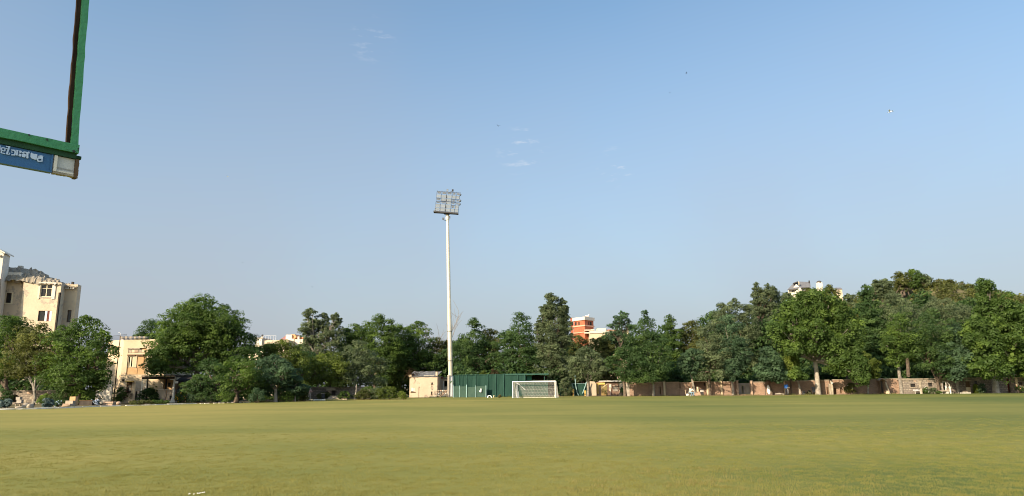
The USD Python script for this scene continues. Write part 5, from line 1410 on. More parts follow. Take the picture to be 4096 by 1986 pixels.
MB().box(q[0], q[1], -0.2, 2, q[3] - 0.12, q[3]).build('annex_roof', plaster_white, hr_.t); MB().box(q[0] + 0.05, q[1] - 0.05, 0.0, 1.8, 0, q[3] - 0.121).build('annex_wall', plaster_grey, hr_.t)
cr2 = Facade('sentry_roof', 'small wooden kiosk with brown pitched roof at the wall', 'kiosk', 3528, YW1 - 0.4, rzw)
q = cr2.rect(3516, 1513, 3547, 1577)
x0, x1, zt = q[0], q[1], q[3]
xm = x0 + (x1 - x0) * 0.35
v = [[x0, -0.4, zt - 0.3], [xm, -0.4, zt], [x1, -0.4, zt - 0.4], [x0, 0.9, zt - 0.3], [xm, 0.9, zt], [x1, 0.9, zt - 0.4], [x0, -0.4, zt - 0.38], [xm, -0.4, zt - 0.09], [x1, -0.4, zt - 0.5], [x0, 0.9, zt - 0.38], [xm, 0.9, zt - 0.09], [x1, 0.9, zt - 0.5]]
MB().add(v, [[0, 1, 4, 3], [1, 2, 5, 4], [6, 9, 10, 7], [7, 10, 11, 8], [0, 6, 7, 1], [1, 7, 8, 2], [2, 8, 11, 5], [3, 9, 6, 0]]).build('roof', stone_pink, cr2.t)
for x in (x0 + 0.1, xm + 0.25):
    MB().box(x - 0.08, x + 0.08, -0.2, -0.04, 0, zt - 0.4).build('post', wood_brown, cr2.t)
MB().box(x0 + 0.19, xm + 0.16, 0.1, 0.15, 0, zt - 0.4).build('door', wood_dark, cr2.t)
MB().box(xm + 0.4, xm + 0.75, -0.3, -0.1, 0, 0.5).build('water_jar', plaster_cream, cr2.t)
MB().tube([[xm + 0.5, -0.2, zt - 0.5], [xm + 0.55, -0.25, 1.2], [xm + 0.9, -0.3, 0]], [0.07, 0.14, 0.08], 7).build('hanging_cloth', stone_pale, cr2.t, smooth=60)

# ------------------------------------------------------------------ stone outbuildings at right
YO = 101.5
ob = Facade('stone_outbuilding', 'long low grey stone outbuilding with small dark windows, far right', 'building', 3616, YO, -0.01)
x0, _ = ob.xz(3614, 1545); x1, _ = ob.xz(3856, 1545)
zt = ob.xz(3720, 1519)[1]
W1 = ob.rect(3642, 1536, 3663, 1549); W2 = ob.rect(3713, 1532, 3731, 1548); Dr = ob.rect(3770, 1527, 3788, 1574)
ob.wall('front_wall', x0, x1, -0.1, zt, [W1, W2, Dr], wall_stone, 0, 0.35)
MB().box(x0 - 0.1, x1 + 0.1, -0.15, 4, zt + 0.003, zt + 0.16).build('roof', stone_pale, ob.t)
ob.window(W1, wood_dark, 0, 0.15, 0, False, 0.07, sill=stone_pale); ob.window(W2, wood_dark, 0, 0.15, 1, False, 0.07, sill=stone_pale)
MB().plate(sbox(Dr[0], 0, Dr[1], Dr[3]).difference(sbox(Dr[0] + 0.09, 0, Dr[1] - 0.09, Dr[3] - 0.1)), 0.05, 0.15).build('door_frame', paint_white, ob.t)
MB().box(Dr[0] + 0.09, (Dr[0] + Dr[1]) / 2 - 0.03, 0.1, 0.14, 0.05, Dr[3] - 0.1).build('door', wood_dark, ob.t)
MB().box((Dr[0] + Dr[1]) / 2, Dr[1] - 0.09, -0.1, -0.06, 0.05, Dr[3] - 0.6).build('open_door', paint_white, ob.t)
MB().box((Dr[0] + Dr[1]) / 2 + 0.09, Dr[1] - 0.16, -0.105, -0.1005, 0.3, Dr[3] - 0.9).build('door_glass', pane_mat, ob.t)
q = ob.rect(3676, 1523, 3685, 1552, -0.1)
for k in range(5):
    zz_ = q[2] + (q[3] - q[2]) * k / 5
    MB().box(q[0] + 0.02 * (k % 2), q[1], -0.12 - 0.03 * (k % 2), -0.003, zz_ + 0.01, zz_ + (q[3] - q[2]) / 5 - 0.01).build('quoin_stone', stone_pale, ob.t)
for k in range(9):
    u = 3622 + k * 26 + (k * 7) % 11
    q = ob.rect(u, 1523, u + 9, 1527 + (k % 3), -0.02); MB().box(q[0], q[1], -0.05, -0.003, q[2], q[3]).build('facing_stone', (stone_pale, stone_pink)[k % 2], ob.t)
q = ob.rect(3756, 1562, 3800, 1566, -0.8); MB().box(q[0], q[1], -1.0, -0.2, q[2], q[3]).build('porch_slab', stone_pale, ob.t)
for x in (q[0] + 0.3, q[1] - 0.4):
    MB().box(x - 0.15, x + 0.15, -0.9, -0.3, 0, q[2] - 0.002).build('porch_block', concrete, ob.t)
o2 = Facade('stone_cottage', 'stone cottage with brown door and window under the right hand trees', 'cottage', 3858, YO - 0.3, -0.01)
x0, _ = o2.xz(3858, 1545); x1, _ = o2.xz(4180, 1545)
zt = o2.xz(3950, 1514)[1]
Dc = o2.rect(3864, 1526, 3881, 1574); Wc = o2.rect(3899, 1524, 3911, 1546); Dg = o2.rect(4030, 1514.5, 4040, 1570); We = o2.rect(4073, 1529, 4090, 1541)
o2.wall('front_wall', x0, x1, -0.1, zt, [Dc, Wc, (Dg[0], Dg[1], -0.1, zt - 0.05), We], wall_stone, 0, 0.35)
MB().box(x0 - 0.1, x1 + 0.1, -0.12, 4, zt + 0.003, zt + 0.13).build('roof', stone_pale, o2.t)
MB().plate(sbox(Dc[0], 0.85, Dc[1], Dc[3]).difference(sbox(Dc[0] + 0.12, 0.85, Dc[1] - 0.1, Dc[3] - 0.12)), 0.03, 0.14).build('door_frame', wood_brown, o2.t)
MB().box(Dc[0] + 0.12, Dc[1] - 0.1, 0.1, 0.13, 0.86, Dc[3] - 0.12).build('door', wood_brown, o2.t)
MB().box(Dc[0], Dc[1], -0.05, 0.14, 0, 0.845).build('door_step', plaster_cream, o2.t)
q = o2.rect(3862, 1521, 3884, 1526, -0.05); MB().box(q[0], q[1], -0.12, -0.003, q[2] + 0.004, q[3]).build('lintel', stone_pale, o2.t)
o2.window(Wc, wood_dark, 0, 0.1, 1, False, 0.07, sill=stone_pale)
q = o2.rect(3898, 1518, 3918, 1523.5, -0.05); MB().box(q[0], q[1], -0.1, -0.003, q[2], q[3]).build('lintel', stone_pale, o2.t)
MB().box(Dg[0], Dg[1], 0.2, 0.26, 0, zt - 0.06).build('red_door', red_dark, o2.t)
o2.window(We, wood_brown, 0, 0.1, 1, False, 0.06)
x, z = o2.xz(4063, 1530); 
for k in range(6):
    MB().add(*blob(0.22, 0.16, 0.19, k, 1, 0.15, (x + 0.03 * (k % 2), -0.12, 0.9 + k * 0.3))).build('buttress_stone', plaster_cream, o2.t)
q = o2.rect(3884, 1518, 3894, 1572, -0.05)
MB().box(q[0], q[1], -0.1, -0.003, 0, q[3]).build('pier', wall_stone, o2.t)
for k, (a, b, v0, v1) in enumerate(((3774, 3814, 1571, 1574), (3850, 3884, 1570.5, 1574))):
    sl_ = Facade('stone_slab', ('flat stone step slab before the white framed door', 'flat stone step slab before the brown cottage door')[k], 'step', a, G((a + b) / 2, 1575)[1], 0)
    q = sl_.rect(a, v0, b, v1); MB().box(q[0], q[1], 0, 0.6, 0, max(0.1, q[3])).build('slab', concrete, sl_.t)
    MB().box(q[0] + 0.5, q[1] - 0.2, 0.3, 0.9, q[3] + 0.002, q[3] + 0.2).build('upper_slab', stone_pale, sl_.t)
vt_ = Facade('white_stand', 'white metal plant stand left of the stone cottage', 'stand', 3803, YO - 1.2)
MB().tube([[0, 0, 0], [0, 0, 0.55]], 0.1, 8).tube([[0, 0, 0.55], [0, 0, 0.95]], [0.05, 0.22], 8).build('stem', paint_white, vt_.t)
MB().tube([[0.1, 0.2, 0.6], [0.05, 0.2, 1.3], [-0.15, 0.2, 1.5]], 0.03, 6).build('hook', wood_white, vt_.t)
tk = Facade('grey_bench', 'grey metal bench against the stone outbuilding wall', 'bench', 3668, YO - 0.9)
q = tk.rect(3660, 1560, 3682, 1575)
MB().box(q[0], q[1], 0, 0.45, 0.42, 0.47).build('seat', steel_pale, tk.t); MB().box(q[0], q[1], 0.46, 0.5, 0.5, q[3]).build('backrest', steel_pale, tk.t)
for x in (q[0] + 0.03, q[1] - 0.03):
    MB().box(x - 0.03, x + 0.03, 0.0, 0.06, 0, 0.6).build('leg', concrete, tk.t)
wb = on_wall('white_stump', 'pale carved stone stump right of the grey bench', 'stump', 3687, -2.0)

MB().tube([[0, 0, 0], [-0.05, 0, 0.5], [0.02, 0, 0.75]], [0.16, 0.19, 0.1], 8).build('stone', stone_pale, wb.t, smooth=50)
# ------------------------------------------------------------------ distant buildings
d1 = Facade('far_cream_house', 'small pale cream gabled house with dark window behind trees right of the big tree', 'house', 1028, 125)
win = d1.rect(1028, 1402, 1038, 1414)
pts = [d1.xz(u, v) for u, v in ((1000, 1386), (1017, 1388), (1027, 1381), (1056, 1384))]
poly = Polygon([(pts[0][0] - 1, 0), (pts[-1][0], 0)] + pts[::-1] + [(pts[0][0] - 1, pts[0][1])]).difference(sbox(win[0], win[2], win[1], win[3]))
MB().plate(poly, 0, 0.3).build('front_wall', plaster_pale, d1.t)
MB().box(pts[0][0] - 1, pts[-1][0], 0.31, 4, 0, pts[0][1] - 0.2).build('house_body', plaster_cream, d1.t)
d1.window(win, wood_dark, 0, 0.1, 1, False, 0.06)
d2_ = Facade('far_white_building', 'distant white flat roofed building with rooftop railing above the leaves', 'building', 1045, 160)
q = d2_.rect(1019, 1355, 1046, 1420)
MB().box(q[0], q[1], 0, 6, 0, q[3]).build('main_block', plaster_white, d2_.t)
q3 = d2_.rect(1046, 1361, 1098, 1420)
MB().box(q3[0], q3[1] + 3, 0.5, 6, 0, q3[3]).build('side_block', plaster_pale, d2_.t)
MB().box(q[0] - 0.2, q[1] + 0.2, -0.2, 6.2, q[3] + 0.002, q[3] + 0.2).build('roof_slab', band_white, d2_.t)
for k in range(6):
    x = q3[0] + (q3[1] - q3[0]) * k / 5
    MB().tube([[x, 0.6, q3[3]], [x, 0.6, q3[3] + 1.0]], 0.04, 5).build('railing_post', steel_pale, d2_.t)
MB().tube([[q3[0], 0.6, q3[3] + 0.98], [q3[1], 0.6, q3[3] + 0.98]], 0.035, 5).build('railing', steel_pale, d2_.t)
x, z = d2_.xz(1046.5, 1346, 1.0)
MB().tube([[x, 1.5, q[3] - 1], [x, 1.5, z]], 0.2, 8).build('tank_stand', plaster_grey, d2_.t)
MB().add(*blob(0.28, 0.28, 0.25, 2, 2, 0.05, (x, 1.5, z + 0.2))).build('water_tank', steel_dark, d2_.t, smooth=60)
d3 = Facade('far_orange_building', 'distant sunlit orange and white building with pitched purple roof', 'building', 1170, 165)
q = d3.rect(1142, 1340, 1166, 1400)
MB().box(q[0], q[1], 0, 5, 0, q[3]).build('white_wing', band_white, d3.t)
pts = [d3.xz(u, v, 0.4) for u, v in ((1166, 1338), (1178, 1338), (1185, 1348), (1176, 1357), (1176, 1400), (1166, 1400))]
MB().plate(Polygon([(pts[0][0], 0)] + pts[:4] + [(pts[3][0], 0)]), 0.4, 5).build('gable', M('plaster_orange', (0.62, 0.28, 0.12), (0.68, 0.34, 0.16), 1, 0.8), d3.t)
pts = [d3.xz(u, v, 1) for u, v in ((1117, 1362), (1142, 1345), (1142, 1360))]
MB().plate(Polygon([pts[0], pts[1], pts[2], (pts[0][0], pts[2][1])]).buffer(0.05), 1, 6).build('roof', M('roof_purple', (0.20, 0.10, 0.11), (0.28, 0.15, 0.16), 1, 0.8), d3.t)
for (a, b, v0) in ((1158, 1174, 1356), (1189, 1196, 1347), (1178, 1200, 1358), (1201, 1211, 1357)):
    q = d3.rect(a, v0, b, 1402, -0.4)
    MB().box(q[0], q[1], -0.4 - 0.003 * a % 0.05, 3, 0, q[3]).build('sunlit_block', band_white, d3.t)
q = d3.rect(1196, 1350, 1215, 1402, 0.2); MB().box(q[0], q[1], 0.2, 4, 0, q[3]).build('brick_block', M('brick_orange', (0.52, 0.20, 0.08), (0.6, 0.26, 0.11), 1, 0.8), d3.t)
q = d3.rect(1211, 1366, 1226, 1402, 0.1); MB().box(q[0], q[1], 0.1, 4, 0, q[3]).build('pink_block', stone_pink, d3.t)

rt = Facade('red_tower', 'red brick tower with white parapet band rising behind the trees', 'tower', 2339, 170)
def rpnt(u, Y):
    p = P(u, 1300, Y); return np.array([p[0] - rt.loc[0], Y - rt.loc[1]])
C0, CL, CR_ = rpnt(2339, 170), rpnt(2294, 173.5), rpnt(2374, 173.0)
CB = CL + CR_ - C0
foot = Polygon([C0, CR_, CB, CL])
def zt_of(v, Y=170.0):
    return P(2339, v, Y)[2]
def slab(v0, v1, grow, name, mat):
    m = trimesh.creation.extrude_polygon(foot.buffer(grow, join_style=2), zt_of(v0) - zt_of(v1), engine='earcut')
    m.apply_translation((0, 0, zt_of(v1)))
    return MB().tm(m).build(name, mat, rt.t)
m = trimesh.creation.extrude_polygon(foot, zt_of(1281) , engine='earcut'); MB().tm(m).build('brick_body', brick_red, rt.t)
slab(1268, 1280.5, 0.25, 'parapet_band', band_white); slab(1300.5, 1305.5, 0.18, 'string_course', band_pink); slab(1328, 1331, 0.2, 'lower_course', band_pink)
slab(1266, 1267.9, -0.6, 'roof_edge', brick_red)
def on_face(A_, B_, s0, s1, v0, v1, out, name, mat):
    d = (B_ - A_); n = np.array([d[1], -d[0]]); n /= np.linalg.norm(n)
    if n @ (C0 - CB) < 0:
        n = -n
    p, q_ = A_ + d * s0, A_ + d * s1
    pl = Polygon([p - n * 0.1, q_ - n * 0.1, q_ + n * out, p + n * out])
    if not pl.exterior.is_ccw:
        pl = Polygon(list(pl.exterior.coords)[::-1])
    m = trimesh.creation.extrude_polygon(pl, zt_of(v0) - zt_of(v1), engine='earcut'); m.apply_translation((0, 0, zt_of(v1)))
    return MB().tm(m).build(name, mat, rt.t)
for (s0, s1) in ((0.12, 0.29), (0.44, 0.56)):
    on_face(CL, C0, s0, s1, 1285, 1299, 0.02, 'window', pane_mat)
for (s0, s1) in ((0.40, 0.47), (0.55, 0.78)):
    on_face(C0, CR_, s0, s1, 1285, 1299, 0.02, 'window', pane_mat)
for (s0, s1) in ((0.35, 0.5), (0.62, 0.68)):
    on_face(CL, C0, s0, s1, 1309, 1324, 0.03, 'brick_pier', brick_red)
q = rt.rect(2286, 1272, 2293, 1340, 4); MB().box(q[0], q[1], 4.0, 7, 0, q[3]).build('dark_annex', brick_red, rt.t)
q = rt.rect(2287, 1283, 2292, 1300, 3.9); MB().box(q[0], q[1], 3.9, 3.99, q[2], q[3]).build('annex_window', pane_mat, rt.t)
q = rt.rect(2340, 1259, 2356, 1264, 3); MB().tube([[q[0], 3, q[2]], [(q[0] + q[1]) / 2 + 0.3, 3, q[2] - 0.1], [q[1], 3, q[3]]], [0.15, 0.3, 0.2], 8).build('roof_dish', paint_white, rt.t)
for (a, b, v0, v1, y) in ((2339, 2373, 1319.5, 1323, -0.9), (2339, 2360, 1329.5, 1334.5, -1.0), (2365, 2377, 1318, 1334, -0.6)):
    q = rt.rect(a, v0, b, v1, y); MB().box(q[0], q[1], y, y + 3, q[2], q[3]).build('white_ledge', band_white, rt.t)
lo = Facade('long_terrace', 'long low sunlit terrace building right of the red tower', 'building', 2400, 168)
q = lo.rect(2360, 1325, 2460, 1400); MB().box(q[0], q[1], 0, 6, 0, q[3]).build('wall', plaster_cream, lo.t)
q = lo.rect(2359, 1324, 2455, 1333, -0.2); MB().box(q[0], q[1], -0.2, -0.003, q[2], q[3]).build('parapet', band_white, lo.t)
q = lo.rect(2390, 1314, 2423, 1322, 2); MB().box(q[0], q[1], 2, 5, q[2] - 1, q[3]).build('roof_block', band_white, lo.t)
q = lo.rect(2422, 1313, 2462, 1326, 3); MB().box(q[0], q[1], 3, 7, q[2] - 0.5, q[3] - 0.4).build('rear_block', brick_red, lo.t)
q = lo.rect(2472, 1322, 2514, 1330, 0); MB().box(q[0], q[1], 0, 5, 0, q[3]).build('end_block', plaster_cream, lo.t)

# ------------------------------------------------------------------ hill on the right
def hill_z(x, Y):
    u = 2048 + x * FOCAL / 205.0
    p = np.interp(u, [2700, 2950, 3100, 3200, 3330, 3420, 3550, 3650, 3760, 3900, 4000, 4200, 4600, 5200], [0, 9, 18, 23, 21.5, 19, 26, 29.5, 28, 25, 23, 21, 14, 0])
    s = np.clip((Y - 128) / 72.0, 0, 1); s = s * s * (3 - 2 * s)
    b = np.clip((420 - Y) / 160.0, 0, 1)
    return p * s * b + 0.9 * (meshkit.fbm(np.stack([x / 9, Y / 9, x * 0], -1), 3, 5) - 0.5) * np.clip(p, 0, 6) / 3 * s
xs = np.linspace(30, 260, 110); Ys = np.linspace(128, 420, 90)
X, Yg = np.meshgrid(xs, Ys, indexing='ij')
Z = hill_z(X, Yg) - 0.3
v = np.stack([X, Yg, Z], -1).reshape(-1, 3)
ii = np.arange(109 * 90).reshape(109, 90)[:, :89].ravel()
f = np.stack([ii, ii + 90, ii + 91, ii + 1], -1)
hillmat = M('hill_scrub', (0.075, 0.075, 0.032), (0.17, 0.14, 0.075), 0.12, 0.95, 0.8, 1.2)
tag(obj('hill', (v, f), hillmat, smooth=True), kind='structure', label='scrub covered hill rising behind the trees on the right')
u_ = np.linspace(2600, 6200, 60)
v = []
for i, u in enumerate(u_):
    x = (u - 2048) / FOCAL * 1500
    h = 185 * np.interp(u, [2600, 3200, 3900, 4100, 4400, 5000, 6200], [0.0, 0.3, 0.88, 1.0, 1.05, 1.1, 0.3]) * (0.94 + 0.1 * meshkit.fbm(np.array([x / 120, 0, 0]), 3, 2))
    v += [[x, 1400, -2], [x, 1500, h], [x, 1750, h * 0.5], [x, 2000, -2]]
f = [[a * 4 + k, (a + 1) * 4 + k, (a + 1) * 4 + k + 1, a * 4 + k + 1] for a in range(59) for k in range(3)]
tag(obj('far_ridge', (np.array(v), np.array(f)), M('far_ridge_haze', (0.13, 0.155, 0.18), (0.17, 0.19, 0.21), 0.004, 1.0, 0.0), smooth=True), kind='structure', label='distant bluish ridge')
for k, (u, vv, w_, h_, lab) in enumerate(((3614, 1140, 5, 20, 'upright pale rock face high on the hill'), (3672, 1148, 30, 14, 'long slanting pale rock slab on the hilltop'), (3640, 1120, 8, 5, 'small pale outcrop at the top of the hill'))):
    Yr = 203
    p = P(u, vv, Yr); k_ = Yr / FOCAL
    r_ = thing('rock_outcrop', lab, 'rock', p)
    vv_, ff_ = blob(w_ * k_, 1.0, h_ * k_, 12 + k, 3, 0.35, (0, 0, 0), 2.0)
    if k == 1:
        vv_ = vv_ @ rot_axis([0, 1, 0], 28).T
    MB().add(vv_, ff_).build('rock', rock_pale, r_)

YK = 196
hh_ = Facade('hill_house', 'white gabled house with grey roofs on the hilltop above the trees', 'house', 3190, YK)
zb0 = float(hill_z(np.array(hh_.loc[0]), np.array(float(YK)))) - 1
def pz(pts, y=0.0):
    return [hh_.xz(u, v, y) for u, v in pts]
w_ = pz(((3153, 1162), (3195, 1150), (3195, 1165)))
a, b = hh_.xz(3153, 1160)[0], hh_.xz(3200, 1160)[0]
ze = hh_.xz(3160, 1156)[1]
wn = hh_.rect(3166, 1159, 3186, 1172)
hh_.wall('front_wall', a, b, zb0, ze, [wn], plaster_white, 0, 0.3)
hh_.window(wn, wood_white, 0, 0.08, 2, False, 0.1)
MB().plate(Polygon(pz(((3172, 1153), (3185, 1137), (3199, 1151)))), -0.1, 0.2).build('gable', plaster_white, hh_.t)
def roofq(p4, name, mat):
    v = np.array([[*hh_.xz(u, vv, y)][:1] + [y] + [hh_.xz(u, vv, y)[1]] for u, vv, y in p4])
    n = np.cross(v[1] - v[0], v[2] - v[0]); n /= np.linalg.norm(n)
    v = np.vstack([v, v - n * 0.18])
    MB().add(v, [[0, 1, 2, 3], [7, 6, 5, 4], [0, 4, 5, 1], [1, 5, 6, 2], [2, 6, 7, 3], [3, 7, 4, 0]]).build(name, mat, hh_.t)
roofq(((3149, 1160, -0.9), (3199, 1153, -0.9), (3190, 1129, 3), (3172, 1136, 3)), 'front_roof', roof_slate)
roofq(((3198, 1152, -0.5), (3243, 1148, -0.5), (3240, 1129, 3.2), (3190, 1127, 3.2)), 'main_roof', roof_slate)
roofq(((3171, 1135, 0), (3192, 1127, 0), (3190, 1126, 3), (3172, 1133, 3)), 'upper_roof', roof_dark)
a, b = hh_.xz(3199, 1160)[0], hh_.xz(3243, 1160)[0]
hh_.wall('side_wall', a, b, zb0, hh_.xz(3220, 1150)[1], [], plaster_white, 0.5, 0.3)
MB().plate(Polygon(pz(((3185, 1176), (3185, 1168), (3201, 1151), (3210, 1166), (3210, 1176)), -1.5)), -1.5, 0.4).build('porch_gable', plaster_white, hh_.t)
MB().box(*[hh_.xz(3196, 1140)[0], hh_.xz(3197.5, 1140)[0]], 0, 0.3, hh_.xz(3196, 1140)[1], hh_.xz(3196, 1127)[1]).build('vent_pipe', frame_cream, hh_.t)
q = hh_.rect(3236, 1123, 3240, 1132, 2); MB().box(q[0], q[1], 2, 2.4, q[2], q[3]).build('chimney', steel_dark, hh_.t)
t2 = Facade('hill_turret', 'small white turret house with dark domed roof on the hill', 'house', 3282, 196)
q = t2.rect(3274, 1130, 3290, 1160); MB().box(q[0], q[1], 0, 1.5, q[2] - 4, q[3]).build('walls', plaster_white, t2.t)
MB().add(*blob((q[1] - q[0]) * 0.55, 0.9, 0.45, 3, 2, 0.05, ((q[0] + q[1]) / 2, 0.75, q[3] + 0.1))).build('roof', roof_dark, t2.t)
t3 = Facade('hill_box_house', 'small boxy white house with grey roof right of the hill turret', 'house', 3360, 196)
q = t3.rect(3352, 1158, 3369, 1180); MB().box(q[0], q[1], 0, 1.8, q[2] - 4, q[3]).build('walls', plaster_pale, t3.t)
v = [[q[0] - 0.1, -0.2, q[3]], [q[1] + 0.1, -0.2, q[3]], [q[1] + 0.1, 0.9, q[3] + 0.6], [q[0] - 0.1, 0.9, q[3] + 0.6], [q[0] - 0.1, 2, q[3]], [q[1] + 0.1, 2, q[3]]]
MB().add(v, [[0, 1, 2, 3], [3, 2, 5, 4], [0, 3, 4, 4], [1, 5, 2, 2]]).build('roof', roof_slate, t3.t)

# ------------------------------------------------------------------ trees
GL, GC, GR = None, None, None
T = tree
# --- left
T('broadleaf_tree', 'dense dark green tree cut by the left edge of the picture', 'tree', 88, 28, [(20, 1262, 1530, 115, 'dome'), (-60, 1290, 1540, 120, 'dome', 2), (55, 1262, 1400, 55, 'round', 1)], L_mid, trunk_r=0.3, fork=2.2)
T('broadleaf_tree', 'yellowish green tree with pale forked trunk near the left edge', 'tree', 84, 137, [(150, 1292, 1520, 85, 'dome', 1), (95, 1300, 1520, 85, 'dome', 2), (205, 1330, 1530, 80, 'dome', 2)], L_olive, trunk_r=0.17, bark=bark_grey, fork=1.6, lean=0.12)
T('broadleaf_tree', 'large full green tree hiding the foot of the apartment building', 'tree', 84, 330, [(325, 1252, 1590, 108, 'dome'), (255, 1300, 1560, 85, 'dome'), (395, 1310, 1560, 58, 'dome', -1), (300, 1440, 1600, 100, 'round', -2)], L_mid, trunk_r=0.35)
T('broadleaf_tree', 'biggest rounded tree spreading over the veranda and cream house', 'tree', 94, 782, [(800, 1183, 1500, 165, 'dome'), (672, 1275, 1505, 86, 'dome', -3), (930, 1262, 1510, 92, 'dome'), (740, 1215, 1420, 110, 'round', -2), (870, 1225, 1430, 105, 'round', -1), (630, 1385, 1505, 44, 'dome', -5)], L_mid, trunk_r=0.42, bark=bark_grey, fork=4.2, dens=1.1, limbs=14)
T('broadleaf_tree', 'small dark tree top peeping behind the left shoulder of the biggest tree', 'tree', 110, 600, [(600, 1279, 1420, 50, 'round'), (570, 1330, 1440, 45, 'round')], L_dark, trunk_r=0.25)
T('broadleaf_tree', 'low bushy dark tree below the biggest tree, left of the thick trunk', 'tree', 88, 865, [(860, 1430, 1598, 95, 'dome'), (800, 1490, 1590, 60, 'round', -1)], L_dark, trunk_r=0.2)
T('broadleaf_tree', 'low bushy tree with thick dark trunk at the kerb end', 'tree', 87, 947, [(945, 1420, 1570, 85, 'dome'), (1000, 1470, 1590, 55, 'dome', 1)], L_mid, trunk_r=0.28, fork=1.2)
T('broadleaf_tree', 'young grey green tree with pale short trunk standing in low growth', 'tree', 90, 1104, [(1100, 1415, 1560, 75, 'dome'), (1050, 1440, 1590, 55, 'dome', 1), (1130, 1440, 1550, 40, 'round', -1)], L_blue, trunk_r=0.22, bark=bark_pale, fork=1.6)
T('broadleaf_tree', 'bright yellow green bushy tree below the distant orange building', 'tree', 98, 1130, [(1120, 1352, 1560, 72, 'dome'), (1190, 1372, 1560, 55, 'dome'), (1075, 1370, 1500, 45, 'round')], L_yel, trunk_r=0.25)
T('broadleaf_tree', 'small dense bluish green tree with thin pale stem', 'tree', 91, 1181, [(1178, 1500, 1590, 46, 'dome'), (1200, 1530, 1590, 38, 'round', 1)], L_blue, trunk_r=0.1, bark=bark_pale, rc=0.45)
T('broadleaf_tree', 'tall open pale tree with two ragged tops right of the orange building', 'tree', 120, 1270, [(1240, 1228, 1330, 30, 'round'), (1222, 1290, 1390, 34, 'round'), (1262, 1270, 1400, 34, 'round', 1), (1300, 1250, 1340, 26, 'round', 1), (1345, 1248, 1310, 20, 'round'), (1340, 1290, 1380, 34, 'round'), (1310, 1320, 1470, 58, 'round'), (1260, 1350, 1500, 80, 'dome')], L_grey, trunk_r=0.25, dens=0.5, bark=bark_grey, fork=7, leaf=0.26, rc=0.7, per=80)
T('broadleaf_tree', 'yellow green layered tree right of the open pale tree', 'tree', 107, 1318, [(1310, 1400, 1552, 75, 'dome', -3), (1250, 1420, 1548, 60, 'round', -3), (1360, 1420, 1550, 50, 'dome', -4)], L_yel, trunk_r=0.22)
T('broadleaf_tree', 'soft pale feathery tree above the leaning post', 'tree', 107.5, 1440, [(1430, 1360, 1550, 78, 'dome', -2), (1490, 1400, 1560, 60, 'dome', -1), (1400, 1450, 1560, 55, 'round', -3)], L_grey, trunk_r=0.2, bark=bark_pale, leaf=0.24, fork=2.5)
T('broadleaf_tree', 'tall dark tree rising behind the soft pale feathery tree', 'tree', 122, 1500, [(1520, 1255, 1540, 62, 'dome'), (1470, 1282, 1500, 60, 'dome', 2), (1425, 1292, 1450, 48, 'round', 2), (1385, 1310, 1450, 40, 'round', 3), (1560, 1275, 1500, 45, 'dome')], L_mid, trunk_r=0.35, dens=0.95)
T('broadleaf_tree', 'olive green tree standing directly behind the small hut, left', 'tree', 127, 1600, [(1600, 1296, 1560, 62, 'dome'), (1560, 1400, 1590, 55, 'dome', -2), (1590, 1350, 1540, 70, 'dome', -1)], L_mid, trunk_r=0.3)
T('broadleaf_tree', 'broad tree with brownish top above the hut roof', 'tree', 130, 1668, [(1670, 1277, 1510, 62, 'dome'), (1640, 1320, 1520, 65, 'dome', -2), (1705, 1400, 1510, 60, 'round', -2)], L_mid, trunk_r=0.35, bark=bark_grey)
T('broadleaf_tree', 'dark yellowing tree between the hut and the mast pole', 'tree', 131, 1745, [(1745, 1348, 1560, 48, 'dome'), (1785, 1355, 1560, 45, 'dome', 2)], L_olive, trunk_r=0.25)
# bare tree
bt_ = thing('bare_tree', 'leafless grey tree top left of the mast pole', 'bare tree', (P(1738, 1575, 135)[0], 135, 0))
w = MB(); rb_ = np.random.default_rng(6)
def branch(p, d, L, r, depth):
    pts = [p]
    for j in range(4):
        d = d + rb_.normal(size=3) * 0.13; d /= np.linalg.norm(d)
        pts.append(pts[-1] + d * L / 4)
    w.tube(pts, np.linspace(r, r * 0.5, 5), 5)
    if depth:
        for k in range(4):
            dd = d + rb_.normal(size=3) * [0.5, 0.35, 0.3]; dd[2] = abs(dd[2]) + 0.3; dd /= np.linalg.norm(dd)
            branch(pts[2 + k % 3], dd, L * 0.7, r * 0.55, depth - 1)
branch(np.array([0, 0, -0.2]), np.array([0, 0, 1.0]), 8.2, 0.22, 3)
w.build('trunk', bark_grey, bt_, smooth=50)
# --- centre
T('broadleaf_tree', 'pointed dark tree just right of the mast above the green screen', 'tree', 125, 1898, [(1898, 1266, 1515, 78, 'cone'), (1850, 1340, 1530, 52, 'dome'), (1940, 1330, 1520, 55, 'dome', -1)], L_dark, trunk_r=0.35)
T('broadleaf_tree', 'olive topped tree touching the right side of the pointed tree', 'tree', 126, 1962, [(1962, 1308, 1510, 42, 'dome'), (1990, 1400, 1520, 30, 'dome')], L_olive, trunk_r=0.25)
T('broadleaf_tree', 'broad crowned dark tree above the left half of the goal', 'tree', 121, 2078, [(2082, 1248, 1515, 66, 'dome'), (2040, 1330, 1520, 40, 'dome'), (2120, 1350, 1530, 55, 'dome', -1)], L_dark, trunk_r=0.35)
T('poplar_tree', 'tallest slender pale poplar above the right end of the goal', 'tree', 119, 2215, [(2205, 1172, 1290, 32, 'round'), (2250, 1188, 1300, 24, 'round', 1), (2180, 1215, 1330, 26, 'round'), (2228, 1210, 1420, 48, 'dome'), (2190, 1290, 1480, 46, 'dome', -1), (2158, 1282, 1400, 24, 'round'), (2262, 1265, 1400, 28, 'round'), (2212, 1380, 1545, 76, 'dome', -1), (2262, 1400, 1520, 36, 'dome', -1)], L_grey, trunk_r=0.3, dens=0.62, leaf=0.24, fork=4, rc=0.75, per=95)
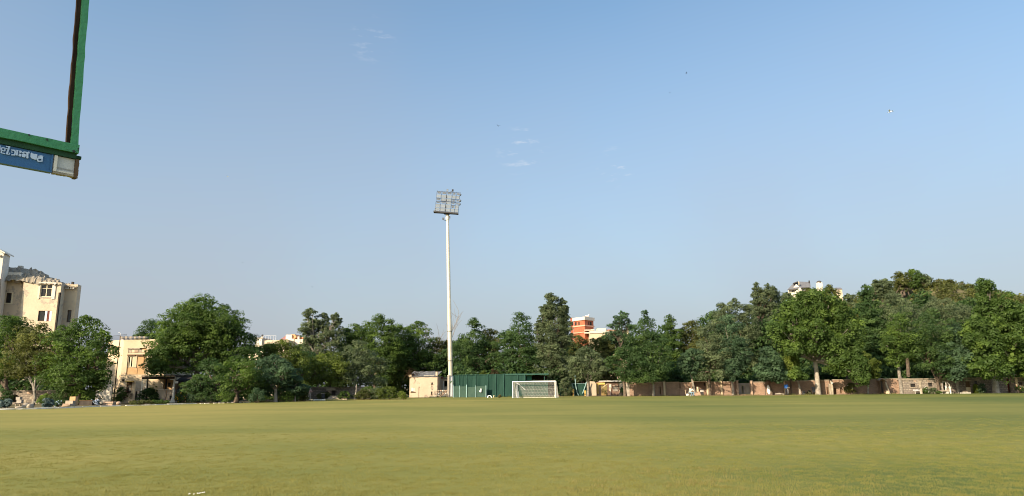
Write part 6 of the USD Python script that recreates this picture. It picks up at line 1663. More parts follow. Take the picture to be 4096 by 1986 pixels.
T('broadleaf_tree', 'fork stemmed tree growing beside the green fence and brown shed', 'tree', 109, 2352, [(2350, 1385, 1535, 66, 'dome'), (2310, 1430, 1510, 38, 'round', -1), (2395, 1430, 1530, 38, 'round', -1)], L_grey, trunk_r=0.22, bark=bark_grey, fork=2.2)
T('broadleaf_tree', 'dense dark tree below the red tower', 'tree', 128, 2330, [(2320, 1338, 1540, 68, 'dome'), (2400, 1345, 1540, 68, 'dome', 1), (2440, 1370, 1540, 40, 'round', 1)], L_olive, trunk_r=0.3)
T('broadleaf_tree', 'thin open tree with airy top right of the red tower', 'tree', 130, 2478, [(2487, 1242, 1290, 26, 'round'), (2465, 1270, 1320, 30, 'round'), (2505, 1275, 1330, 30, 'round'), (2475, 1310, 1380, 50, 'dome'), (2440, 1345, 1420, 34, 'round')], L_blue, trunk_r=0.2, dens=0.5, fork=8, leaf=0.27)
T('broadleaf_tree', 'deep shaded dark tree over the brown shed roof', 'tree', 105.2, 2500, [(2495, 1385, 1540, 60, 'dome', -2), (2535, 1420, 1535, 45, 'dome', -1.5)], L_dark, trunk_r=0.25)
T('broadleaf_tree', 'tall full dark tree with two slender stems before the wall', 'tree', 105.6, 2614, [(2590, 1234, 1520, 72, 'cone', -2.2), (2540, 1300, 1510, 60, 'dome', -1.2000000000000002), (2630, 1330, 1530, 60, 'dome', -3.2), (2590, 1380, 1540, 75, 'dome', -3.2)], L_dark, trunk_r=0.17, bark=bark_pale, fork=3.0)
T('broadleaf_tree', 'narrow dark green tree close right of the tall full tree', 'tree', 117, 2680, [(2684, 1255, 1500, 42, 'column'), (2665, 1330, 1520, 45, 'dome'), (2700, 1400, 1500, 40, 'round')], L_mid, trunk_r=0.22, bark=bark_pale, fork=4.5)
T('broadleaf_tree', 'olive tree with brownish green top behind the leaning pale trunk', 'tree', 119, 2770, [(2765, 1278, 1480, 55, 'dome'), (2735, 1310, 1490, 42, 'dome', 1), (2800, 1300, 1480, 42, 'dome', -1)], L_olive, trunk_r=0.22)
T('broadleaf_tree', 'grey green tree with pale leaning trunk behind the seated person', 'tree', 106, 2780, [(2775, 1390, 1510, 38, 'round', -2.2), (2745, 1410, 1500, 30, 'round', -2.2)], L_blue, trunk_r=0.17, bark=bark_pale, fork=3.2, lean=-0.09)
T('broadleaf_tree', 'layered grey tree with slim dark trunk before the tan wall', 'tree', 105.3, 2839, [(2840, 1297, 1440, 58, 'dome', -0.7000000000000002), (2835, 1400, 1530, 62, 'dome', -2.2), (2885, 1360, 1480, 40, 'round', -1.2000000000000002)], L_grey, trunk_r=0.2, bark=bark_brown, fork=3.2)
T('broadleaf_tree', 'tall shadowy tree with slim pale trunk left of the gateway', 'tree', 105, 2932, [(2925, 1260, 1480, 62, 'dome', -0.7000000000000002), (2960, 1350, 1500, 40, 'round', -0.7000000000000002), (2928, 1440, 1530, 26, 'round', -2.2)], L_blue, trunk_r=0.17, bark=bark_pale, fork=4.5)
T('broadleaf_tree', 'high dark ragged tree beyond the gateway', 'tree', 126, 2950, [(2945, 1190, 1480, 62, 'dome'), (2895, 1210, 1400, 42, 'round'), (3000, 1215, 1480, 45, 'dome'), (2880, 1260, 1450, 45, 'round')], L_grey, trunk_r=0.35, dens=0.8)
T('broadleaf_tree', 'higher ragged open tree left of the hilltop house', 'tree', 130, 3055, [(3030, 1126, 1260, 30, 'column'), (3075, 1130, 1260, 32, 'column'), (3055, 1180, 1500, 68, 'dome'), (3110, 1165, 1400, 40, 'dome', 2)], L_grey, trunk_r=0.35, dens=0.75)
T('broadleaf_tree', 'small pale leaved tree with twisted trunk before the wall', 'tree', 104.6, 3085, [(3078, 1385, 1532, 46, 'dome', -2.2), (3110, 1440, 1535, 34, 'round', -2.2), (3050, 1450, 1525, 28, 'round', -2.2)], L_blue, trunk_r=0.2, bark=bark_brown, fork=1.6, leaf=0.32)
T('broadleaf_tree', 'small bright tree with slender split stem growing at the wall', 'tree', 103.8, 3200, [(3190, 1465, 1524, 34, 'dome', -2.2), (3168, 1480, 1515, 16, 'round', -2.2)], L_mid, trunk_r=0.15, bark=bark_pale, fork=2.1, leaf=0.3)
T('broadleaf_tree', 'great spreading tree with thick mottled trunk on the field edge', 'tree', 103.0, 3273, [(3265, 1150, 1420, 115, 'dome', -1.2000000000000002), (3160, 1205, 1400, 72, 'dome', -2.2), (3370, 1190, 1430, 75, 'dome', -1.2000000000000002), (3220, 1165, 1330, 85, 'round', -1.2000000000000002), (3340, 1330, 1500, 48, 'dome', -3.2), (3410, 1380, 1530, 48, 'dome', -3.2), (3440, 1420, 1540, 34, 'dome', -4.2), (3180, 1380, 1430, 30, 'round', -3.2)], L_mid, trunk_r=0.36, bark=bark_pale, fork=4.8, lean=-0.01, limbs=16, leaf=0.34, flat=0.9, droop=0.2)
T('weeping_tree', 'drooping pale green branches hanging left of the great spreading tree', 'weeping tree', 104.5, 3165, [(3165, 1385, 1480, 24, 'dome', -2.2), (3140, 1300, 1390, 20, 'round', -2.2)], L_yel, trunk_r=0.12, droop=1.6, flat=1.3, rc=0.4, bark=bark_brown, fork=4)
T('broadleaf_tree', 'golden tinged tree at the right side of the great spreading tree', 'tree', 108.5, 3395, [(3390, 1290, 1420, 38, 'round', -2.2), (3400, 1240, 1330, 30, 'round', -2.2)], L_gold, trunk_r=0.15, fork=6)
T('conifer_tree', 'tall dark conical tree right of the great spreading tree', 'tree', 117, 3480, [(3482, 1135, 1520, 92, 'cone'), (3500, 1300, 1535, 88, 'dome', -1), (3455, 1250, 1520, 62, 'dome')], L_dark, trunk_r=0.35, leaf=0.32)
T('broadleaf_tree', 'slim young tree with thin pale stem left of the wooden kiosk', 'tree', 102.5, 3472, [(3462, 1400, 1510, 42, 'dome', -2.7), (3440, 1460, 1530, 26, 'round', -3.2), (3490, 1450, 1520, 34, 'round', -2.2)], L_yel, trunk_r=0.11, bark=bark_pale, fork=3.4, lean=0.09)
T('broadleaf_tree', 'tall shaded tree with straight grey trunk right of the kiosk', 'tree', 101.8, 3607, [(3610, 1240, 1450, 72, 'dome', -0.7000000000000002), (3580, 1300, 1480, 50, 'round', -0.7000000000000002), (3650, 1320, 1450, 50, 'round', -0.7000000000000002)], L_mid, trunk_r=0.24, bark=bark_grey, fork=5.6, lean=-0.02)
T('broadleaf_tree', 'grey leaved tree behind the twin stems', 'tree', 112, 3640, [(3640, 1190, 1440, 70, 'dome'), (3580, 1160, 1400, 50, 'dome', 3)], L_grey, trunk_r=0.3)
T('broadleaf_tree', 'dark wide tree over the stone outbuilding with dark angled trunks', 'tree', 101.0, 3755, [(3750, 1230, 1490, 85, 'dome', -0.7000000000000002), (3700, 1300, 1480, 62, 'dome', -0.7000000000000002), (3790, 1330, 1520, 50, 'dome', -2.2)], L_dark, trunk_r=0.2, bark=bark_brown, fork=1.8, lean=-0.05, limbs=12)
T('broadleaf_tree', 'pale silvery tree hanging over the brown cottage door', 'tree', 100.6, 3834, [(3845, 1290, 1480, 62, 'dome', -0.7000000000000002), (3880, 1350, 1500, 48, 'dome', -2.2), (3815, 1360, 1530, 42, 'dome', -2.2)], L_blue, trunk_r=0.2, bark=bark_grey, fork=2.3, leaf=0.34, droop=0.3)
T('broadleaf_tree', 'large bright green tree with thick pale split trunk at the right', 'tree', 99.8, 3985, [(3965, 1120, 1330, 62, 'round', -0.7000000000000002), (3990, 1190, 1470, 110, 'dome', -1.2000000000000002), (3920, 1250, 1440, 70, 'dome', -2.2), (4060, 1240, 1480, 70, 'dome', -1.2000000000000002), (3960, 1400, 1530, 72, 'dome', -3.2), (3905, 1330, 1420, 40, 'round', -3.2)], L_mid, trunk_r=0.42, bark=bark_pale, fork=3.2, limbs=16, leaf=0.36, flat=0.9)
T('broadleaf_tree', 'bushy green tree with brown trunk cut by the right edge', 'tree', 100.6, 4050, [(4090, 1210, 1520, 75, 'dome', -1.2000000000000002), (4150, 1180, 1520, 90, 'dome', -0.7000000000000002)], L_mid, trunk_r=0.28, bark=bark_brown, fork=4.0, leaf=0.34)
T('broadleaf_tree', 'grey green tree behind the silvery tree', 'tree', 118, 3800, [(3790, 1190, 1480, 70, 'dome'), (3860, 1210, 1480, 62, 'dome', 1), (3740, 1180, 1420, 55, 'dome', 2)], L_grey, trunk_r=0.3)
# hilltop trees
hill = [(3505, 1118, 1200, 26, L_grey, 'ragged open tree at the left shoulder of the hill'), (3545, 1112, 1210, 30, L_grey, 'pale round tree left of the hill rocks'), (3605, 1088, 1170, 38, L_olive, 'olive tree on the hilltop left of the highest tree'), (3655, 1074, 1160, 34, L_mid, 'highest round tree on the hilltop'), (3700, 1100, 1170, 30, L_grey, 'grey tree on the right slope just below the top'),
        (3745, 1128, 1230, 44, L_olive, 'dry olive tree on the right hill slope'), (3800, 1120, 1230, 40, L_olive, 'brownish round tree farther down the hill slope'), (3850, 1140, 1240, 38, L_grey, 'grey round tree low on the hill slope'), (3895, 1138, 1230, 34, L_grey, 'dark grey tree left of the large bright tree top'), (3240, 1150, 1260, 44, L_olive, 'olive tree before the hilltop house'), (3320, 1142, 1250, 46, L_olive, 'round tree between the turret and the boxy house'), (3395, 1172, 1270, 36, L_grey, 'grey tree at the right of the boxy house'), (3560, 1165, 1290, 50, L_grey, 'wide grey tree below the hill rocks'), (3665, 1175, 1280, 50, L_olive, 'olive tree below the slanting rock slab'), (3152, 1168, 1260, 50, L_grey, 'tree left of the hilltop house wall')]
for (u, vt, vb, hw, mt, lab) in hill:
    Yh = 192 if u > 3420 else 190
    x = P(u, 1200, Yh)[0]
    T('hill_tree', lab, 'tree', Yh, u, [(u, vt, vb, hw, 'dome')], mt, leaf=0.55, rc=1.0, per=40, dens=0.7, trunk_r=0.25, base_z=float(hill_z(np.array(x), np.array(float(Yh)))), fork=2.0, limbs=4, group='trees on the hill')
# dense wood behind everything, one mass
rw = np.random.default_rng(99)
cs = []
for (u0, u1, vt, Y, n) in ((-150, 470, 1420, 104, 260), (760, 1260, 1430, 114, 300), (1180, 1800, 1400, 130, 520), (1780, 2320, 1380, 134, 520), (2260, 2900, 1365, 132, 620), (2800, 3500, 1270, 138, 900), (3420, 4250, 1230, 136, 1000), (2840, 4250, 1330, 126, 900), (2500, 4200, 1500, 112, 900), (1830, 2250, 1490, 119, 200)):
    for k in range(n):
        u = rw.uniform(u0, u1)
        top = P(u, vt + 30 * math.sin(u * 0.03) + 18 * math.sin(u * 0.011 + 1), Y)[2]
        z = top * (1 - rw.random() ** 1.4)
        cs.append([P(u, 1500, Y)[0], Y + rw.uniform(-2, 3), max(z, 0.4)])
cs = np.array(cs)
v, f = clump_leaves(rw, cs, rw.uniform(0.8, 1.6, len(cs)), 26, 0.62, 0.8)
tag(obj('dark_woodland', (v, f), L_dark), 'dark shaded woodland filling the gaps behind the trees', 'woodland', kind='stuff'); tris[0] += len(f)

ch_ = []
for k in range(4200):
    x = rw.uniform(55, 190); Y = rw.uniform(150, 235)
    z = float(hill_z(np.array(x), np.array(Y)))
    if z > 2 and meshkit.fbm(np.array([x / 7, Y / 7, 0.0]), 3, 4) > 0.30:
        ch_.append([x, Y, z + rw.uniform(0, 1.2)])
ch_ = np.array(ch_)
v, f = clump_leaves(rw, ch_, rw.uniform(0.9, 1.9, len(ch_)), 34, 0.6, 0.7)
tag(obj('hill_scrub', (v, f), L_olive), 'olive scrub bushes covering the hill on the right', 'scrub', kind='stuff'); tris[0] += len(f)
print('triangles in leaves', tris[0])

# ------------------------------------------------------------------ shrubs
S = shrub
S('agave', 'blue grey spiky agave before the hedge, far left', 186, 1634, 20, 1597, L_agave, cat='agave', leaf=0.34, rc=0.3, per=26, aspect=0.2)
S('agave', 'blue grey agave clump at the left edge of the picture', 20, 1632, 24, 1598, L_agave, cat='agave', leaf=0.34, rc=0.3, per=26)
S('hedge', 'rounded dark green hedge behind the blue grey agave', 200, 1622, 58, 1574, L_mid, cat='hedge', flowers=(flower_white, 6, 0.06))
S('shrub', 'leafy shrub with big leaves right of the forked trunk', 165, 1612, 16, 1540, L_blue)
S('shrub', 'golden green shrub between the hedge and the dark trough', 298, 1620, 24, 1566, L_gold)
S('shrub', 'dark golden shrub left of the stone gate post', 420, 1608, 32, 1566, L_gold)
S('shrub', 'low olive shrub above the pale blue flowers', 383, 1612, 32, 1583, L_olive)
S('flower_bush', 'low mound of pale blue flowers before the dark trough', 385, 1624, 18, 1603, L_agave, cat='flower bush', leaf=0.12, flowers=(flower_blue, 60, 0.05))
S('flower_pot_bush', 'small green and blue flowering plant right of the agave', 232, 1628, 12, 1606, L_blue, cat='flower bush', flowers=(flower_blue, 12, 0.06))
S('shrub', 'rusty red leaved shrub before the cream house corner', 508, 1612, 30, 1556, L_rust, flowers=(flower_red, 10, 0.07))
S('shrub', 'dark green shrub left of the rusty shrub', 476, 1614, 22, 1545, L_mid)
S('shrub', 'large round dark shrub hiding the veranda front', 592, 1613, 42, 1554, L_dark, leaf=0.18)
S('shrub', 'bright green slender shrub topping the round shrub', 612, 1611, 16, 1533, L_yel)
S('flower_bush', 'bush with orange and white flowers right of the veranda', 735, 1612, 28, 1562, L_mid, cat='flower bush', flowers=(flower_orange, 14, 0.07))
S('flower_bush', 'tall blue flowered climber at the white corner post', 718, 1611, 13, 1548, L_agave, cat='flower bush', flowers=(flower_blue, 20, 0.05))
S('shrub', 'wide grey green shrub left of the low dark tree', 790, 1612, 42, 1558, L_blue, leaf=0.2)
for k, (u, v, hw, vt, lab) in enumerate(((1060, 1600, 42, 1583, 'low weedy growth right of the plank bench'), (1130, 1598, 45, 1580, 'low weedy growth at the young grey tree foot'), (1190, 1599, 30, 1584, 'low weedy clump left of the painted post'), (1255, 1592, 24, 1556, 'tall green weeds right of the standing figure'), (640, 1618, 40, 1600, 'low grass clump before the veranda parapet'), (560, 1620, 46, 1603, 'low weeds before the round dark shrub'), (1410, 1592, 40, 1574, 'weeds around the leaning post'), (1300, 1594, 30, 1570, 'leafy weeds before the garden wall left of the steps'), (1375, 1594, 24, 1566, 'leafy weeds before the garden wall right of the steps'), (1450, 1594, 34, 1560, 'tall weeds at the foot of the ivy hedge'), (1010, 1602, 30, 1584, 'dark weeds under the low bushy tree'), (860, 1606, 60, 1584, 'weedy undergrowth left of the thick dark trunk'), (930, 1606, 40, 1586, 'weedy undergrowth at the thick dark trunk'))):
    S('weeds', lab, u, v + (6 if 1000 < u < 1500 else 0), hw, vt, (L_mid, L_olive)[k % 2], cat='weeds', leaf=0.14, rc=0.2)
for (u, Y, hw, vt, mt, lab) in ((835, 86, 38, 1560, L_dark, 'dark leafy undergrowth bush right of the wide grey green shrub'), (905, 85, 34, 1566, L_mid, 'leafy undergrowth bush left of the thick dark trunk'), (1030, 86, 36, 1556, L_blue, 'leafy bush between the thick dark trunk and the pale short trunk'), (1150, 90, 30, 1562, L_mid, 'leafy bush right of the pale short trunk'), (1215, 92, 22, 1572, L_olive, 'low bush left of the painted post'), (250, 82, 34, 1555, L_dark, 'dark bush under the full green tree at far left'), (360, 83, 40, 1560, L_mid, 'leafy bush under the right side of the full green tree'), (15, 86, 40, 1560, L_dark, 'dark bush before the old stone wall at the left edge')):
    S('shrub', lab, u, 1600, hw, vt, mt, Y=Y, rc=0.35, per=50)
S('ivy_hedge', 'tall ivy covered hedge right of the leaning post', 1480, 1599, 42, 1546, L_mid, cat='hedge')
S('ivy_hedge', 'bright green ivy hedge ending near the dark gap by the hut', 1555, 1599, 48, 1546, L_yel, cat='hedge')
S('ivy_hedge', 'grey green ivy hedge between the leaning post and the bright one', 1515, 1599, 42, 1550, L_grey, cat='hedge')
S('ivy_hedge', 'small green bush in the gap left of the hut', 1612, 1599, 18, 1565, L_yel, cat='bush')
S('shrub', 'leafy bush left of the garden gate lintel', 1278, 1598, 20, 1553, L_mid)
S('shrub', 'dark ivy clump right of the garden gate', 1352, 1598, 14, 1550, L_dark)
S('shrub', 'ivy patch on the garden wall left of the leaning post', 1385, 1598, 26, 1556, L_olive)
S('dry_shrub', 'dry brown bush top behind the green screen', 1976, 1590, 20, 1475, L_rust, Y=115, cat='shrub')
S('shrub', 'yellow green bush top peeping over the green screen', 1935, 1590, 20, 1485, L_yel, Y=115)
S('shrub', 'dark bush behind the shelter and goal', 2150, 1590, 40, 1500, L_olive, Y=116)
S('shrub', 'greyish bush behind the green fence rail', 2265, 1586, 28, 1510, L_grey, Y=115)
S('shrub', 'dark round shrub against the boundary wall right of the upright pillar', 3405, 1578, 21, 1532, L_olive, flowers=(flower_white, 5, 0.05))
S('shrub', 'low leafy shrub right of the straight grey trunk', 3632, 1576, 17, 1555, L_blue)
S('flower_bush', 'white flowering bush below the second small window', 3707, 1576, 19, 1550, L_mid, cat='flower bush', flowers=(flower_white, 10, 0.05))
S('shrub', 'grey green bush right of the white flowering bush', 3735, 1576, 16, 1552, L_grey)
S('shrub', 'small bush at the foot of the dark angled trunks', 3755, 1576, 14, 1565, L_mid)
S('banana_plant', 'upright yellow green leafy plant before the cottage window', 3907, 1574, 6, 1541, L_yel, cat='plant', leaf=0.5, rc=0.2, per=14)
S('shrub', 'dark green tall shrub beside the cottage window', 3930, 1574, 16, 1535, L_blue, flowers=(flower_white, 6, 0.05))
S('flower_bush', 'yellow flowered plant left of the thick pale trunk', 3954, 1573, 6, 1556, L_mid, cat='flower bush', flowers=(M('petals_yellow', (0.75, 0.55, 0.03), None, 3, 0.7), 14, 0.07))
S('shrub', 'dark bush with pink flowers at the right edge', 4080, 1572, 22, 1543, L_dark, flowers=(flower_red, 8, 0.06))

# ------------------------------------------------------------------ people
def hull_chain(joints, bones):
    parts = []
    for a, b in bones:
        pa, ra = joints[a]; pb, rb2 = joints[b]
        s1 = m3.Manifold.sphere(ra, 16).translate(tuple(pa)); s2 = m3.Manifold.sphere(rb2, 16).translate(tuple(pb))
        parts.append((s1 + s2).hull())
    m = m3.Manifold.batch_boolean(parts, m3.OpType.Add)
    return m
def smooth_man(m, L=0.03, it=6):
    mm = m.refine_to_length(L).to_mesh()
    t = trimesh.Trimesh(mm.vert_properties[:, :3], mm.tri_verts, process=True)
    trimesh.smoothing.filter_taubin(t, iterations=it)
    return t
def person(label, loc, rz, J, shirt, trousers, cap=None, shirt_len='long'):
    t = thing('person', label, 'person', loc, rz)
    body_b = [('pelvis', 'waist'), ('waist', 'chest'), ('chest', 'shl'), ('chest', 'shr'), ('shl', 'shr'), ('chest', 'neck'), ('neck', 'head'), ('head', 'crown'), ('head', 'chin'),
              ('shl', 'ell'), ('ell', 'wrl'), ('shr', 'elr'), ('elr', 'wrr'), ('pelvis', 'hil'), ('pelvis', 'hir'), ('hil', 'knl'), ('knl', 'anl'), ('hir', 'knr'), ('knr', 'anr'), ('anl', 'tol'), ('anr', 'tor')]
    JJ = dict(J)
    ext = []
    for s in ('l', 'r'):
        w, e = np.array(J['wr' + s][0]), np.array(J['el' + s][0])
        d = (w - e) / np.linalg.norm(w - e)
        side = np.cross(d, [0, 1, 0]); side /= np.linalg.norm(side) + 1e-9
        JJ['pa' + s] = (w + d * 0.07, 0.032); ext.append(('wr' + s, 'pa' + s))
        for k, (o, Lf) in enumerate(((-0.03, 0.065), (-0.01, 0.078), (0.01, 0.072), (0.03, 0.055))):
            b0 = w + d * 0.085 + side * o
            JJ[f'f{s}{k}a'] = (b0, 0.010); JJ[f'f{s}{k}b'] = (b0 + d * Lf * 0.55 + np.array([0, -0.006, -0.004]), 0.009); JJ[f'f{s}{k}c'] = (b0 + d * Lf + np.array([0, -0.018, -0.012]), 0.008)
            ext += [(f'f{s}{k}a', f'f{s}{k}b'), (f'f{s}{k}b', f'f{s}{k}c')]
        th = w + d * 0.03 + side * 0.035
        JJ[f't{s}a'] = (th, 0.011); JJ[f't{s}b'] = (th + side * 0.03 + d * 0.04, 0.009)
        ext.append((f't{s}a', f't{s}b'))
    hd = np.array(J['head'][0])
    JJ['nose'] = (hd + np.array([0, -0.105, -0.02]), 0.014); JJ['brow'] = (hd + np.array([0, -0.085, 0.03]), 0.02)
    JJ['earl'] = (hd + np.array([-0.085, 0.0, -0.01]), 0.018); JJ['earr'] = (hd + np.array([0.085, 0.0, -0.01]), 0.018)
    ext += [('brow', 'nose'), ('head', 'earl'), ('head', 'earr')]
    b = smooth_man(hull_chain(JJ, body_b + ext), 0.025, 4)
    obj('body', b, skin, t, smooth=True)
    def grow(names, bones, add):
        return smooth_man(hull_chain({k: (JJ[k][0], JJ[k][1] + add) for k in names}, bones), 0.03, 5)
    sb_ = [('pelvis', 'waist'), ('waist', 'chest'), ('chest', 'shl'), ('chest', 'shr'), ('shl', 'shr'), ('shl', 'ell'), ('shr', 'elr'), ('ell', 'wrl'), ('elr', 'wrr')]
    if shirt_len == 'short':
        sb_ = sb_[:-2]
    obj('shirt', grow({x for p in sb_ for x in p}, sb_, 0.016), shirt, t, smooth=True)
    tb_ = [('pelvis', 'hil'), ('pelvis', 'hir'), ('hil', 'knl'), ('knl', 'anl'), ('hir', 'knr'), ('knr', 'anr')]
    obj('trousers', grow({x for p in tb_ for x in p}, tb_, 0.020), trousers, t, smooth=True)
    fb = [('anl', 'tol'), ('anr', 'tor')]
    obj('shoes', grow({x for p in fb for x in p}, fb, 0.014), wood_dark, t, smooth=True)
    for s in (-0.033, 0.033):
        MB().add(*blob(0.011, 0.008, 0.008, 1, 1, 0, hd + np.array([s, -0.098, 0.012]))).build('eye', hair_black, t)
    MB().add(*blob(0.026, 0.007, 0.006, 1, 1, 0, hd + np.array([0, -0.098, -0.06]))).build('mouth', red_dark, t)
    if cap:
        MB().add(*blob(0.105, 0.115, 0.075, 2, 2, 0.03, hd + np.array([0, 0.0, 0.075]))).box(hd[0] - 0.07, hd[0] + 0.07, hd[1] - 0.2, hd[1] - 0.09, hd[2] + 0.055, hd[2] + 0.07).build('cap', cap, t, smooth=60)
    else:
        MB().add(*blob(0.098, 0.108, 0.085, 3, 2, 0.05, hd + np.array([0, 0.02, 0.055]))).build('hair', hair_black, t, smooth=60)
    return t
def V(*a): return np.array(a, float)
# seated, leaning forward: faces along -y
seat_J = {'pelvis': (V(0, 0.10, 0.50), 0.15), 'waist': (V(0, 0.06, 0.66), 0.14), 'chest': (V(0, -0.06, 0.90), 0.16), 'shl': (V(-0.19, -0.09, 1.01), 0.07), 'shr': (V(0.19, -0.09, 1.01), 0.07), 'neck': (V(0, -0.14, 1.09), 0.055), 'head': (V(0, -0.21, 1.20), 0.09), 'crown': (V(0, -0.20, 1.26), 0.085), 'chin': (V(0, -0.26, 1.13), 0.045),
          'ell': (V(-0.27, -0.24, 0.80), 0.048), 'wrl': (V(-0.14, -0.46, 0.72), 0.032), 'elr': (V(0.27, -0.24, 0.80), 0.048), 'wrr': (V(0.12, -0.47, 0.70), 0.032),
          'hil': (V(-0.11, 0.02, 0.48), 0.10), 'hir': (V(0.11, 0.02, 0.48), 0.10), 'knl': (V(-0.15, -0.42, 0.50), 0.065), 'knr': (V(0.15, -0.42, 0.50), 0.065), 'anl': (V(-0.14, -0.36, 0.08), 0.042), 'anr': (V(0.19, -0.48, 0.08), 0.042), 'tol': (V(-0.15, -0.54, 0.045), 0.035), 'tor': (V(0.20, -0.66, 0.045), 0.035)}
pp_ = G(2764, 1585.5)
person('person in a white shirt and blue jeans seated leaning forward before the wall', pp_, 0.35, seat_J, shirt_white, jeans_blue)
ch = thing('plastic_chair', 'low white and dark chair under the seated person', 'chair', pp_, 0.35)
MB().box(-0.24, 0.24, -0.12, 0.32, 0.33, 0.36).build('seat', steel_dark, ch); MB().box(-0.24, 0.24, 0.325, 0.36, 0.5, 0.8).build('backrest', steel_dark, ch)
for (x, y) in ((-0.21, -0.09), (0.21, -0.09), (-0.21, 0.34), (0.21, 0.34)):
    MB().tube([[x, y, 0], [x, y, 0.33 if y < 0 else 0.8]], 0.02, 6).build('leg', paint_white, ch)
dg = thing('white_bag', 'white and dark bag on the grass left of the seated person', 'bag', G(2750, 1584.5))
MB().add(*blob(0.22, 0.16, 0.16, 4, 2, 0.12, (0, 0, 0.15))).build('bag_body', cloth_white, dg, smooth=60)
MB().tube([[-0.2, 0, 0.25], [-0.26, 0, 0.55], [-0.3, 0, 0.85]], [0.05, 0.04, 0.04], 7).build('strap_post', plaster_cream, dg, smooth=60)
stand_J = {'pelvis': (V(0, 0, 0.92), 0.14), 'waist': (V(0, 0, 1.06), 0.125), 'chest': (V(0, 0.0, 1.28), 0.15), 'shl': (V(-0.19, 0.01, 1.41), 0.065), 'shr': (V(0.19, 0.01, 1.41), 0.065), 'neck': (V(0, -0.01, 1.49), 0.055), 'head': (V(0, -0.03, 1.60), 0.09), 'crown': (V(0, -0.02, 1.66), 0.085), 'chin': (V(0, -0.07, 1.54), 0.045),
           'ell': (V(-0.25, 0.0, 1.13), 0.045), 'wrl': (V(-0.22, -0.16, 0.93), 0.031), 'elr': (V(0.25, 0.0, 1.13), 0.045), 'wrr': (V(0.20, -0.18, 0.94), 0.031),
           'hil': (V(-0.10, 0, 0.88), 0.095), 'hir': (V(0.10, 0, 0.88), 0.095), 'knl': (V(-0.11, -0.02, 0.48), 0.062), 'knr': (V(0.12, -0.04, 0.48), 0.062), 'anl': (V(-0.11, 0.02, 0.08), 0.042), 'anr': (V(0.13, 0.0, 0.08), 0.042), 'tol': (V(-0.12, -0.16, 0.045), 0.034), 'tor': (V(0.15, -0.18, 0.045), 0.034)}
p3 = np.array([*(G(3147, 1578)[:2]), 0.0]); p3[1] = 102.6; p3[0] = P(3147, 1575, 102.6)[0]
person('person in a blue shirt and dark trousers standing by the wall, seen from behind', p3, math.pi - 0.1, stand_J, shirt_blue, trousers_dark, cap=steel_dark)
p4 = np.array([P(1237, 1590, 101)[0], 101.0, 0.0])
J4 = {k: (v[0].copy(), v[1]) for k, v in stand_J.items()}
J4['elr'] = (V(0.28, -0.08, 1.16), 0.045); J4['wrr'] = (V(0.44, -0.22, 1.20), 0.031)
person('person in pinkish clothes and a white cap standing by the garden weeds', p4, 0.2, J4, dress_pink, plaster_grey, cap=cloth_white)
# bicycle leaning by the person in blue
by = thing('bicycle', 'pale bicycle leaning beside the person in the blue shirt', 'bicycle', (P(3153, 1575, 102.2)[0], 102.2, 0), 1.15)
for x in (-0.5, 0.5):
    ring = [[x + 0.32 * math.cos(a), 0, 0.33 + 0.32 * math.sin(a)] for a in np.linspace(0, 2 * math.pi, 21)]
    w = MB().tube(ring, 0.022, 6).build('wheel', steel_dark, by)
    sp_ = MB()
    for a in np.linspace(0, math.pi, 7)[:-1]:
        sp_.tube([[x - 0.31 * math.cos(a), 0, 0.33 - 0.31 * math.sin(a)], [x + 0.31 * math.cos(a), 0, 0.33 + 0.31 * math.sin(a)]], 0.005, 3)
    sp_.build('spokes', steel, w)
MB().tube([[-0.5, 0, 0.33], [-0.18, 0, 0.8], [0.3, 0, 0.82], [0.5, 0, 0.33]], 0.02, 6).tube([[-0.18, 0, 0.8], [-0.02, 0, 0.33], [0.3, 0, 0.82]], 0.02, 6).tube([[-0.5, 0, 0.33], [-0.02, 0, 0.33]], 0.018, 6).build('frame', paint_white, by)
MB().tube([[0.3, 0, 0.82], [0.28, 0, 1.0]], 0.018, 6).tube([[0.25, -0.28, 1.02], [0.3, 0, 1.0], [0.25, 0.28, 1.02]], 0.016, 6).build('handlebar', steel, by)
MB().tube([[-0.18, 0, 0.8], [-0.21, 0, 0.92]], 0.016, 6).add(*blob(0.12, 0.07, 0.035, 2, 1, 0.05, (-0.2, 0, 0.94))).build('saddle', steel_dark, by)

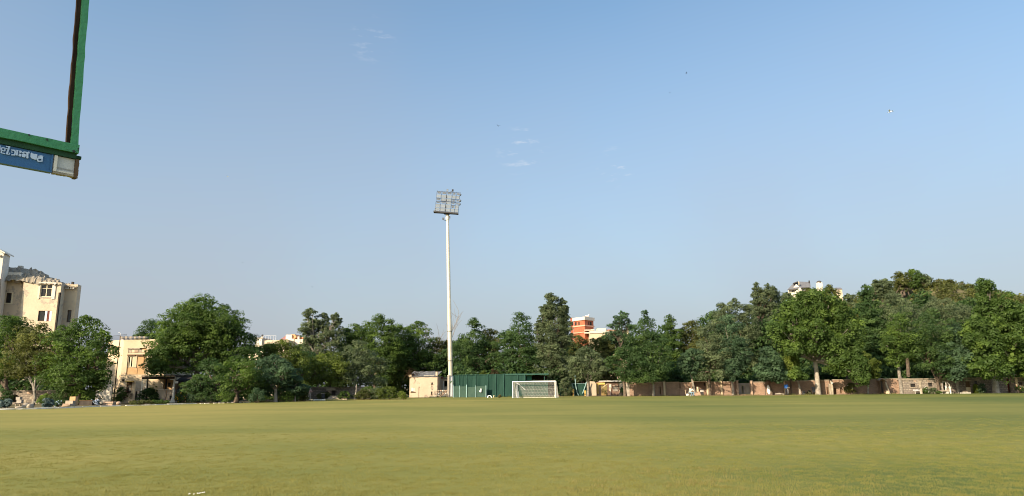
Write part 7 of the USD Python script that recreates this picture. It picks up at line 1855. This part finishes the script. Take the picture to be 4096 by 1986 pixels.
# ------------------------------------------------------------------ birds
def bird(label, u, v, Y, span, mat, rz, flap):
    p = P(u, v, Y)
    t = thing('bird', label, 'bird', p, rz)
    s = span / 2
    MB().tube([[0, -0.45 * s, -0.02 * s], [0, -0.30 * s, 0], [0, 0, -0.02 * s], [0, 0.35 * s, 0], [0, 0.6 * s, 0.02 * s]], [0.02 * s, 0.08 * s, 0.13 * s, 0.07 * s, 0.02 * s], 8).build('body', mat, t, smooth=True)
    for sg_ in (-1, 1):
        vv = []
        for k, x in enumerate(np.linspace(0.05, 1, 7)):
            z = flap[0] * math.sin(x * math.pi * 0.75) + flap[1] * x
            c = 0.34 * (1 - x) ** 0.6 + 0.04
            vv += [[sg_ * x * s, -0.12 * s - 0.1 * s * math.sin(x * 3), z * s], [sg_ * x * s, (-0.12 + c) * s, z * s - 0.02 * s], [sg_ * x * s, (-0.12 + c * 0.5) * s, z * s + 0.025 * s]]
        ff = []
        for k in range(6):
            a = k * 3
            for (i, j) in ((0, 1), (1, 2), (2, 0)):
                ff.append([a + i, a + j, a + 3 + j]); ff.append([a + i, a + 3 + j, a + 3 + i])
        MB().add(vv, ff).build('wing', mat, t, smooth=True)
    vv = [[-0.05 * s, 0.5 * s, 0], [0.05 * s, 0.5 * s, 0], [0.13 * s, 0.8 * s, 0.02 * s], [-0.13 * s, 0.8 * s, 0.02 * s], [0, 0.6 * s, 0.04 * s]]
    MB().add(vv, [[0, 1, 4], [1, 2, 4], [2, 3, 4], [3, 0, 4], [0, 3, 2], [0, 2, 1]]).build('tail', mat, t)
bird('white gull with arched wings gliding in the upper right sky', 3562, 448, 40, 0.50, feather_white, 0.5, (0.42, -0.1))
bird('tiny black bird flying above the white cloud wisp', 1994, 505, 60, 0.35, feather_black, 0.4, (0.3, 0.25))
bird('black bird high right of centre, upper one of the two', 2746, 294, 60, 0.30, feather_black, 1.2, (0.2, 0.3))
bird('tiny black bird below the upper one right of centre', 2680, 372, 70, 0.22, feather_black, 0.2, (0.2, 0.2))
bird('small dark bird low in the sky right of the sign', 969, 1051, 90, 0.3, feather_black, 0.2, (0.2, 0.2))
bird('small pale bird right of the white end panel', 912, 708, 60, 0.3, feather_white, 1.0, (0.1, 0.3))
bird('small dark bird above the far left trees', 1249, 1149, 90, 0.3, feather_black, 0.7, (0.2, 0.1))

# ------------------------------------------------------------------ grass close to the camera
rg = np.random.default_rng(123)
def tuft(n, h, spread, seed):
    r = np.random.default_rng(seed)
    v, f = [], []
    for k in range(n):
        b = r.normal(size=2) * spread; a = r.uniform(0, 2 * math.pi); L = h * r.uniform(0.6, 1.25); w_ = r.uniform(0.0022, 0.004)
        lean_ = r.normal(size=2) * L * 0.35
        px, py = math.cos(a) * w_, math.sin(a) * w_
        i = len(v)
        v += [[b[0] - px, b[1] - py, -0.005], [b[0] + px, b[1] + py, -0.005], [b[0] + lean_[0] * 0.4 + px * 0.7, b[1] + lean_[1] * 0.4 + py * 0.7, L * 0.6], [b[0] + lean_[0] * 0.4 - px * 0.7, b[1] + lean_[1] * 0.4 - py * 0.7, L * 0.6], [b[0] + lean_[0], b[1] + lean_[1], L]]
        f += [[i, i + 1, i + 2], [i, i + 2, i + 3], [i + 3, i + 2, i + 4]]
    return np.array(v), np.array(f)
def grassmat(name, dark, light):
    nd = {'geo': ('geometry', {}), 'ob': ('object_info', {}), 'ramp': ('rgb_ramp', {'ramp': [(0.0, dark), (1.0, light)]}),
          'p': ('principled_bsdf', {'roughness': 0.7, 'specular_ior_level': 0.15}), 't': ('translucent_bsdf', {}), 'mix': ('mix_closure', {'fac': 0.3})}
    return usdkit.material(stage, f'/World/Looks/{name}', nd, [('ob.random', 'ramp.fac'), ('ramp.color', 'p.base_color'), ('ramp.color', 't.color'), ('p.BSDF', 'mix.closure1'), ('t.BSDF', 'mix.closure2')], surface='mix.closure')
gm_short = grassmat('grass_blades_short', (0.17, 0.165, 0.042), (0.26, 0.235, 0.072))
gm_dry = grassmat('grass_blades_dry', (0.19, 0.165, 0.055), (0.28, 0.235, 0.09))
gm_green = grassmat('grass_blades_green', (0.085, 0.125, 0.028), (0.16, 0.185, 0.05))
def scatter(name, label, pts, proto, mat, smin, smax):
    pi_ = UsdGeom.PointInstancer.Define(stage, f'/World/{name}')
    pm = usdkit.mesh(stage, f'/World/{name}/blades', proto, mat)
    pi_.CreatePrototypesRel().SetTargets([pm.GetPath()])
    n = len(pts)
    pi_.CreateProtoIndicesAttr(Vt.IntArray.FromNumpy(np.zeros(n, np.int32)))
    pi_.CreatePositionsAttr(Vt.Vec3fArray.FromNumpy(pts.astype(np.float32)))
    a = rg.uniform(0, 2 * math.pi, n); z = np.zeros(n)
    pi_.CreateOrientationsAttr(Vt.QuathArray([Gf.Quath(float(math.cos(x / 2)), 0.0, 0.0, float(math.sin(x / 2))) for x in a]))
    s = rg.uniform(smin, smax, n)
    pi_.CreateScalesAttr(Vt.Vec3fArray.FromNumpy(np.stack([s, s, s], -1).astype(np.float32)))
    tag(pi_, label, 'grass', kind='stuff')
def field_pts(n, ymin, ymax, power=1.0, fn=None):
    y = ymin + (ymax - ymin) * rg.random(n) ** power
    x = rg.uniform(-0.82, 0.82, n) * (y + 1.0)
    p = np.stack([x, y, np.zeros(n)], -1)
    p = p[rg.random(n) < np.clip(1.25 - (y - ymin) / (ymax - ymin) * 1.25, 0, 1)]
    if fn is not None:
        keep = fn(p) > rg.random(len(p))
        p = p[keep]
    return p
def dens_noise(p):
    return 0.25 + 0.75 * meshkit.fbm(np.stack([p[:, 0] / 2.2, p[:, 1] / 3.0, p[:, 2]], -1), 3, 8)
scatter('field_grass', 'short olive grass blades in the foreground', field_pts(38000, 8.5, 34, 1.3, dens_noise), tuft(26, 0.021, 0.095, 1), gm_short, 0.6, 1.25)
def patch(p):
    c = G(2760, 1930); return np.exp(-(((p[:, 0] - c[0]) / 2.0) ** 2 + ((p[:, 1] - c[1]) / 2.6) ** 2)) * (0.4 + 0.9 * meshkit.fbm(np.stack([p[:, 0], p[:, 1], p[:, 2]], -1), 3, 3))
scatter('dry_grass', 'taller dry grass patch low right of centre', field_pts(4200, 8.5, 20, 1.3, patch), tuft(20, 0.048, 0.07, 2), gm_dry, 0.6, 1.3)
def patch2(p):
    c = G(960, 1960); return 0.7 * np.exp(-(((p[:, 0] - c[0]) / 2.2) ** 2 + ((p[:, 1] - c[1]) / 1.8) ** 2))
scatter('pale_grass', 'coarser pale grass patch low left', field_pts(6000, 8.5, 16, 1.0, patch2), tuft(20, 0.032, 0.07, 3), gm_short, 0.6, 1.2)
def right_green(p):
    return np.clip((p[:, 0] - 2) / 6, 0, 1) * 0.8 * dens_noise(p)
scatter('green_grass', 'greener short grass at the lower right', field_pts(22000, 8.5, 34, 1.2, right_green), tuft(24, 0.022, 0.09, 4), gm_green, 0.6, 1.2)
fr = []
for k in range(len(edge) - 2):
    p, q = np.array(edge[k]), np.array(edge[k + 1])
    L = np.linalg.norm(q - p); n = int(L * (9 if k >= 6 else 5))
    d = (q - p) / L; nn_ = np.array([-d[1], d[0]])
    s_ = rg.random(n); off = rg.normal(size=n) * 0.45 + 0.35
    fr.append(np.c_[p + s_[:, None] * (q - p) + off[:, None] * nn_, np.zeros(n)])
fr = np.vstack(fr)
fr = fr[meshkit.fbm(np.stack([fr[:, 0] / 3, fr[:, 1] / 3, fr[:, 2]], -1), 2, 6) > 0.42]
scatter('edge_grass', 'uneven fringe of longer grass along the far edge of the field', fr, tuft(26, 0.16, 0.12, 7), grassmat('grass_blades_edge', (0.07, 0.10, 0.022), (0.17, 0.175, 0.05)), 0.5, 1.5)
pb_ = thing('white_pebbles', 'short row of tiny white pebbles on grass at the bottom edge', 'pebbles', G(785, 1981))
for k, (u, v) in enumerate(((755, 1982), (759, 1980), (776, 1982), (790, 1979), (797, 1979), (804, 1977), (811, 1976), (817, 1975))):
    p = G(u, v) - G(785, 1981)
    MB().add(*blob(0.011, 0.011, 0.010, k, 1, 0.2, (p[0], p[1], 0.018))).build('pebble', ball_white, pb_)
print('triangles in leaves', tris[0])
